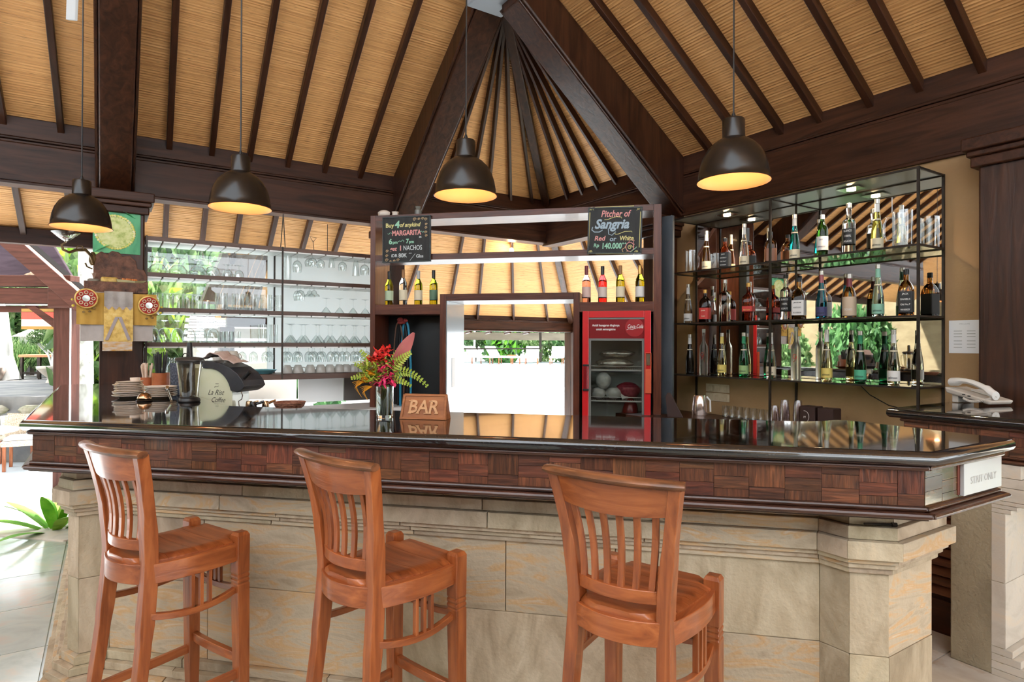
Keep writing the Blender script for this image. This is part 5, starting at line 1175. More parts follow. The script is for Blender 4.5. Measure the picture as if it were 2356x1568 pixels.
frond((.02, 0, .20), (.75, -.1, .75), .14, 10, .034, .020); frond((.03, 0, .19), (1, -.05, .42), .175, 12, .030, .115); frond((.02, .01, .22), (.55, 0, 1), .12, 9, .026, .012); frond((.03, 0, .17), (1, -.1, -.1), .09, 7, .024, .02); frond((-.03, 0, .17), (-1, -.1, .25), .12, 9, .028, .03); frond((-.02, 0, .20), (-.7, -.1, .7), .12, 9, .026, .0); frond((-.03, 0, .18), (-1, .1, .6), .13, 9, .026, .02); frond((.0, -.01, .16), (.3, -.3, .9), .08, 7, .022, 0)
cluster('small_leaves', (-.050, 0, .200), 170, .032, .011, GR1, 'mixed yellow green filler leaves', sp=.045); cluster('small_leaves', (.03, .01, .215), 50, .030, .010, GR2, 'green filler leaves', sp=.035)
m = M(); rings = []
for i in range(9):
    f = i / 8; w_ = .030 * math.sin(PI * (f * .88 + .08)) ** .8; p = Vector((.035 + .072 * f + .02 * f * f, .01, .20 + .165 * f)); s = Vector((.92, 0, -.42)); rings.append([p - s * w_, p + Vector((0, .005, 0)), p + s * w_, p + Vector((0, -.002, 0))])
m.loft(rings); part('cordyline_leaf', m, FLF, vz, smooth=True, label='large dusky red pointed leaf')
m = M()
for k in range(9): a = k * .7; m.ico((-.095 + .012 * math.cos(a), 0, .262 + .014 * math.sin(a)), .0035, 6, 5)
m.tube([(-.07, 0, .22), (-.095, 0, .262), (-.10, 0, .29)], .001, 4); part('berry_sprig', m, GR1, vz)
# carved bar sign
SGN = thing('bar_sign', 'carved wooden sign reading BAR on the granite bar top', 'sign', (-.905, 2.475, ZB), R(2))
SW = wood('sign wood', (.20, .060, .014), (.42, .15, .040), 'x', 1.5, .45, 0, spec=.3)
m = M(); wd = .1025; hh = .105
def wedge(x0, x1, th0): return [(x0, 0, 0), (x1, 0, 0), (x1, .075, 0), (x0, .075, 0)]
a = Vector((0, 0, 0)); 
m.hexa([(-wd, 0, .0), (wd, 0, .0), (wd, .075, .0), (-wd, .075, .0), (-wd + .010, .036, hh), (wd - .006, .036, hh), (wd - .006, .044, hh), (-wd + .010, .044, hh)]); part('body', m, SW, SGN, bevel=.002)
tilt = math.atan2(.036, hh); fy = lambda z: .036 * z / hh
m = M()
for (x0, x1, z0, z1) in ((-wd + .004, wd - .004, .001, .009), (-wd + .012, wd - .008, hh - .009, hh), (-wd + .003, -wd + .013, .004, hh - .004), (wd - .013, wd - .003, .004, hh - .004)):
    m.hexa([(x0, fy(z0) - .004, z0), (x1, fy(z0) - .004, z0), (x1, fy(z0) + .004, z0), (x0, fy(z0) + .004, z0), (x0 + (.006 if x0 < 0 else -.002) * z1 / hh, fy(z1) - .004, z1), (x1 + (.006 if x1 < 0 else -.002) * z1 / hh, fy(z1) - .004, z1), (x1, fy(z1) + .004, z1), (x0, fy(z1) + .004, z1)])
part('rim', m, SW, SGN, bevel=.001)
SL_ = wood('sign letters', (.42, .19, .06), (.62, .33, .13), 'x', 1.5, .4)
me = text_mesh('BAR', .078, SL_, .004, .12, .0016); lt = link('letters', me, SGN, (-.002, .0165, .050), (R(90) - tilt, 0, 0)); lt.scale = (.92, 1, 1)
m = M()
for x, w_ in ((-.048, .022), (-.022, .018), (.005, .016), (.022, .018), (.052, .018)):
    m.box(x - w_ / 2, x + w_ / 2, -.0275, -.0235, -.004, 0)
m = M(); 
for x, z_, w_ in ((-.056, -.0265, .016), (-.056, .0265, .016), (-.022, -.0265, .016), (.014, -.0265, .018), (.030, -.0265, .016), (.030, .0265, .014), (.060, -.0265, .016)):
    m.box(x - w_ / 2, x + w_ / 2, z_ - .0022, z_ + .0022, -.004, .004)
o = part('letter_serifs', m, SL_, SGN, loc=(-.002, .0165, .050), rot=(R(90) - tilt, 0, 0))
# small basket, knife
BK = thing('woven_basket', 'low brown woven basket on the inner edge of the bar behind the glasses', 'basket', (-1.80, 2.93, 1.10))
BKM = tex('woven cane', [(.35, (.16, .06, .035)), (.6, (.34, .15, .09))], (70, 70, 110), 4, .6, rnd=0, bump=.6)
m = M(); m.lathe([(.0004, .028), (.055, .028), (.072, .040), (.078, .056), (.072, .056), (.060, .040), (.0004, .034)], 30, cap=False); part('bowl', m, BKM, BK, smooth=True)
m = M(); m.lathe([(.07, .054), (.080, .058), (.080, .064), (.070, .064), (.07, .054)], 30, cap=False); part('rim', m, BKM, BK, smooth=True)

# ================================================================= COFFEE MACHINE BEHIND THE BAR
im = thing('inner_work_counter', 'white lower work counter behind the bar under the glass rack', 'counter', W(4.0, .72, 0), FL)
m = M(); m.box(0, 1.9, -.02, .50, .0, .86); part('cabinet', m, plain('white cabinet', (.62, .62, .62), .5), im)
m = M(); m.box(-.02, 1.95, -.04, .52, .86, .90); part('top', m, plain('white worktop', (.75, .75, .75), .3), im, bevel=.003)
cm = thing('coffee_machine', 'arched espresso machine with dark hood and green white side panel', 'coffee machine', (-2.52, 3.55, .90), R(0))
cm.location = (-2.555, 3.34, 1.067); cm.scale = (.54, .54, .56)
def arcpts(r_, a0, a1, cx_, cz_, n=12): return [(cx_ + r_ * math.cos(R(a0 + (a1 - a0) * i / n)), cz_ + r_ * math.sin(R(a0 + (a1 - a0) * i / n))) for i in range(n + 1)]
side = [(-.27, -.29), (.22, -.29)] + arcpts(.30, 2, 92, -.08, .14, 12)[0:] + [(-.27, .44)]
m = M(); m.loft([[(x, 0, z) for x, z in side], [(x, .30, z) for x, z in side]]); part('side_panel', m, tex('pale green lacquer', [(.3, (.62, .66, .42)), (.7, (.72, .74, .56))], (3, 3, 3), 3, .25, coat=.5, rnd=0), cm, bevel=.003)
hood = arcpts(.305, 98, 0, -.08, .14, 14) + [(.36, .20), (.40, .26)] + arcpts(.48, 18, 80, -.08, .10, 12) + [(-.20, .54)]
hood = arcpts(.303, 100, 12, -.08, .14, 12) + [(.30, .185), (.36, .215), (.395, .25), (.365, .31), (.30, .385), (.20, .45), (.08, .495), (-.08, .52), (-.20, .52)]
m = M(); m.loft([[(x, -.03, z) for x, z in hood], [(x, .36, z) for x, z in hood]]); part('hood', m, tex('charcoal hood', [(.3, (.022, .024, .030)), (.7, (.040, .043, .05))], (6, 6, 6), 3, .38, rnd=0, coat=.2), cm, bevel=.004)
m = M(); m.tube([(.345, .03, .335), (.42, .03, .405)], .022, 12); part('steam_knob', m, BLACK, cm, smooth=True)
m = M(); m.tube([(.31, .02, .20), (.335, .02, .15), (.325, .02, .11), (.285, .02, .085), (.29, .02, .04), (.31, .02, -.02)], .0055, 8); part('steam_wand', m, CHROME, cm, smooth=True)
m = M(); m.box(.225, .62, .02, .40, -.29, -.02); part('drip_tray', m, BLKM, cm, bevel=.003)
link('side_script', text_mesh('La Rist', .082, INKB, .0004, .45, -.0004), cm, (.005, -.0012, .175), (R(90), 0, 0)).scale = (.9, 1, 1)
link('side_script', text_mesh('Coffee', .074, INKB, .0004, .45, -.0004), cm, (.035, -.0012, .095), (R(90), 0, 0)).scale = (.9, 1, 1)
m = M(); m.tube([(.005, -.001, .27), (.045, -.001, .27)], .0025, 5); m.tube([(.0, -.001, .228), (-.012, -.001, .236), (.005, -.001, .244), (.022, -.001, .238), (.045, -.001, .248)], .002, 5); part('side_ornament', m, INKB, cm)
CL = M(); n = 13
vs = []; fs = []
rr = random.Random(9)
for i in range(n):
    for j in range(n):
        x = -.13 + .36 * i / (n - 1); y = .0 + .26 * j / (n - 1); zz = .525 - max(0, (x - .08)) * .30 + .030 * abs(math.sin(x * 28 + y * 9)) * (1 - abs(x - .0) * 2.2) + .06 * max(0, 1 - abs(x + .02) * 9) + rr.uniform(0, .006); vs.append((x, y - .03, zz))
for i in range(n - 1):
    for j in range(n - 1): fs.append((i * n + j, (i + 1) * n + j, (i + 1) * n + j + 1, i * n + j + 1))
CL.add(vs, fs); co = solo('folded_cloth', CL, tex('pinkish cotton', [(.3, (.50, .38, .34)), (.7, (.66, .54, .50))], (8, 8, 8), 4, .9, rnd=0), 'crumpled pale pink cloth lying on the coffee machine hood', 'cloth', (-2.555, 3.34, 1.067 + .002), smooth=True); co.scale = (.6, .57, .57)
sm = co.modifiers.new('thick', 'SOLIDIFY'); sm.thickness = .006
for i, (dx, l) in enumerate(((-.16, 'left grey cup upturned on the coffee machine behind the blender handle'), (.01, 'right grey cup upturned on the coffee machine beside the cloth'))):
    gthing(cupm, (-2.575 + dx * .62, 3.34 + .19, 1.067 + .295 + .055), (PI, 0, 0), l, 'cup', 'cups on the coffee machine', 'coffee_cup', .95)
for i, (dx, dy, s_) in enumerate(((.33, .10, 1), (.42, .04, 1.2), (.50, .14, 1.1))):
    m = M(); m.lathe([(.0004, 0), (.032, 0), (.036, .02), (.030, .055), (.026, .06)], 18); m.tube([(.03, 0, .045), (.10, 0, .06)], .009, 8)
    solo('portafilter', m, BRONZE if i != 1 else BLKM, ['copper coloured portafilter nearest the coffee machine', 'black portafilter with handle beside the coffee machine', 'metal milk pot right of the portafilters'][i], 'coffee tool', (-2.555 + dx * .57 - .01, 3.36 + dy * .6, 1.0565), .5 * i, smooth=True).scale = (.62, .62, .9)
bt = M(); bt.lathe([(.0004, 0), (.10, 0), (.14, .035), (.137, .035), (.10, .006), (.0004, .005)], 26, cap=False)
solo('teal_tray', bt, plain('teal plastic', (.12, .34, .40), .4), 'teal shallow tray lying on the lowest rack shelf', 'tray', W(a_of(600, .02), .02, 1.192), smooth=True)
KN = thing('kitchen_knife', 'black handled knife on a pale board beside the hutch', 'knife', (-1.52, 3.10, .985), R(-4))
m = M(); m.box(-.13, .13, -.10, .10, -.02, -.004); part('board', m, plain('pale board', (.72, .68, .62), .5), KN, bevel=.003)
m = M(); m.box(-.10, .02, -.012, .012, 0, .022); m.box(-.10, -.085, -.012, .012, .004, .028); part('handle', m, BLACK, KN, bevel=.004)
m = M(); m.box(.02, .13, -.001, .012, .006, .020); part('blade', m, CHROME, KN)
m = M(); m.box(-1.9, -.4, 2.96, 3.30, .0, .964); solo('back_bar_unit', m, DKX, 'dark low unit on the inner side of the bar below the worktop', 'unit', (0, 0, 0))

# ================================================================= BACK COUNTER ITEMS (right)
ZC = .90
def bc(b_, k=.30, z=ZC): return W(k, b_, z)
kt = thing('electric_kettle', 'upturned pinkish chrome pitcher on the low counter under the shelf', 'pitcher', bc(2.575, .34))
m = M(); m.lathe([(.0004, 0), (.062, 0), (.064, .01), (.060, .07), (.052, .15), (.046, .160), (.0004, .163)], 30); part('body', m, plain('rosy chrome', (.88, .74, .68), .12, .85), kt, smooth=True)
m = M(); m.tube([(.05, -.02, .15), (.075, -.03, .12), (.078, -.03, .03)], .007, 8); part('handle', m, plain('white handle', (.8, .8, .8), .3), kt, smooth=True)
for i in range(7):
    gthing(g_tall, bc(2.79 + .062 * i, .30), (0, 0, 0), f'{ordn(i)} shot tumbler from the left on the low counter', 'glass', 'row of small tumblers under the shelf', 'tumbler', (.85, .85, .62))
for i, (b_, n_, k_) in enumerate(((3.26, 2, .36), (3.325, 4, .34), (3.40, 4, .30))):
    for j in range(n_):
        gthing(g_plast, bc(b_, k_, ZC + .013 * j + (.0 if j == 0 else 0)), (PI, 0, 0), f'clear plastic cup, {ordn(j)} from below in the {["short left", "middle", "right"][i]} cup stack', 'plastic cup', 'stacks of clear plastic cups', 'plastic_cup', (1, 1, 1)).location.z = ZC + .116 + .022 * j
bx = thing('leather_box', 'dark brown box with a round white emblem behind the plastic cups', 'box', bc(3.50, .30), FR)
BRL = plain('brown leatherette', (.045, .022, .018), .55)
part('body', M().box(-.055, .055, -.05, .05, 0, .15), BRL, bx, bevel=.006)
m = M(); m.tube([(-.02 + .032 * math.cos(R(a)), -.0512, .078 + .040 * math.sin(R(a))) for a in range(-100, 101, 20)], .0016, 5); part('emblem', m, L_WHT, bx)
link('emblem_mark', text_mesh('M', .022, L_WHT, .0002, .3), bx, (-.022, -.0512, .074), (R(90), 0, 0))
part('body', M().box(-.055, .055, -.05, .05, 0, .146), BRL, thing('leather_box', 'plain dark brown box at the right of the emblem box', 'box', bc(3.625, .30), FR), bevel=.006)
pg = thing('phone_charger', 'white charger with curled cable near the hutch', 'charger', bc(2.36, .46), FR)
part('plug', M().box(-.02, .02, -.012, .012, 0, .055), WHITEP, pg, bevel=.003); part('adapter', M().box(-.05, -.02, -.02, .02, 0, .02), BLACK, pg, bevel=.003)
m = M(); m.tube([(.0, 0, .055), (.0, 0, .10), (-.02, 0, .125), (-.05, 0, .125), (-.075, 0, .09), (-.09, 0, .02)], .003, 6); part('cable', m, WHITEP, pg, smooth=True)
m = M(); m.loft([[(-.05, 0, 0), (.07, 0, 0), (.07, .02, 0), (-.05, .02, 0)], [(-.065, .0, .16), (-.01, .0, .16), (-.01, .02, .16), (-.065, .02, .16)], [(-.05, .0, .19), (-.03, .0, .19), (-.03, .02, .19), (-.05, .02, .19)]])
solo('brown_folder', m, BRL, 'dark brown folder leaning against the hutch right side', 'folder', (.235, 5.02, .90), R(-10), bevel=.003)
sw = thing('switch_panel', 'cream double switch panel on the ochre wall under the bottle shelf', 'switch', W(0, 2.48, 1.060), FR)
SWM = tex('aged cream plastic', [(.3, (.50, .38, .24)), (.7, (.66, .54, .38))], (14, 14, 14), 5, .45, rnd=0)
for z0 in (-.074, .002):
    fp = part('face_plate', M().box(-.122, .122, -.010, 0, z0, z0 + .070), SWM, sw, bevel=.004)
    for k in (-1, 0, 1): m = M(); m.box(-.028, .028, -.014, -.0095, -.024, .024); part('rocker', m, SWM, fp, bevel=.004, loc=(k * .072, 0, z0 + .035))
m = M(); m.box(-.083, .083, -.003, 0, -.10, .10); nt_ = thing('wall_notice', 'white printed notice taped to the ochre wall beside the bottle shelf', 'notice', W(0, 4.296, 1.522), FR); part('sheet', m, PAPER, nt_)
link('print', text_mesh('WELCOME', .012, INKG, .0001), nt_, (0, -.0035, .078), (R(90), 0, 0))
for gx in (-.035, .035):
    for gz in (.035, .018, .0, -.025, -.045, -.065):
        m = M(); m.box(-.022, .022, -.0036, -.003, -.0025, .0025); part('text_line', m, INKG, nt_, loc=(gx, 0, gz))
m = M(); m.tube([W(.004, 3.66, 1.205), W(.004, 3.74, 1.13), W(.004, 3.86, 1.07), W(.004, 4.0, 1.045), W(.004, 4.2, 1.05)], .003, 6)
solo('wall_cable', m, BLACK, 'thin black cable sagging along the ochre wall below the shelf', 'cable', smooth=True)
m = M(); m.tube([W(.06, 1.99, 2.80), W(.055, 2.0, 2.72), W(.05, 1.995, 2.66), W(.05, 2.01, 2.60), W(.05, 2.03, 2.54)], .0032, 6)
solo('beam_cable', m, plain('grey cable', (.20, .19, .18), .5), 'thin grey cable running down the beam beside the rafter foot', 'cable', smooth=True)

# telephone
ph = thing('telephone', 'white corded desk telephone on the short granite worktop', 'telephone', (1.795, 3.87, 1.152), R(-62))
CRM = tex('warm white phone plastic', [(.3, (.62, .57, .50)), (.7, (.70, .66, .60))], (5, 5, 5), 3, .35, coat=.2, rnd=0)
m = M(); m.hexa([(-.115, -.08, .050), (.125, -.08, .004), (.125, .08, .004), (-.115, .08, .050), (-.125, -.085, .085), (.135, -.085, .026), (.135, .085, .026), (-.125, .085, .085)]); part('base', m, CRM, ph, bevel=.008)
m = M(); m.box(-.098, -.062, -.06, .06, 0, .052); part('stand', m, CRM, ph, bevel=.004)
rings = []
for i in range(13):
    f = i / 12; x = -.112 + .245 * f; z = .118 - .060 * f + .026 * math.sin(PI * f); h = .015 + (.008 if f < .2 or f > .82 else 0) ; wd_ = .024 + (.004 if f < .2 or f > .82 else 0)
    rings.append([(x, -.045 - wd_ * math.cos(a), z - (.006 if f < .18 or f > .85 else 0) + h * math.sin(a)) for a in [2 * PI * j / 12 for j in range(12)]])
m = M(); m.loft(rings); part('handset', m, WHITEP, ph, smooth=True)
m = M(); pts = []
for i in range(170):
    f = i / 169; a = i * 1.15; base_ = Vector((.13 - .20 * math.sin(f * 1.4) + .10 * f, -.105 - .02 * f, .022 + .02 * (1 - f))); base_ = Vector((.135, -.05, .045)).lerp(Vector((.0, -.100, .030)), f) + Vector((0, -.03 * math.sin(PI * f), -.02 * math.sin(PI * f)))
    pts.append(base_ + Vector((0, math.cos(a), math.sin(a))) * .006)
m.tube(pts, .0018, 4); part('coiled_cord', m, CRM, ph)
for k in (-.01, .02): m = M(); m.box(k - .008, k + .008, -.0862, -.084, .044 - k * .2, .050 - k * .2); part('socket', m, BLACK, ph)
m = M(); m.box(-.05, .06, .0, .06, .055, .062); part('keypad', m, WHITEP, ph, rot=(0, R(13.5), 0), loc=(0, 0, .003))

# ================================================================= SHRINE ON THE LEFT COLUMN
SHB = .03 + .14 + .006                 # b of the column face
SH = lambda a, z, k=0.0: W(a, SHB + k, z)
sr = thing('carved_shrine_shelf', 'carved brown wooden offering shelf on the timber column', 'shrine shelf', SH(4.300, 1.86), FL)
CARV = tex('carved aged wood', [(.3, (.05, .022, .014)), (.55, (.17, .070, .040)), (.8, (.26, .12, .07))], (22, 22, 22), 6, .6, rnd=0, bump=1.5)
part('ledge', M().box(-.20, .20, -.20, 0, -.012, .012), CARV, sr, bevel=.004)
part('front_board', M().box(-.20, .20, -.21, -.195, -.015, .065), CARV, sr, bevel=.004); part('side_board', M().box(-.205, -.19, -.21, 0, -.015, .065), CARV, sr, bevel=.003); part('side_board', M().box(.19, .205, -.21, 0, -.015, .075), CARV, sr, bevel=.003)
bk = [(-.15, 0), (.20, 0), (.21, .12), (.19, .17), (.14, .18), (.13, .24), (.09, .28), (.04, .27), (.02, .30), (-.03, .31), (-.06, .28), (-.10, .30), (-.15, .26)]
m = M(); m.loft([[(x, -.025, z + .012) for x, z in bk], [(x, -.002, z + .012) for x, z in bk]]); part('carved_back', m, CARV, sr, bevel=.006)
m = M(); m.lathe([(.0004, 0), (.035, 0), (.036, .03), (.044, .035), (.040, .07), (.030, .075)], 20); solo('offering_pot', m, tex('grey clay', [(.3, (.20, .17, .13)), (.7, (.32, .28, .22))], (20, 20, 20), 4, .8, rnd=0), 'small grey clay pot at the left of the shrine shelf', 'pot', SH(4.300 + .145, 1.875, .10), smooth=True)
m = M()
for k in range(9): a = k * .7; m.tube([(0, 0, 0), (.014 * math.cos(a), .014 * math.sin(a), .05)], .002, 4)
solo('incense_sticks', m, plain('incense', (.40, .24, .18), .7), 'bunch of incense stick ends in the grey clay pot', 'incense', SH(4.300 + .145, 1.945, .10))
GOLD = tex('worn gold brocade', [(.3, (.42, .24, .05)), (.5, (.72, .48, .12)), (.7, (.80, .60, .22))], (26, 26, 26), 6, .45, metal=.25, rnd=0)
m = M(); m.box(-.06, .05, -.05, 0, 0, .10); solo('gold_wrapped_box', m, GOLD, 'gold cloth wrapped box leaning on the carved shrine back', 'box', SH(4.300 + .045, 1.872, .035), FL + .1, bevel=.012)
of = thing('palm_leaf_offering', 'small palm leaf offering tray on the shrine ledge', 'offering', SH(4.21, 1.925, .16), FL + .2)
part('leaf_tray', M().loft([[(-.09, -.03, 0), (.02, -.04, 0), (.09, -.01, .008), (.02, .03, 0), (-.08, .03, 0)], [(-.10, -.035, .022), (.02, -.05, .014), (.11, -.01, .026), (.02, .04, .022), (-.09, .035, .028)]]), tex('dry palm leaf', [(.3, (.48, .42, .20)), (.7, (.68, .62, .36))], (10, 10, 10), 4, .7, rnd=0), of)
m = M()
for k in range(8): m.ico((-.05 + .013 * k, .0 + .01 * math.sin(k * 2), .026), .009, 8, 6)
part('petals', m, plain('orange petals', (.70, .22, .06), .6), of)
# framed picture above
PICM = tex('green leaf picture', [(.35, (.02, .28, .10)), (.6, (.10, .50, .20))], (7, 7, 2), 5, .3, rnd=0)
pt = thing('shrine_picture', 'green picture with a pale yellow garland medallion on the column', 'picture', SH(4.300, 2.33), FL)
part('panel', M().box(-.155, .160, -.012, 0, -.165, .175), PICM, pt)
m = M(); m.lathe([(.0004, 0), (.118, 0), (.118, .003), (.0004, .004)], 36); part('medallion', m, tex('pale yellow medallion', [(.3, (.35, .45, .10)), (.5, (.66, .70, .28)), (.7, (.80, .80, .45))], (24, 24, 24), 5, .6, rnd=0), pt, rot=(R(90), 0, 0), loc=(-.01, -.012, .0))
m = M(); rr = random.Random(2)
for k in range(44):
    a = 2 * PI * k / 44; m.ico((-.01 + .128 * math.cos(a), -.015, .128 * math.sin(a)), .011, 6, 5, (1, .4, 1))
part('garland', m, tex('garland', [(.3, (.30, .50, .12)), (.5, (.80, .74, .20)), (.7, (.85, .85, .70))], (40, 40, 40), 3, .7, rnd=0), pt)
m = M(); 
for i, (x, z, s) in enumerate(((-.14, -.16, .05), (.12, .12, .06), (-.13, .12, .05))): petal(m, (x, -.013, z), (1 if x < 0 else -1, 0, .6), .12, s)
part('leaf_print', m, plain('bright leaf', (.16, .62, .28), .5), pt)
# hanging textiles
YEL = tex('ochre cloth', [(.3, (.50, .28, .05)), (.7, (.66, .40, .09))], (6, 6, 6), 5, .9, rnd=.04); GRC = tex('grey white cloth', [(.3, (.48, .43, .40)), (.7, (.62, .57, .54))], (8, 8, 8), 5, .95, rnd=.03)
def cloth(name, x0, x1, z0, z1, y, mat, label, parent=None, wav=.006, n=12, ph_=0):
    m = M(); vs = []; fs = []
    for i in range(n + 1):
        x = x0 + (x1 - x0) * i / n; dy = wav * math.sin(i * 1.3 + ph_)
        vs += [(x, y + dy, z0), (x, y + dy, z1), (x, y + dy + .004, z0), (x, y + dy + .004, z1)]
    for i in range(n):
        o = i * 4; fs += [(o, o + 4, o + 5, o + 1), (o + 2, o + 3, o + 7, o + 6), (o, o + 2, o + 6, o + 4), (o + 1, o + 5, o + 7, o + 3)]
    m.add(vs, fs)
    return m
base = SH(4.300, 0.0)
def cl_obj(name, x0, x1, z0, z1, y, mat, label, wav=.005, ph_=0):
    return solo(name, cloth(name, x0, x1, z0, z1, y, mat, label, None, wav, 12, ph_), mat, label, 'cloth', base, FL, smooth=True)
cl_obj('hanging_cloth', -.225, .238, 1.478, 1.70, -.222, GRC, 'grey white skirt cloth hanging lowest behind the shrine panels')
cl_obj('hanging_cloth', -.248, -.075, 1.60, 1.838, -.236, YEL, 'ochre cloth hanging left of the gold panel', .004); cl_obj('hanging_cloth', .100, .262, 1.60, 1.838, -.236, YEL, 'ochre cloth hanging right of the gold panel', .004, 1)
gp = thing('gold_hanging', 'long gold brocade panel with grey bands hanging at the shrine centre', 'cloth', base, FL)
part('upper_cloth', cloth('', -.078, .105, 1.735, 1.85, -.252, None, ''), tex('stained grey cloth', [(.3, (.28, .24, .21)), (.7, (.50, .46, .43))], (10, 10, 10), 5, .9, rnd=0), gp, smooth=True); part('brocade', cloth('', -.080, .106, 1.475, 1.735, -.252, None, '', wav=.002), GOLD, gp, smooth=True)
part('fringe_panel', cloth('', -.088, .102, 1.405, 1.475, -.254, None, '', wav=.002), tex('orange white brocade', [(.35, (.70, .38, .10)), (.6, (.72, .62, .52))], (20, 20, 60), 5, .7, rnd=0), gp, smooth=True)
GYB = plain('lilac grey band', (.44, .38, .38), .8)
m = M(); m.strip([(.003, -.256, 1.66), (-.062, -.256, 1.485)], Vector((.011, 0, 0)), Vector((0, .0015, 0))); m.strip([(.021, -.256, 1.66), (.082, -.256, 1.485)], Vector((.011, 0, 0)), Vector((0, .0015, 0)))
for k in range(4): m.add([(-.07 + k * .045, -.2565, 1.735), (-.03 + k * .045, -.2565, 1.735), (-.05 + k * .045, -.2565, 1.71)], [(0, 1, 2)])
part('grey_bands', m, GYB, gp)
def rosette(x, z, label):
    t = thing('mirror_rosette', label, 'ornament', base + Vector((0, 0, 0)), FL, 'mirror rosettes on the shrine'); 
    m = M(); m.lathe([(.0004, 0), (.066, 0), (.066, .006), (.0004, .008)], 32); part('disc', m, tex('red felt', [(.3, (.35, .02, .015)), (.7, (.52, .04, .03))], (60, 60, 60), 3, .8, rnd=0), t, rot=(R(90), 0, 0), loc=(x, -.258, z))
    m = M(); m.lathe([(.064, 0), (.073, .002), (.073, .006), (.064, .008), (.064, 0)], 32, cap=False); part('rim', m, GOLD, t, rot=(R(90), 0, 0), loc=(x, -.258, z))
    m = M(); m.lathe([(.0004, .008), (.024, .008), (.024, .012), (.0004, .013)], 20); part('mirror', m, plain('hazy mirror', (.70, .76, .74), .25, .6), t, rot=(R(90), 0, 0), loc=(x, -.258, z))
    for k in range(8):
        a = 2 * PI * k / 8; m = M(); m.tube([(.011 * math.cos(q * PI / 4), 0, .011 * math.sin(q * PI / 4)) for q in range(9)], .0035, 5); part('coin', m, plain('pale coin', (.66, .55, .36), .4, .3), t, loc=(x + .044 * math.cos(a), -.268, z + .044 * math.sin(a)))
    m = M()
    for dx, dz in ((-.015, -.10), (.022, -.095), (.05, -.07)): m.tube([(x + dx, -.262, z + dz), (x + dx * .8, -.262, z - .06)], .001, 4); m.ico((x + dx, -.262, z + dz), .010, 8, 6, (1, .4, .8))
    part('tassels', m, tex('brown tassel', [(.3, (.12, .06, .02)), (.7, (.30, .18, .05))], (30, 30, 30), 3, .7, rnd=0), t)
    m = M(); sx = -1 if x < 0 else 1; m.ico((x + sx * .078, -.262, z - .055), .010, 8, 6); part('yellow_bead', m, plain('yellow bead', (.75, .60, .06), .5), t); m = M(); m.ico((x + sx * .084, -.262, z - .01), .008, 8, 6); part('yellow_bead', m, plain('yellow bead', (.75, .60, .06), .5), t)
rosette(-.188, 1.790, 'red round mirror ornament at the left of the shrine cloths'); rosette(.210, 1.752, 'red round mirror ornament at the right of the shrine cloths')
# wall lamp bracket left of the column
br = thing('wall_sconce', 'ornate bronze wall sconce with glass cup left of the shrine', 'wall lamp', SH(4.300, 2.13, .0), FL)
BRZ = tex('old bronze', [(.3, (.10, .055, .02)), (.7, (.24, .15, .06))], (20, 20, 20), 4, .45, metal=.5, rnd=0)
m = M(); m.tube([(-.15, -.03, -.06), (-.165, -.05, .0), (-.20, -.10, .035), (-.255, -.16, .02), (-.295, -.20, -.005), (-.330, -.22, .01), (-.338, -.22, .045), (-.315, -.22, .062)], [.008, .012, .013, .011, .010, .010, .009, .007], 10); m.tube([(-.26, -.16, .02), (-.245, -.16, .05), (-.22, -.15, .055), (-.21, -.15, .035)], .005, 6); m.tube([(-.155, -.03, -.10), (-.19, -.04, -.085), (-.20, -.05, -.06)], .006, 6); part('arm', m, BRZ, br, smooth=True)
m = M(); m.lathe([(.006, 0), (.010, .01), (.045, .035), (.090, .075), (.088, .076), (.043, .038), (.004, .014)], 28, cap=False); part('glass_cup', m, CLRG, br, smooth=True, loc=(-.315, -.22, .062))
m = M(); m.ico((-.155, -.02, -.02), .035, 10, 8, (.7, .5, 1.6), .2); part('back_plate', m, BRZ, br, smooth=True)

# ================================================================= OUTSIDE
GZ = -.4
def leaf_mat(name, a, b_, c):
    m = tex(name, [(.3, a), (.55, b_), (.75, c)], (9, 9, 9), 4, .55, rnd=.12, huerot=.02); nt = m.node_tree; b = nt.nodes['Principled BSDF']
    t = nt.nodes.new('ShaderNodeBsdfTranslucent'); mx = nt.nodes.new('ShaderNodeMixShader'); mx.inputs[0].default_value = .35
    src = b.inputs['Base Color'].links[0].from_socket; nt.links.new(src, t.inputs[0]); nt.links.new(b.outputs[0], mx.inputs[1]); nt.links.new(t.outputs[0], mx.inputs[2]); nt.links.new(mx.outputs[0], nt.nodes['Material Output'].inputs[0]); return m
LF1 = leaf_mat('mid green leaves', (.035, .10, .030), (.10, .22, .065), (.26, .38, .17)); LF2 = leaf_mat('pale leaves', (.10, .20, .07), (.25, .38, .15), (.46, .52, .32)); LF3 = leaf_mat('bright leaf', (.16, .42, .02), (.28, .58, .04), (.42, .70, .10)); LF4 = leaf_mat('dark leaves', (.02, .06, .02), (.06, .15, .04), (.13, .26, .09))
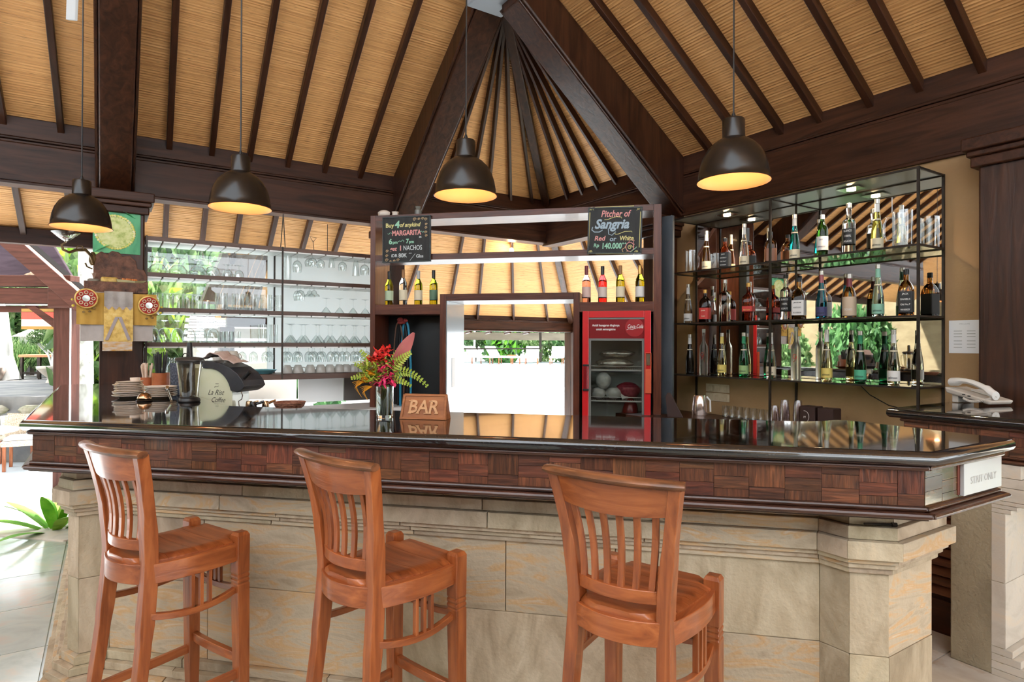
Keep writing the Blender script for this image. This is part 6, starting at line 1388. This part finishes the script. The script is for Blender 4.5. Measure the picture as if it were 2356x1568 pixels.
def foliage_mesh(n, lw, ll, seed, mats, lumps=7, upright=0):
    rr = random.Random(seed); m = M(); cs = [(rr.uniform(-.55, .55), rr.uniform(-.5, .5), rr.uniform(.2, .8), rr.uniform(.28, .5)) for _ in range(lumps)]
    for k in range(n):
        c = rr.choice(cs); th = rr.uniform(0, 2 * PI); ph_ = math.acos(rr.uniform(-1, 1)); r_ = c[3] * rr.uniform(.55, 1) ** .5
        p = Vector((c[0] + r_ * math.sin(ph_) * math.cos(th), c[1] + r_ * math.sin(ph_) * math.sin(th), max(.01, c[2] + r_ * .8 * math.cos(ph_))))
        d = Vector((rr.uniform(-1, 1), rr.uniform(-1, 1), rr.uniform(-.6, .9) + upright)).normalized(); s = d.cross(Vector((rr.uniform(-1, 1), rr.uniform(-1, 1), rr.uniform(-1, 1)))).normalized()
        l = ll * rr.uniform(.6, 1.3); w_ = lw * rr.uniform(.7, 1.2); m.m = k % len(mats); n_ = d.cross(s) * w_ * .2
        m.add([p, p + d * l * .5 - s * w_ + n_, p + d * l, p + d * l * .5 + s * w_ + n_], [(0, 1, 2, 3)])
    return m.mesh('foliage', mats)
FM = [foliage_mesh(2600, .045, .16, 1, (LF1, LF4)), foliage_mesh(2600, .035, .14, 2, (LF2, LF1)), foliage_mesh(2200, .05, .20, 3, (LF1, LF2, LF3)), foliage_mesh(1500, .020, .55, 4, (LF1, LF2), 5, 1.5)]
STEMM = tex('bark', [(.3, (.10, .08, .06)), (.7, (.24, .20, .16))], (10, 10, 3), 5, .9, rnd=.1)
def stem_m():
    m = M(); rr = random.Random(3)
    for k in range(5): m.tube([(0, 0, 0), (rr.uniform(-.1, .1), rr.uniform(-.1, .1), .3), (rr.uniform(-.4, .4), rr.uniform(-.4, .4), .75)], [.03, .02, .01], 5)
    return m.mesh('stem', STEMM)
STEM = stem_m()
def bush(x, y, z, sx, sz, k, label, group, name='shrub', rot=None, sy=None):
    t = thing(name, label, 'shrub' if name == 'shrub' else 'plant', (x, y, z), random.uniform(0, 6) if rot is None else rot, group)
    o = link('foliage', FM[k], t); o.scale = (sx, sy or sx, sz); o['kind'] = 'stuff'
    s = link('stem', STEM, t); s.scale = (sx, sy or sx, sz); return t
# hedge behind the pool, seen through the hutch doorway and above it
hx = [(-15.2, 31.2, 2.0, 3.2, 0), (-12.9, 32.0, 1.9, 3.2, 2), (-10.7, 31.6, 1.9, 3.2, 1), (-8.8, 32.2, 1.9, 3.3, 0), (-7.0, 31.8, 1.8, 3.2, 2), (-5.3, 32.4, 1.8, 3.2, 1), (-3.4, 32.2, 1.9, 3.2, 0), (-1.2, 32.6, 2.0, 3.3, 2)]
dsc = ['at its left end', 'second from its left end', 'third from its left end', 'left of its middle', 'at its middle behind the loungers', 'right of its middle', 'second from its right end', 'at its right end']
for (x, y, sx, sz, k), d_ in zip(hx, dsc): bush(x, y, .5, sx, sz * .95, 1 if k == 0 else k, 'green hedge bush behind the white loungers, ' + d_, 'hedge beyond the pool')
for i, (x, y, l) in enumerate(((8.4, 3.0, 'leafy shrub nearest the camera on the right lawn outside the frame'), (8.0, 5.0, 'leafy shrub in the middle of the right lawn outside the frame'), (9.0, 6.9, 'leafy shrub furthest along the right lawn outside the frame'))): bush(x, y, GZ, 1.7, 3.4, i % 3, l, 'lawn shrubs on the right')
for i, (a_, b_, l) in enumerate(((10.4, -1.6, 'leafy shrub before the block wall, seen in the shelf mirror'), (10.2, -3.8, 'second leafy shrub before the block wall, seen in the shelf mirror'))): q = W(a_, b_); bush(q.x, q.y, GZ, 1.0, 2.6, i, l, 'shrubs before the block wall')
# pool terrace wall
m = M(); m.box(-18, 6, 27.4, 27.9, GZ, .52); solo('pool_terrace', m, DECK, 'long low white terrace edge carrying the sun loungers', 'terrace')
m = M(); m.box(-18, 6, 27.9, 36, GZ, .50); solo('pool_deck', m, DECK, 'white stone deck under the sun loungers beyond the pool', 'deck')
m = M(); m.poly([(-9.5, 19.5), (-7.04, 20.47), (-6.2, 21.05), (-4.5, 22.25), (-3.66, 23.08), (-2.72, 24.89), (-1.47, 27.29), (-1.55, 27.4), (-2.85, 24.98), (-3.75, 23.2), (-4.55, 22.4), (-6.25, 21.2), (-7.1, 20.62), (-9.5, 19.7)], GZ, GZ + .03); solo('pool_edge_line', m, plain('grey joint', (.38, .38, .36), .8), 'thin curved grey edge line across the white paving', 'paving joint')
def lounger(x, y, rz, label, group):
    t = thing('sun_lounger', label, 'sun lounger', (x, y, .50), rz, group); WT = plain('white lounger', (.86, .86, .85), .6) if 'WLM' not in globals() else WLM
    part('mattress', M().box(-.32, .32, -1.1, .35, .30, .38), WT, t, bevel=.02)
    m = M(); m.hexa([(-.32, .35, .30), (.32, .35, .30), (.32, .42, .30), (-.32, .42, .30), (-.32, .80, .85), (.32, .80, .85), (.32, .87, .82), (-.32, .87, .82)]); part('backrest', m, WT, t, bevel=.02)
    for sx in (-.28, .28):
        for sy in (-1.0, .3): part('leg', M().box(sx - .02, sx + .02, sy - .02, sy + .02, 0, .30), TKZ, t)
    return t
WLM = plain('white lounger cushion', (.88, .88, .87), .6)
l0 = lounger(-7.64, 28.9, R(55), 'white sun lounger furthest left beyond the pool, back raised', 'white sun loungers')
dup(l0, (-6.67, 29.1, .50), R(55), 'white sun lounger second from the left beyond the pool')
dup(l0, (-5.22, 29.4, .50), R(8), 'white sun lounger third from the left beyond the pool')
dup(l0, (-4.03, 29.65, .50), R(4), 'white sun lounger furthest right beyond the pool')
part('top', M().box(-.22, .22, -.22, .22, .40, .44), TKX, thing('side_table', 'small low wooden table between the white loungers', 'table', (-6.0, 28.6, .50)))
part('leg', M().lathe([(.03, 0), (.03, .40)], 10), TKZ, [o for o in sc.objects if o.name == 'side_table'][0])
m = M(); m.tube([(0, 0, GZ + .4), (0, 0, 2.1)], .05, 10); solo('white_post', m, WLM, 'white post standing before the hedge at the doorway left side', 'post', (-8.3, 30.2, .5), smooth=True)
# hanging black frame under the eave
bf = thing('hanging_metal_frame', 'thin black metal frame hanging under the eave in the doorway', 'frame', (-1.550, 9.535, 0), R(-135))
m = M(); m.box(0, 1.9, -.010, .010, 1.385, 1.402); part('bar', m, IRON, bf); m = M(); m.box(0, .030, -.013, .013, 1.39, 1.645); part('post', m, IRON, bf); m = M(); m.box(-.05, .07, -.02, .02, 1.640, 1.650); part('bracket', m, IRON, bf)
m = M(); m.box(0, 7.4, -.02, .02, 1.53, 1.66); solo('grey_fascia', m, tex('weathered fascia', [(.3, (.10, .085, .06)), (.7, (.17, .145, .10))], (2, 10, 10), 5, .8, rnd=0), 'weathered grey fascia board low behind the outer eave beam', 'board', W(3.3, -3.0), FL)
for k in range(9):
    m = M(); m.tube([(0, 0, 0), (0, .16, -.02)], .022, 8); solo('rafter_tail', m, DKZ, f'{ordn(k)} round rafter tail under the outer eave beam from the left', 'rafter tail', W(1.5 - k * .36, -2.35, 1.655), FL, group='round rafter tails')
# boards at the left end of the low eave
bp_ = thing('barge_boards', 'weathered brown plank panel closing the low eave behind the rack', 'boards', (0, 0, 0))
PB = wood('weathered plank', (.16, .10, .075), (.34, .25, .20), 'z', 1, .7, rnd=.15)
q0 = Vector((-4.119, 5.872, 2.406)); q1 = Vector((-4.334, 5.829, 1.874)); wv = Vector((.80, .60, 0)).normalized(); nv = (q1 - q0).cross(wv).normalized() * .012
for k, (s0, s1, mt_) in enumerate(((-.26, -.235, STONEW), (-.232, -.10, PB), (-.095, .10, PB), (.105, .16, PB), (.165, .205, PB), (.21, .26, PB))):
    a0 = q0 + wv * s0; a1 = q0 + wv * s1; b0 = q1 + wv * s0; b1 = q1 + wv * s1
    m = M(); m.hexa([b0, b1, b1 + nv, b0 + nv, a0, a1, a1 + nv, a0 + nv]); part('plank', m, mt_, bp_)
m = M(); m.box(1.27, 1.70, .10, .13, .90, 1.135); solo('white_splash_panel', m, plain('white panel', (.80, .80, .80), .4), 'white panel standing under the right bay of the glass rack', 'panel', W(4.10, 0, 0), FL)
m = M(); m.box(1.71, 2.05, .10, .13, .90, 1.135); solo('dark_splash_board', m, plain('grey brown board', (.10, .085, .08), .5), 'dark grey brown board under the rack beside the hutch', 'board', W(4.10, 0, 0), FL)
# planting and roof beyond the rack
rb = [(-9.3, 10.0, 1.5, 3.6, 2, 'behind the ribbed goblets'), (-8.4, 11.4, 1.6, 3.9, 1, 'behind the plain goblet'), (-7.4, 12.6, 1.4, 3.0, 0, 'behind the glass mugs'), (-10.4, 10.9, 1.6, 4.0, 1, 'behind the shrine column')]
for x, y, sx, sz, k, d_ in rb: bush(x, y, GZ, sx, sz, k, 'leafy green shrub in the garden ' + d_, 'garden shrubs beyond the rack')
sh_ = thing('shingle_roof', 'low grey shingled roof sloping behind the glasses in the rack', 'roof', (-6.9, 9.8, 0), R(35))
for i in range(9):
    for j in range(14):
        m = M() if (i, j) == (0, 0) else None
        if m: m.box(-.058, .058, -.02, .115, 0, .012); shm = m.mesh('shingle', tex('grey shingle', [(.3, (.17, .15, .16)), (.7, (.32, .29, .31))], (9, 9, 9), 5, .8, rnd=.2))
        o = link('shingle', shm, sh_, (-.9 + j * .12 + (i % 2) * .06, -.3 + i * .08, 1.50 + i * .055), (R(30), 0, 0))
part('support', M().box(-.95, .85, -.25, .45, GZ, 1.46), plain('shed wall', (.42, .38, .34), .8), sh_)
m = M(); m.box(-3.2, 0, 0, .15, GZ, .42); solo('garden_wall', m, DECK, 'low bright white wall outside below the glass rack', 'wall', (-5.6, 9.8, 0), R(20))
for k in range(14):
    m = M(); m.box(-.10, .10, 0, .14, 0, .07); solo('wall_stone', m, STONEW, f'{ordn(k)} flat stone from the left on the low wall below the rack', 'stone', (-8.4 + k * .215, 8.72 + k * .078, .43), R(20) + random.uniform(-.05, .05), 'stones on the low white wall', bevel=.012)

# garden at the far left: raised bed, white tree, rock, table, planter
GB = M(); GB.poly([(-30, 7.0), (-12.4, 7.0), (-8.1, 8.3), (-7.4, 12.0), (-9, 30), (-30, 30)][::-1], GZ, .62)
gb_ = solo('garden_bed', GB, SOIL, 'raised grey garden path and bed behind the white tree', 'garden bed')
for k in range(9):
    f = k / 8; m = M(); m.ico((0, 0, 0), .17, 9, 6, (1.1, .7, .5), .12); solo('edging_stone', m, tex('mossy stone', [(.3, (.16, .17, .08)), (.6, (.42, .38, .30))], (6, 6, 6), 5, .9, rnd=.15), f'{ordn(k)} mossy edging stone from the left, before the raised bed', 'stone', (-12.3 + 4.1 * f, 6.93 + 1.25 * f, .42), R(17), 'mossy stones along the raised bed')
WBK = tex('white bark', [(.3, (.50, .48, .45)), (.6, (.74, .73, .71))], (6, 6, 2), 6, .9, rnd=0)
tr = thing('white_tree', 'pale white barked tree leaning at the far left edge', 'tree', (-13.74, 11.2, .60)); tr.scale = (1.0, 1.0, 1.0)
m = M(); m.tube([(.0, 0, 0), (-.08, .0, .35), (-.20, 0, .75), (-.42, 0, 1.05), (-.75, 0, 1.35), (-1.2, 0, 1.8)], [.21, .16, .13, .11, .10, .08], 12); m.tube([(-.12, 0, .45), (-.10, .0, .80), (-.14, 0, 1.10), (-.24, .05, 1.5), (-.35, 0, 1.9), (-.50, 0, 2.4)], [.13, .11, .09, .08, .06, .04], 10); m.tube([(-.16, 0, 1.15), (-.32, 0, 1.35), (-.55, 0, 1.9)], [.08, .05, .03], 8); part('trunk', m, WBK, tr, smooth=True)
m = M(); m.tube([(.1, .8, .9), (.25, .9, 1.25), (.42, .9, 1.55), (.55, 1.0, 1.9)], [.10, .12, .11, .07], 10); solo('leaning_tree', m, STEMM, 'dark leaning trunk behind the white tree', 'tree', (-11.0, 9.0, .62), smooth=True)
m = M(); m.ico((0, 0, .22), .28, 12, 8, (1.1, .8, .85), .1); solo('boulder', m, tex('pinkish rock', [(.3, (.22, .16, .13)), (.7, (.50, .42, .38))], (5, 5, 5), 6, .9, rnd=0), 'round brownish boulder at the foot of the white tree', 'rock', (-13.9, 10.9, .60), smooth=True)
gt = thing('garden_table', 'orange topped garden table with dark legs behind the pavilion post', 'table', (-13.4, 11.9, .62), R(12))
part('top', M().box(-.55, .75, -.3, .3, .50, .56), plain('orange wood', (.55, .22, .10), .5), gt, bevel=.01)
for sx in (-.5, -.1, .7):
    for sy in (-.25, .25): part('leg', M().box(sx - .025, sx + .025, sy - .025, sy + .025, 0, .50), IRON, gt)
part('lower_rail', M().box(-.5, .7, -.27, -.24, .12, .16), IRON, gt)
pb = thing('stone_planter', 'pale stone bowl planter with a pale branching plant', 'planter', (-12.1, 10.75, .62)); pb.scale = (.72, .72, .72)
part('bowl', M().lathe([(.16, 0), (.14, .05), (.10, .12), (.28, .30), (.38, .42), (.38, .48), (.34, .48)], 22), STONEW, pb, smooth=True)
m = M(); rr = random.Random(4)
for k in range(8): m.tube([(0, 0, .45), (rr.uniform(-.2, .1), 0, .8), (rr.uniform(-.6, .3), rr.uniform(-.2, .2), 1.2)], [.035, .02, .01], 6)
part('branches', m, WBK, pb, smooth=True)
o = link('foliage', FM[1], pb, (-.15, 0, .95)); o.scale = (.55, .4, .7); o['kind'] = 'stuff'
ln = thing('stone_lantern', 'small garden lantern with a peaked roof among the plants', 'lantern', (-15.2, 12.9, .62))
part('post', M().box(-.06, .06, -.06, .06, 0, .72), IRON, ln); part('lamp_box', M().box(-.17, .17, -.17, .17, .72, .98), plain('pale lantern pane', (.72, .70, .66), .5), ln); part('roof', M().loft([[(-.28, -.28, .98), (.28, -.28, .98), (.28, .28, .98), (-.28, .28, .98)], [(-.04, -.04, 1.16), (.04, -.04, 1.16), (.04, .04, 1.16), (-.04, .04, 1.16)]]), STONEW, ln)
gs = [(-18.0, 14.2, 2.0, 3.4, 1, 'tall leafy shrub at the far left edge of the garden'), (-16.8, 15.2, 2.0, 3.4, 2, 'leafy shrub behind the small garden lantern'), (-15.4, 15.8, 1.8, 3.2, 1, 'leafy shrub between lantern and pavilion post'), (-13.8, 15.6, 1.8, 3.4, 2, 'leafy shrub directly behind the pavilion post'), (-19.5, 13.6, 2.2, 4.4, 2, 'tallest leafy shrub behind the white tree'), (-11.0, 12.0, 1.5, 4.0, 2, 'bright leafy shrub between pavilion and shrine column')]
for x, y, sx, sz, k, l in gs: bush(x, y, .6, sx, sz, k, l, 'leafy shrubs of the left garden')
for i, (x, y, l) in enumerate(((-15.0, 12.4, 'grassy strap leaved plant below the garden lantern'), (-14.1, 12.6, 'grassy strap leaved plant left of the orange table'), (-13.2, 12.7, 'grassy strap leaved plant behind the stone planter'), (-12.4, 12.6, 'grassy strap leaved plant right of the orange table'))): bush(x, y, .6, .6, .7, 3, l, 'strap leaved plants', 'grassy_plant')
tall = [(-9.4, 12.4, 2.0, 4.6, 1, 'tall pale leafy tree crown right of the pavilion roof'), (-10.8, 13.6, 2.2, 5.6, 2, 'tall green tree crown above the pavilion hip')]
for x, y, sx, sz, k, l in tall: bush(x, y, .0, sx, sz, k, l, 'tall garden crowns')
pl_ = thing('palm_tree', 'pale lichen covered palm trunk between red pavilion and shrine column', 'palm', (-8.78, 8.37, GZ))
m = M(); m.tube([(0, 0, 0), (.01, 0, 1.2), (-.01, 0, 2.4), (.0, 0, 4.2)], [.13, .11, .105, .10], 14); part('trunk', m, tex('lichen bark', [(.35, (.30, .30, .26)), (.5, (.52, .52, .48)), (.65, (.66, .66, .63))], (12, 12, 9), 6, .9, rnd=0), pl_, smooth=True)
# red brown neighbouring pavilion
gz = thing('red_pavilion', 'red brown neighbouring garden pavilion with dark tarpaulin roof lining', 'pavilion', (-7.25, 6.64, GZ), R(11.9))
part('post', M().box(-.105, .10, -.10, .10, 0, 2.55), REDW, gz, bevel=.01); part('post_strip', M().box(.104, .116, -.10, -.085, 0, 2.30), plain('white strip', (.85, .85, .84), .5), gz); part('rear_post', M().box(.16, .22, .5, .58, 0, 2.5), REDW, gz, bevel=.006)
part('post_capital', M().box(-.14, .16, -.16, .16, 2.30, 2.56), REDX, gz, bevel=.015)
part('lower_beam', M().box(-3.2, .0, -.06, .06, 2.36, 2.56), REDX, gz, bevel=.008); part('upper_beam', M().box(-3.2, .10, -.09, .09, 2.58, 2.72), REDX, gz, bevel=.008); part('under_rail', M().box(-3.2, -.10, -.03, .05, 2.25, 2.33), REDX, gz, bevel=.004); part('white_bead', M().box(-3.2, -.10, -.065, -.055, 2.335, 2.350), plain('white bead', (.8, .8, .8), .5), gz)
m = M(); m.loft([[(-.52, -.04, 2.34), (-.40, -.04, 2.34), (-.10, -.04, 2.14), (-.10, -.04, 2.02)], [(-.52, .04, 2.34), (-.40, .04, 2.34), (-.10, .04, 2.14), (-.10, .04, 2.02)]]); part('corner_brace', m, REDX, gz)
m = M(); m.strip([(-.95, -.08, 3.40), (.34, -.12, 2.30)], Vector((.066, 0, .078)), Vector((0, .06, 0))); part('hip_beam', m, REDX, gz, bevel=.008); m = M(); m.strip([(-.90, .02, 3.47), (.39, .0, 2.37)], Vector((.014, 0, .016)), Vector((0, .075, 0))); part('verge_shade_strip', m, plain('painted shade black', (.008, .007, .007), .9, spec=.05), gz)  # near-black strip stands in for roof shade along the hip beam's top
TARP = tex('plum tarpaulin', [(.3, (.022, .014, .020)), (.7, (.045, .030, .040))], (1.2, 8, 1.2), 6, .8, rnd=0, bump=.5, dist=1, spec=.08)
m = M(); m.hexa([(-3.4, .02, 2.62), (.10, .02, 2.62), (.10, .06, 2.62), (-3.4, .06, 2.62), (-3.4, 1.0, 3.7), (-1.2, 1.0, 3.7), (-1.2, 1.04, 3.72), (-3.4, 1.04, 3.72)]); part('roof_lining', m, TARP, gz)
m = M(); bk2 = [(-.95, 2.72), (-.90, 2.75), (-.80, 2.77), (-.74, 2.82), (-.66, 2.80), (-.60, 2.84), (-.52, 2.88), (-.42, 2.90), (-.34, 2.84), (-.26, 2.80), (-.22, 2.72)]
bk2 = [(-.13 + (x + .22) * .5, 2.72 + (z - 2.72) * .6) for x, z in bk2]
m.loft([[(x, -.085, z) for x, z in bk2], [(x, -.06, z) for x, z in bk2]]); part('carved_crest', m, tex('pale carving', [(.35, (.34, .16, .09)), (.6, (.72, .56, .42))], (14, 14, 14), 5, .7, rnd=0, bump=.8), gz)
vl = thing('checked_valance', 'red white and gold checked cloth hanging under the pavilion beam', 'cloth', (-7.25, 6.60, GZ), R(11.9))
VR = plain('red cloth square', (.70, .09, .06), .8); VW = plain('cream cloth square', (.66, .58, .46), .8); VG = plain('golden brown cloth square', (.36, .20, .05), .8)
for i in range(5):
    for j in range(4):
        mt_ = VG if j in (0, 3) else (VR if (j == 2) else VW)
        if (i + j) % 2 and j == 1: mt_ = plain('taupe cloth square', (.42, .34, .28), .8) if i == 1 else bpy.data.materials.get('taupe cloth square', VW)
        m = M(); m.box(0, .0875, 0, .004, 0, .065 + (.024 if j in (1, 2) else -.026)); part('square', m, mt_, vl, loc=(-.55 + i * .088, 0, 2.03 + [0, .04, .13, .225][j]))
# wicker seats and round table on the white terrace at the far left
WK = tex('wicker', [(.35, (.40, .30, .20)), (.6, (.72, .62, .50))], (60, 60, 90), 3, .7, rnd=.05, bump=.5)
def wicker(x, y, rz, label):
    t = thing('wicker_chair', label, 'chair', (x, y, GZ), rz, 'wicker chairs')
    rings = []
    for z, r0 in ((.40, .27), (.55, .29), (.78, .31)):
        rings.append([(r0 * math.cos(a), r0 * math.sin(a) * .95, z) for a in [R(-20) + R(220) * j / 16 for j in range(17)]] + [((r0 - .03) * math.cos(a), (r0 - .03) * math.sin(a) * .95, z) for a in [R(200) - R(220) * j / 16 for j in range(17)]])
    m = M(); m.loft(rings); part('backrest', m, WK, t, smooth=True)
    part('seat', M().box(-.26, .26, -.28, .22, .36, .44), WK, t, bevel=.02); part('cushion', M().box(-.23, .23, -.25, .19, .44, .49), plain('white cushion', (.8, .8, .78), .8) if 'WCU' not in globals() else WCU, t, bevel=.02)
    for sx in (-.22, .22):
        for sy in (-.22, .2): part('leg', M().box(sx - .02, sx + .02, sy - .02, sy + .02, 0, .36), TKZ, t)
    return t
WCU = plain('white seat cushion', (.82, .82, .80), .8)
wicker(-8.95, 7.55, R(40), 'pale wicker armchair at the far left edge on the bright terrace'); wicker(-9.55, 8.0, R(-60), 'second wicker chair behind it, partly hidden by the bar end')
rt = thing('round_table', 'white round table edge at the far left in front of the wicker chairs', 'table', (-8.7, 6.65, GZ))
part('top', M().lathe([(.0004, 0), (.44, 0), (.45, .015), (.44, .03), (.0004, .03)], 32), plain('white table top', (.82, .82, .80), .4), rt, loc=(0, 0, .66), smooth=True); part('pedestal', M().lathe([(.25, 0), (.22, .03), (.04, .06), (.04, .66)], 18), IRON, rt, smooth=True)
# bird's nest fern beside the bar pillar
fn = thing('nest_fern', 'bright green nest fern growing at the terrace edge by the stone pillar', 'fern', (-4.52, 4.05, -.05))
rr = random.Random(6)
for k in range(13):
    a = k * 2.4; el = rr.uniform(.5, 1.35); L_ = rr.uniform(.40, .62); m = M(); rings = []
    for i in range(8):
        f = i / 7; d = Vector((math.cos(a) * math.cos(el), math.sin(a) * math.cos(el), math.sin(el))); p = d * L_ * f - Vector((0, 0, .16 * f * f)); s = d.cross(Vector((0, 0, 1))).normalized(); w_ = .045 * math.sin(PI * (f * .92 + .04)) ** .7; rings.append([p - s * w_, p + Vector((0, 0, .004)), p + s * w_, p - Vector((0, 0, .002))])
    m.loft(rings); part('frond', m, LF3, fn, smooth=True)
m = M(); m.box(-.35, .35, -.25, .25, -.3, .06); part('planter_edge', m, STONEW, fn, bevel=.01)
# fan wing hanging at the top left
fw = thing('ceiling_fan', 'pale grey ceiling fan blade hanging at the top left edge', 'fan', (-3.13, 2.91, 3.517), R(20))
part('blade', M().hexa([(-.028, -.05, -.26), (.018, -.05, -.26), (.030, -.04, -.26), (-.016, -.04, -.26), (-.018, -.05, .20), (.036, -.05, .20), (.046, -.04, .20), (-.006, -.04, .20)]), plain('fan grey', (.55, .57, .58), .4), fw, bevel=.003)
part('hub', M().lathe([(.0004, .02), (.07, .03), (.08, .06), (.05, .09), (.0004, .10)], 20), plain('fan hub', (.62, .63, .63), .3), fw, smooth=True, loc=(.03, 0, .06))
m = M(); m.tube([(.03, 0, .15), (.03, 0, .6)], .012, 8); part('rod', m, WHITEP, fw)
# bare bulb hanging under the low eave behind the hutch
bb = thing('bare_bulb', 'small bare glowing bulb hanging behind the upper hutch opening', 'bulb', W(.10, -.60, 2.64))
part('glass', M().ico((0, 0, 0), .030, 14, 10, (1, 1, 1.3)), BULB, bb, smooth=True); part('cord', M().tube([(0, 0, .03), (0, 0, .12)], .006, 6), BLACK, bb)
ld = bpy.data.lights.new('bare_bulb', 'POINT'); ld.energy = 6; ld.color = (1, .66, .34); ld.shadow_soft_size = .03
lo = bpy.data.objects.new('bare_bulb_light', ld); COL.objects.link(lo); lo.parent = bb; lo.location = (0, 0, -.05)
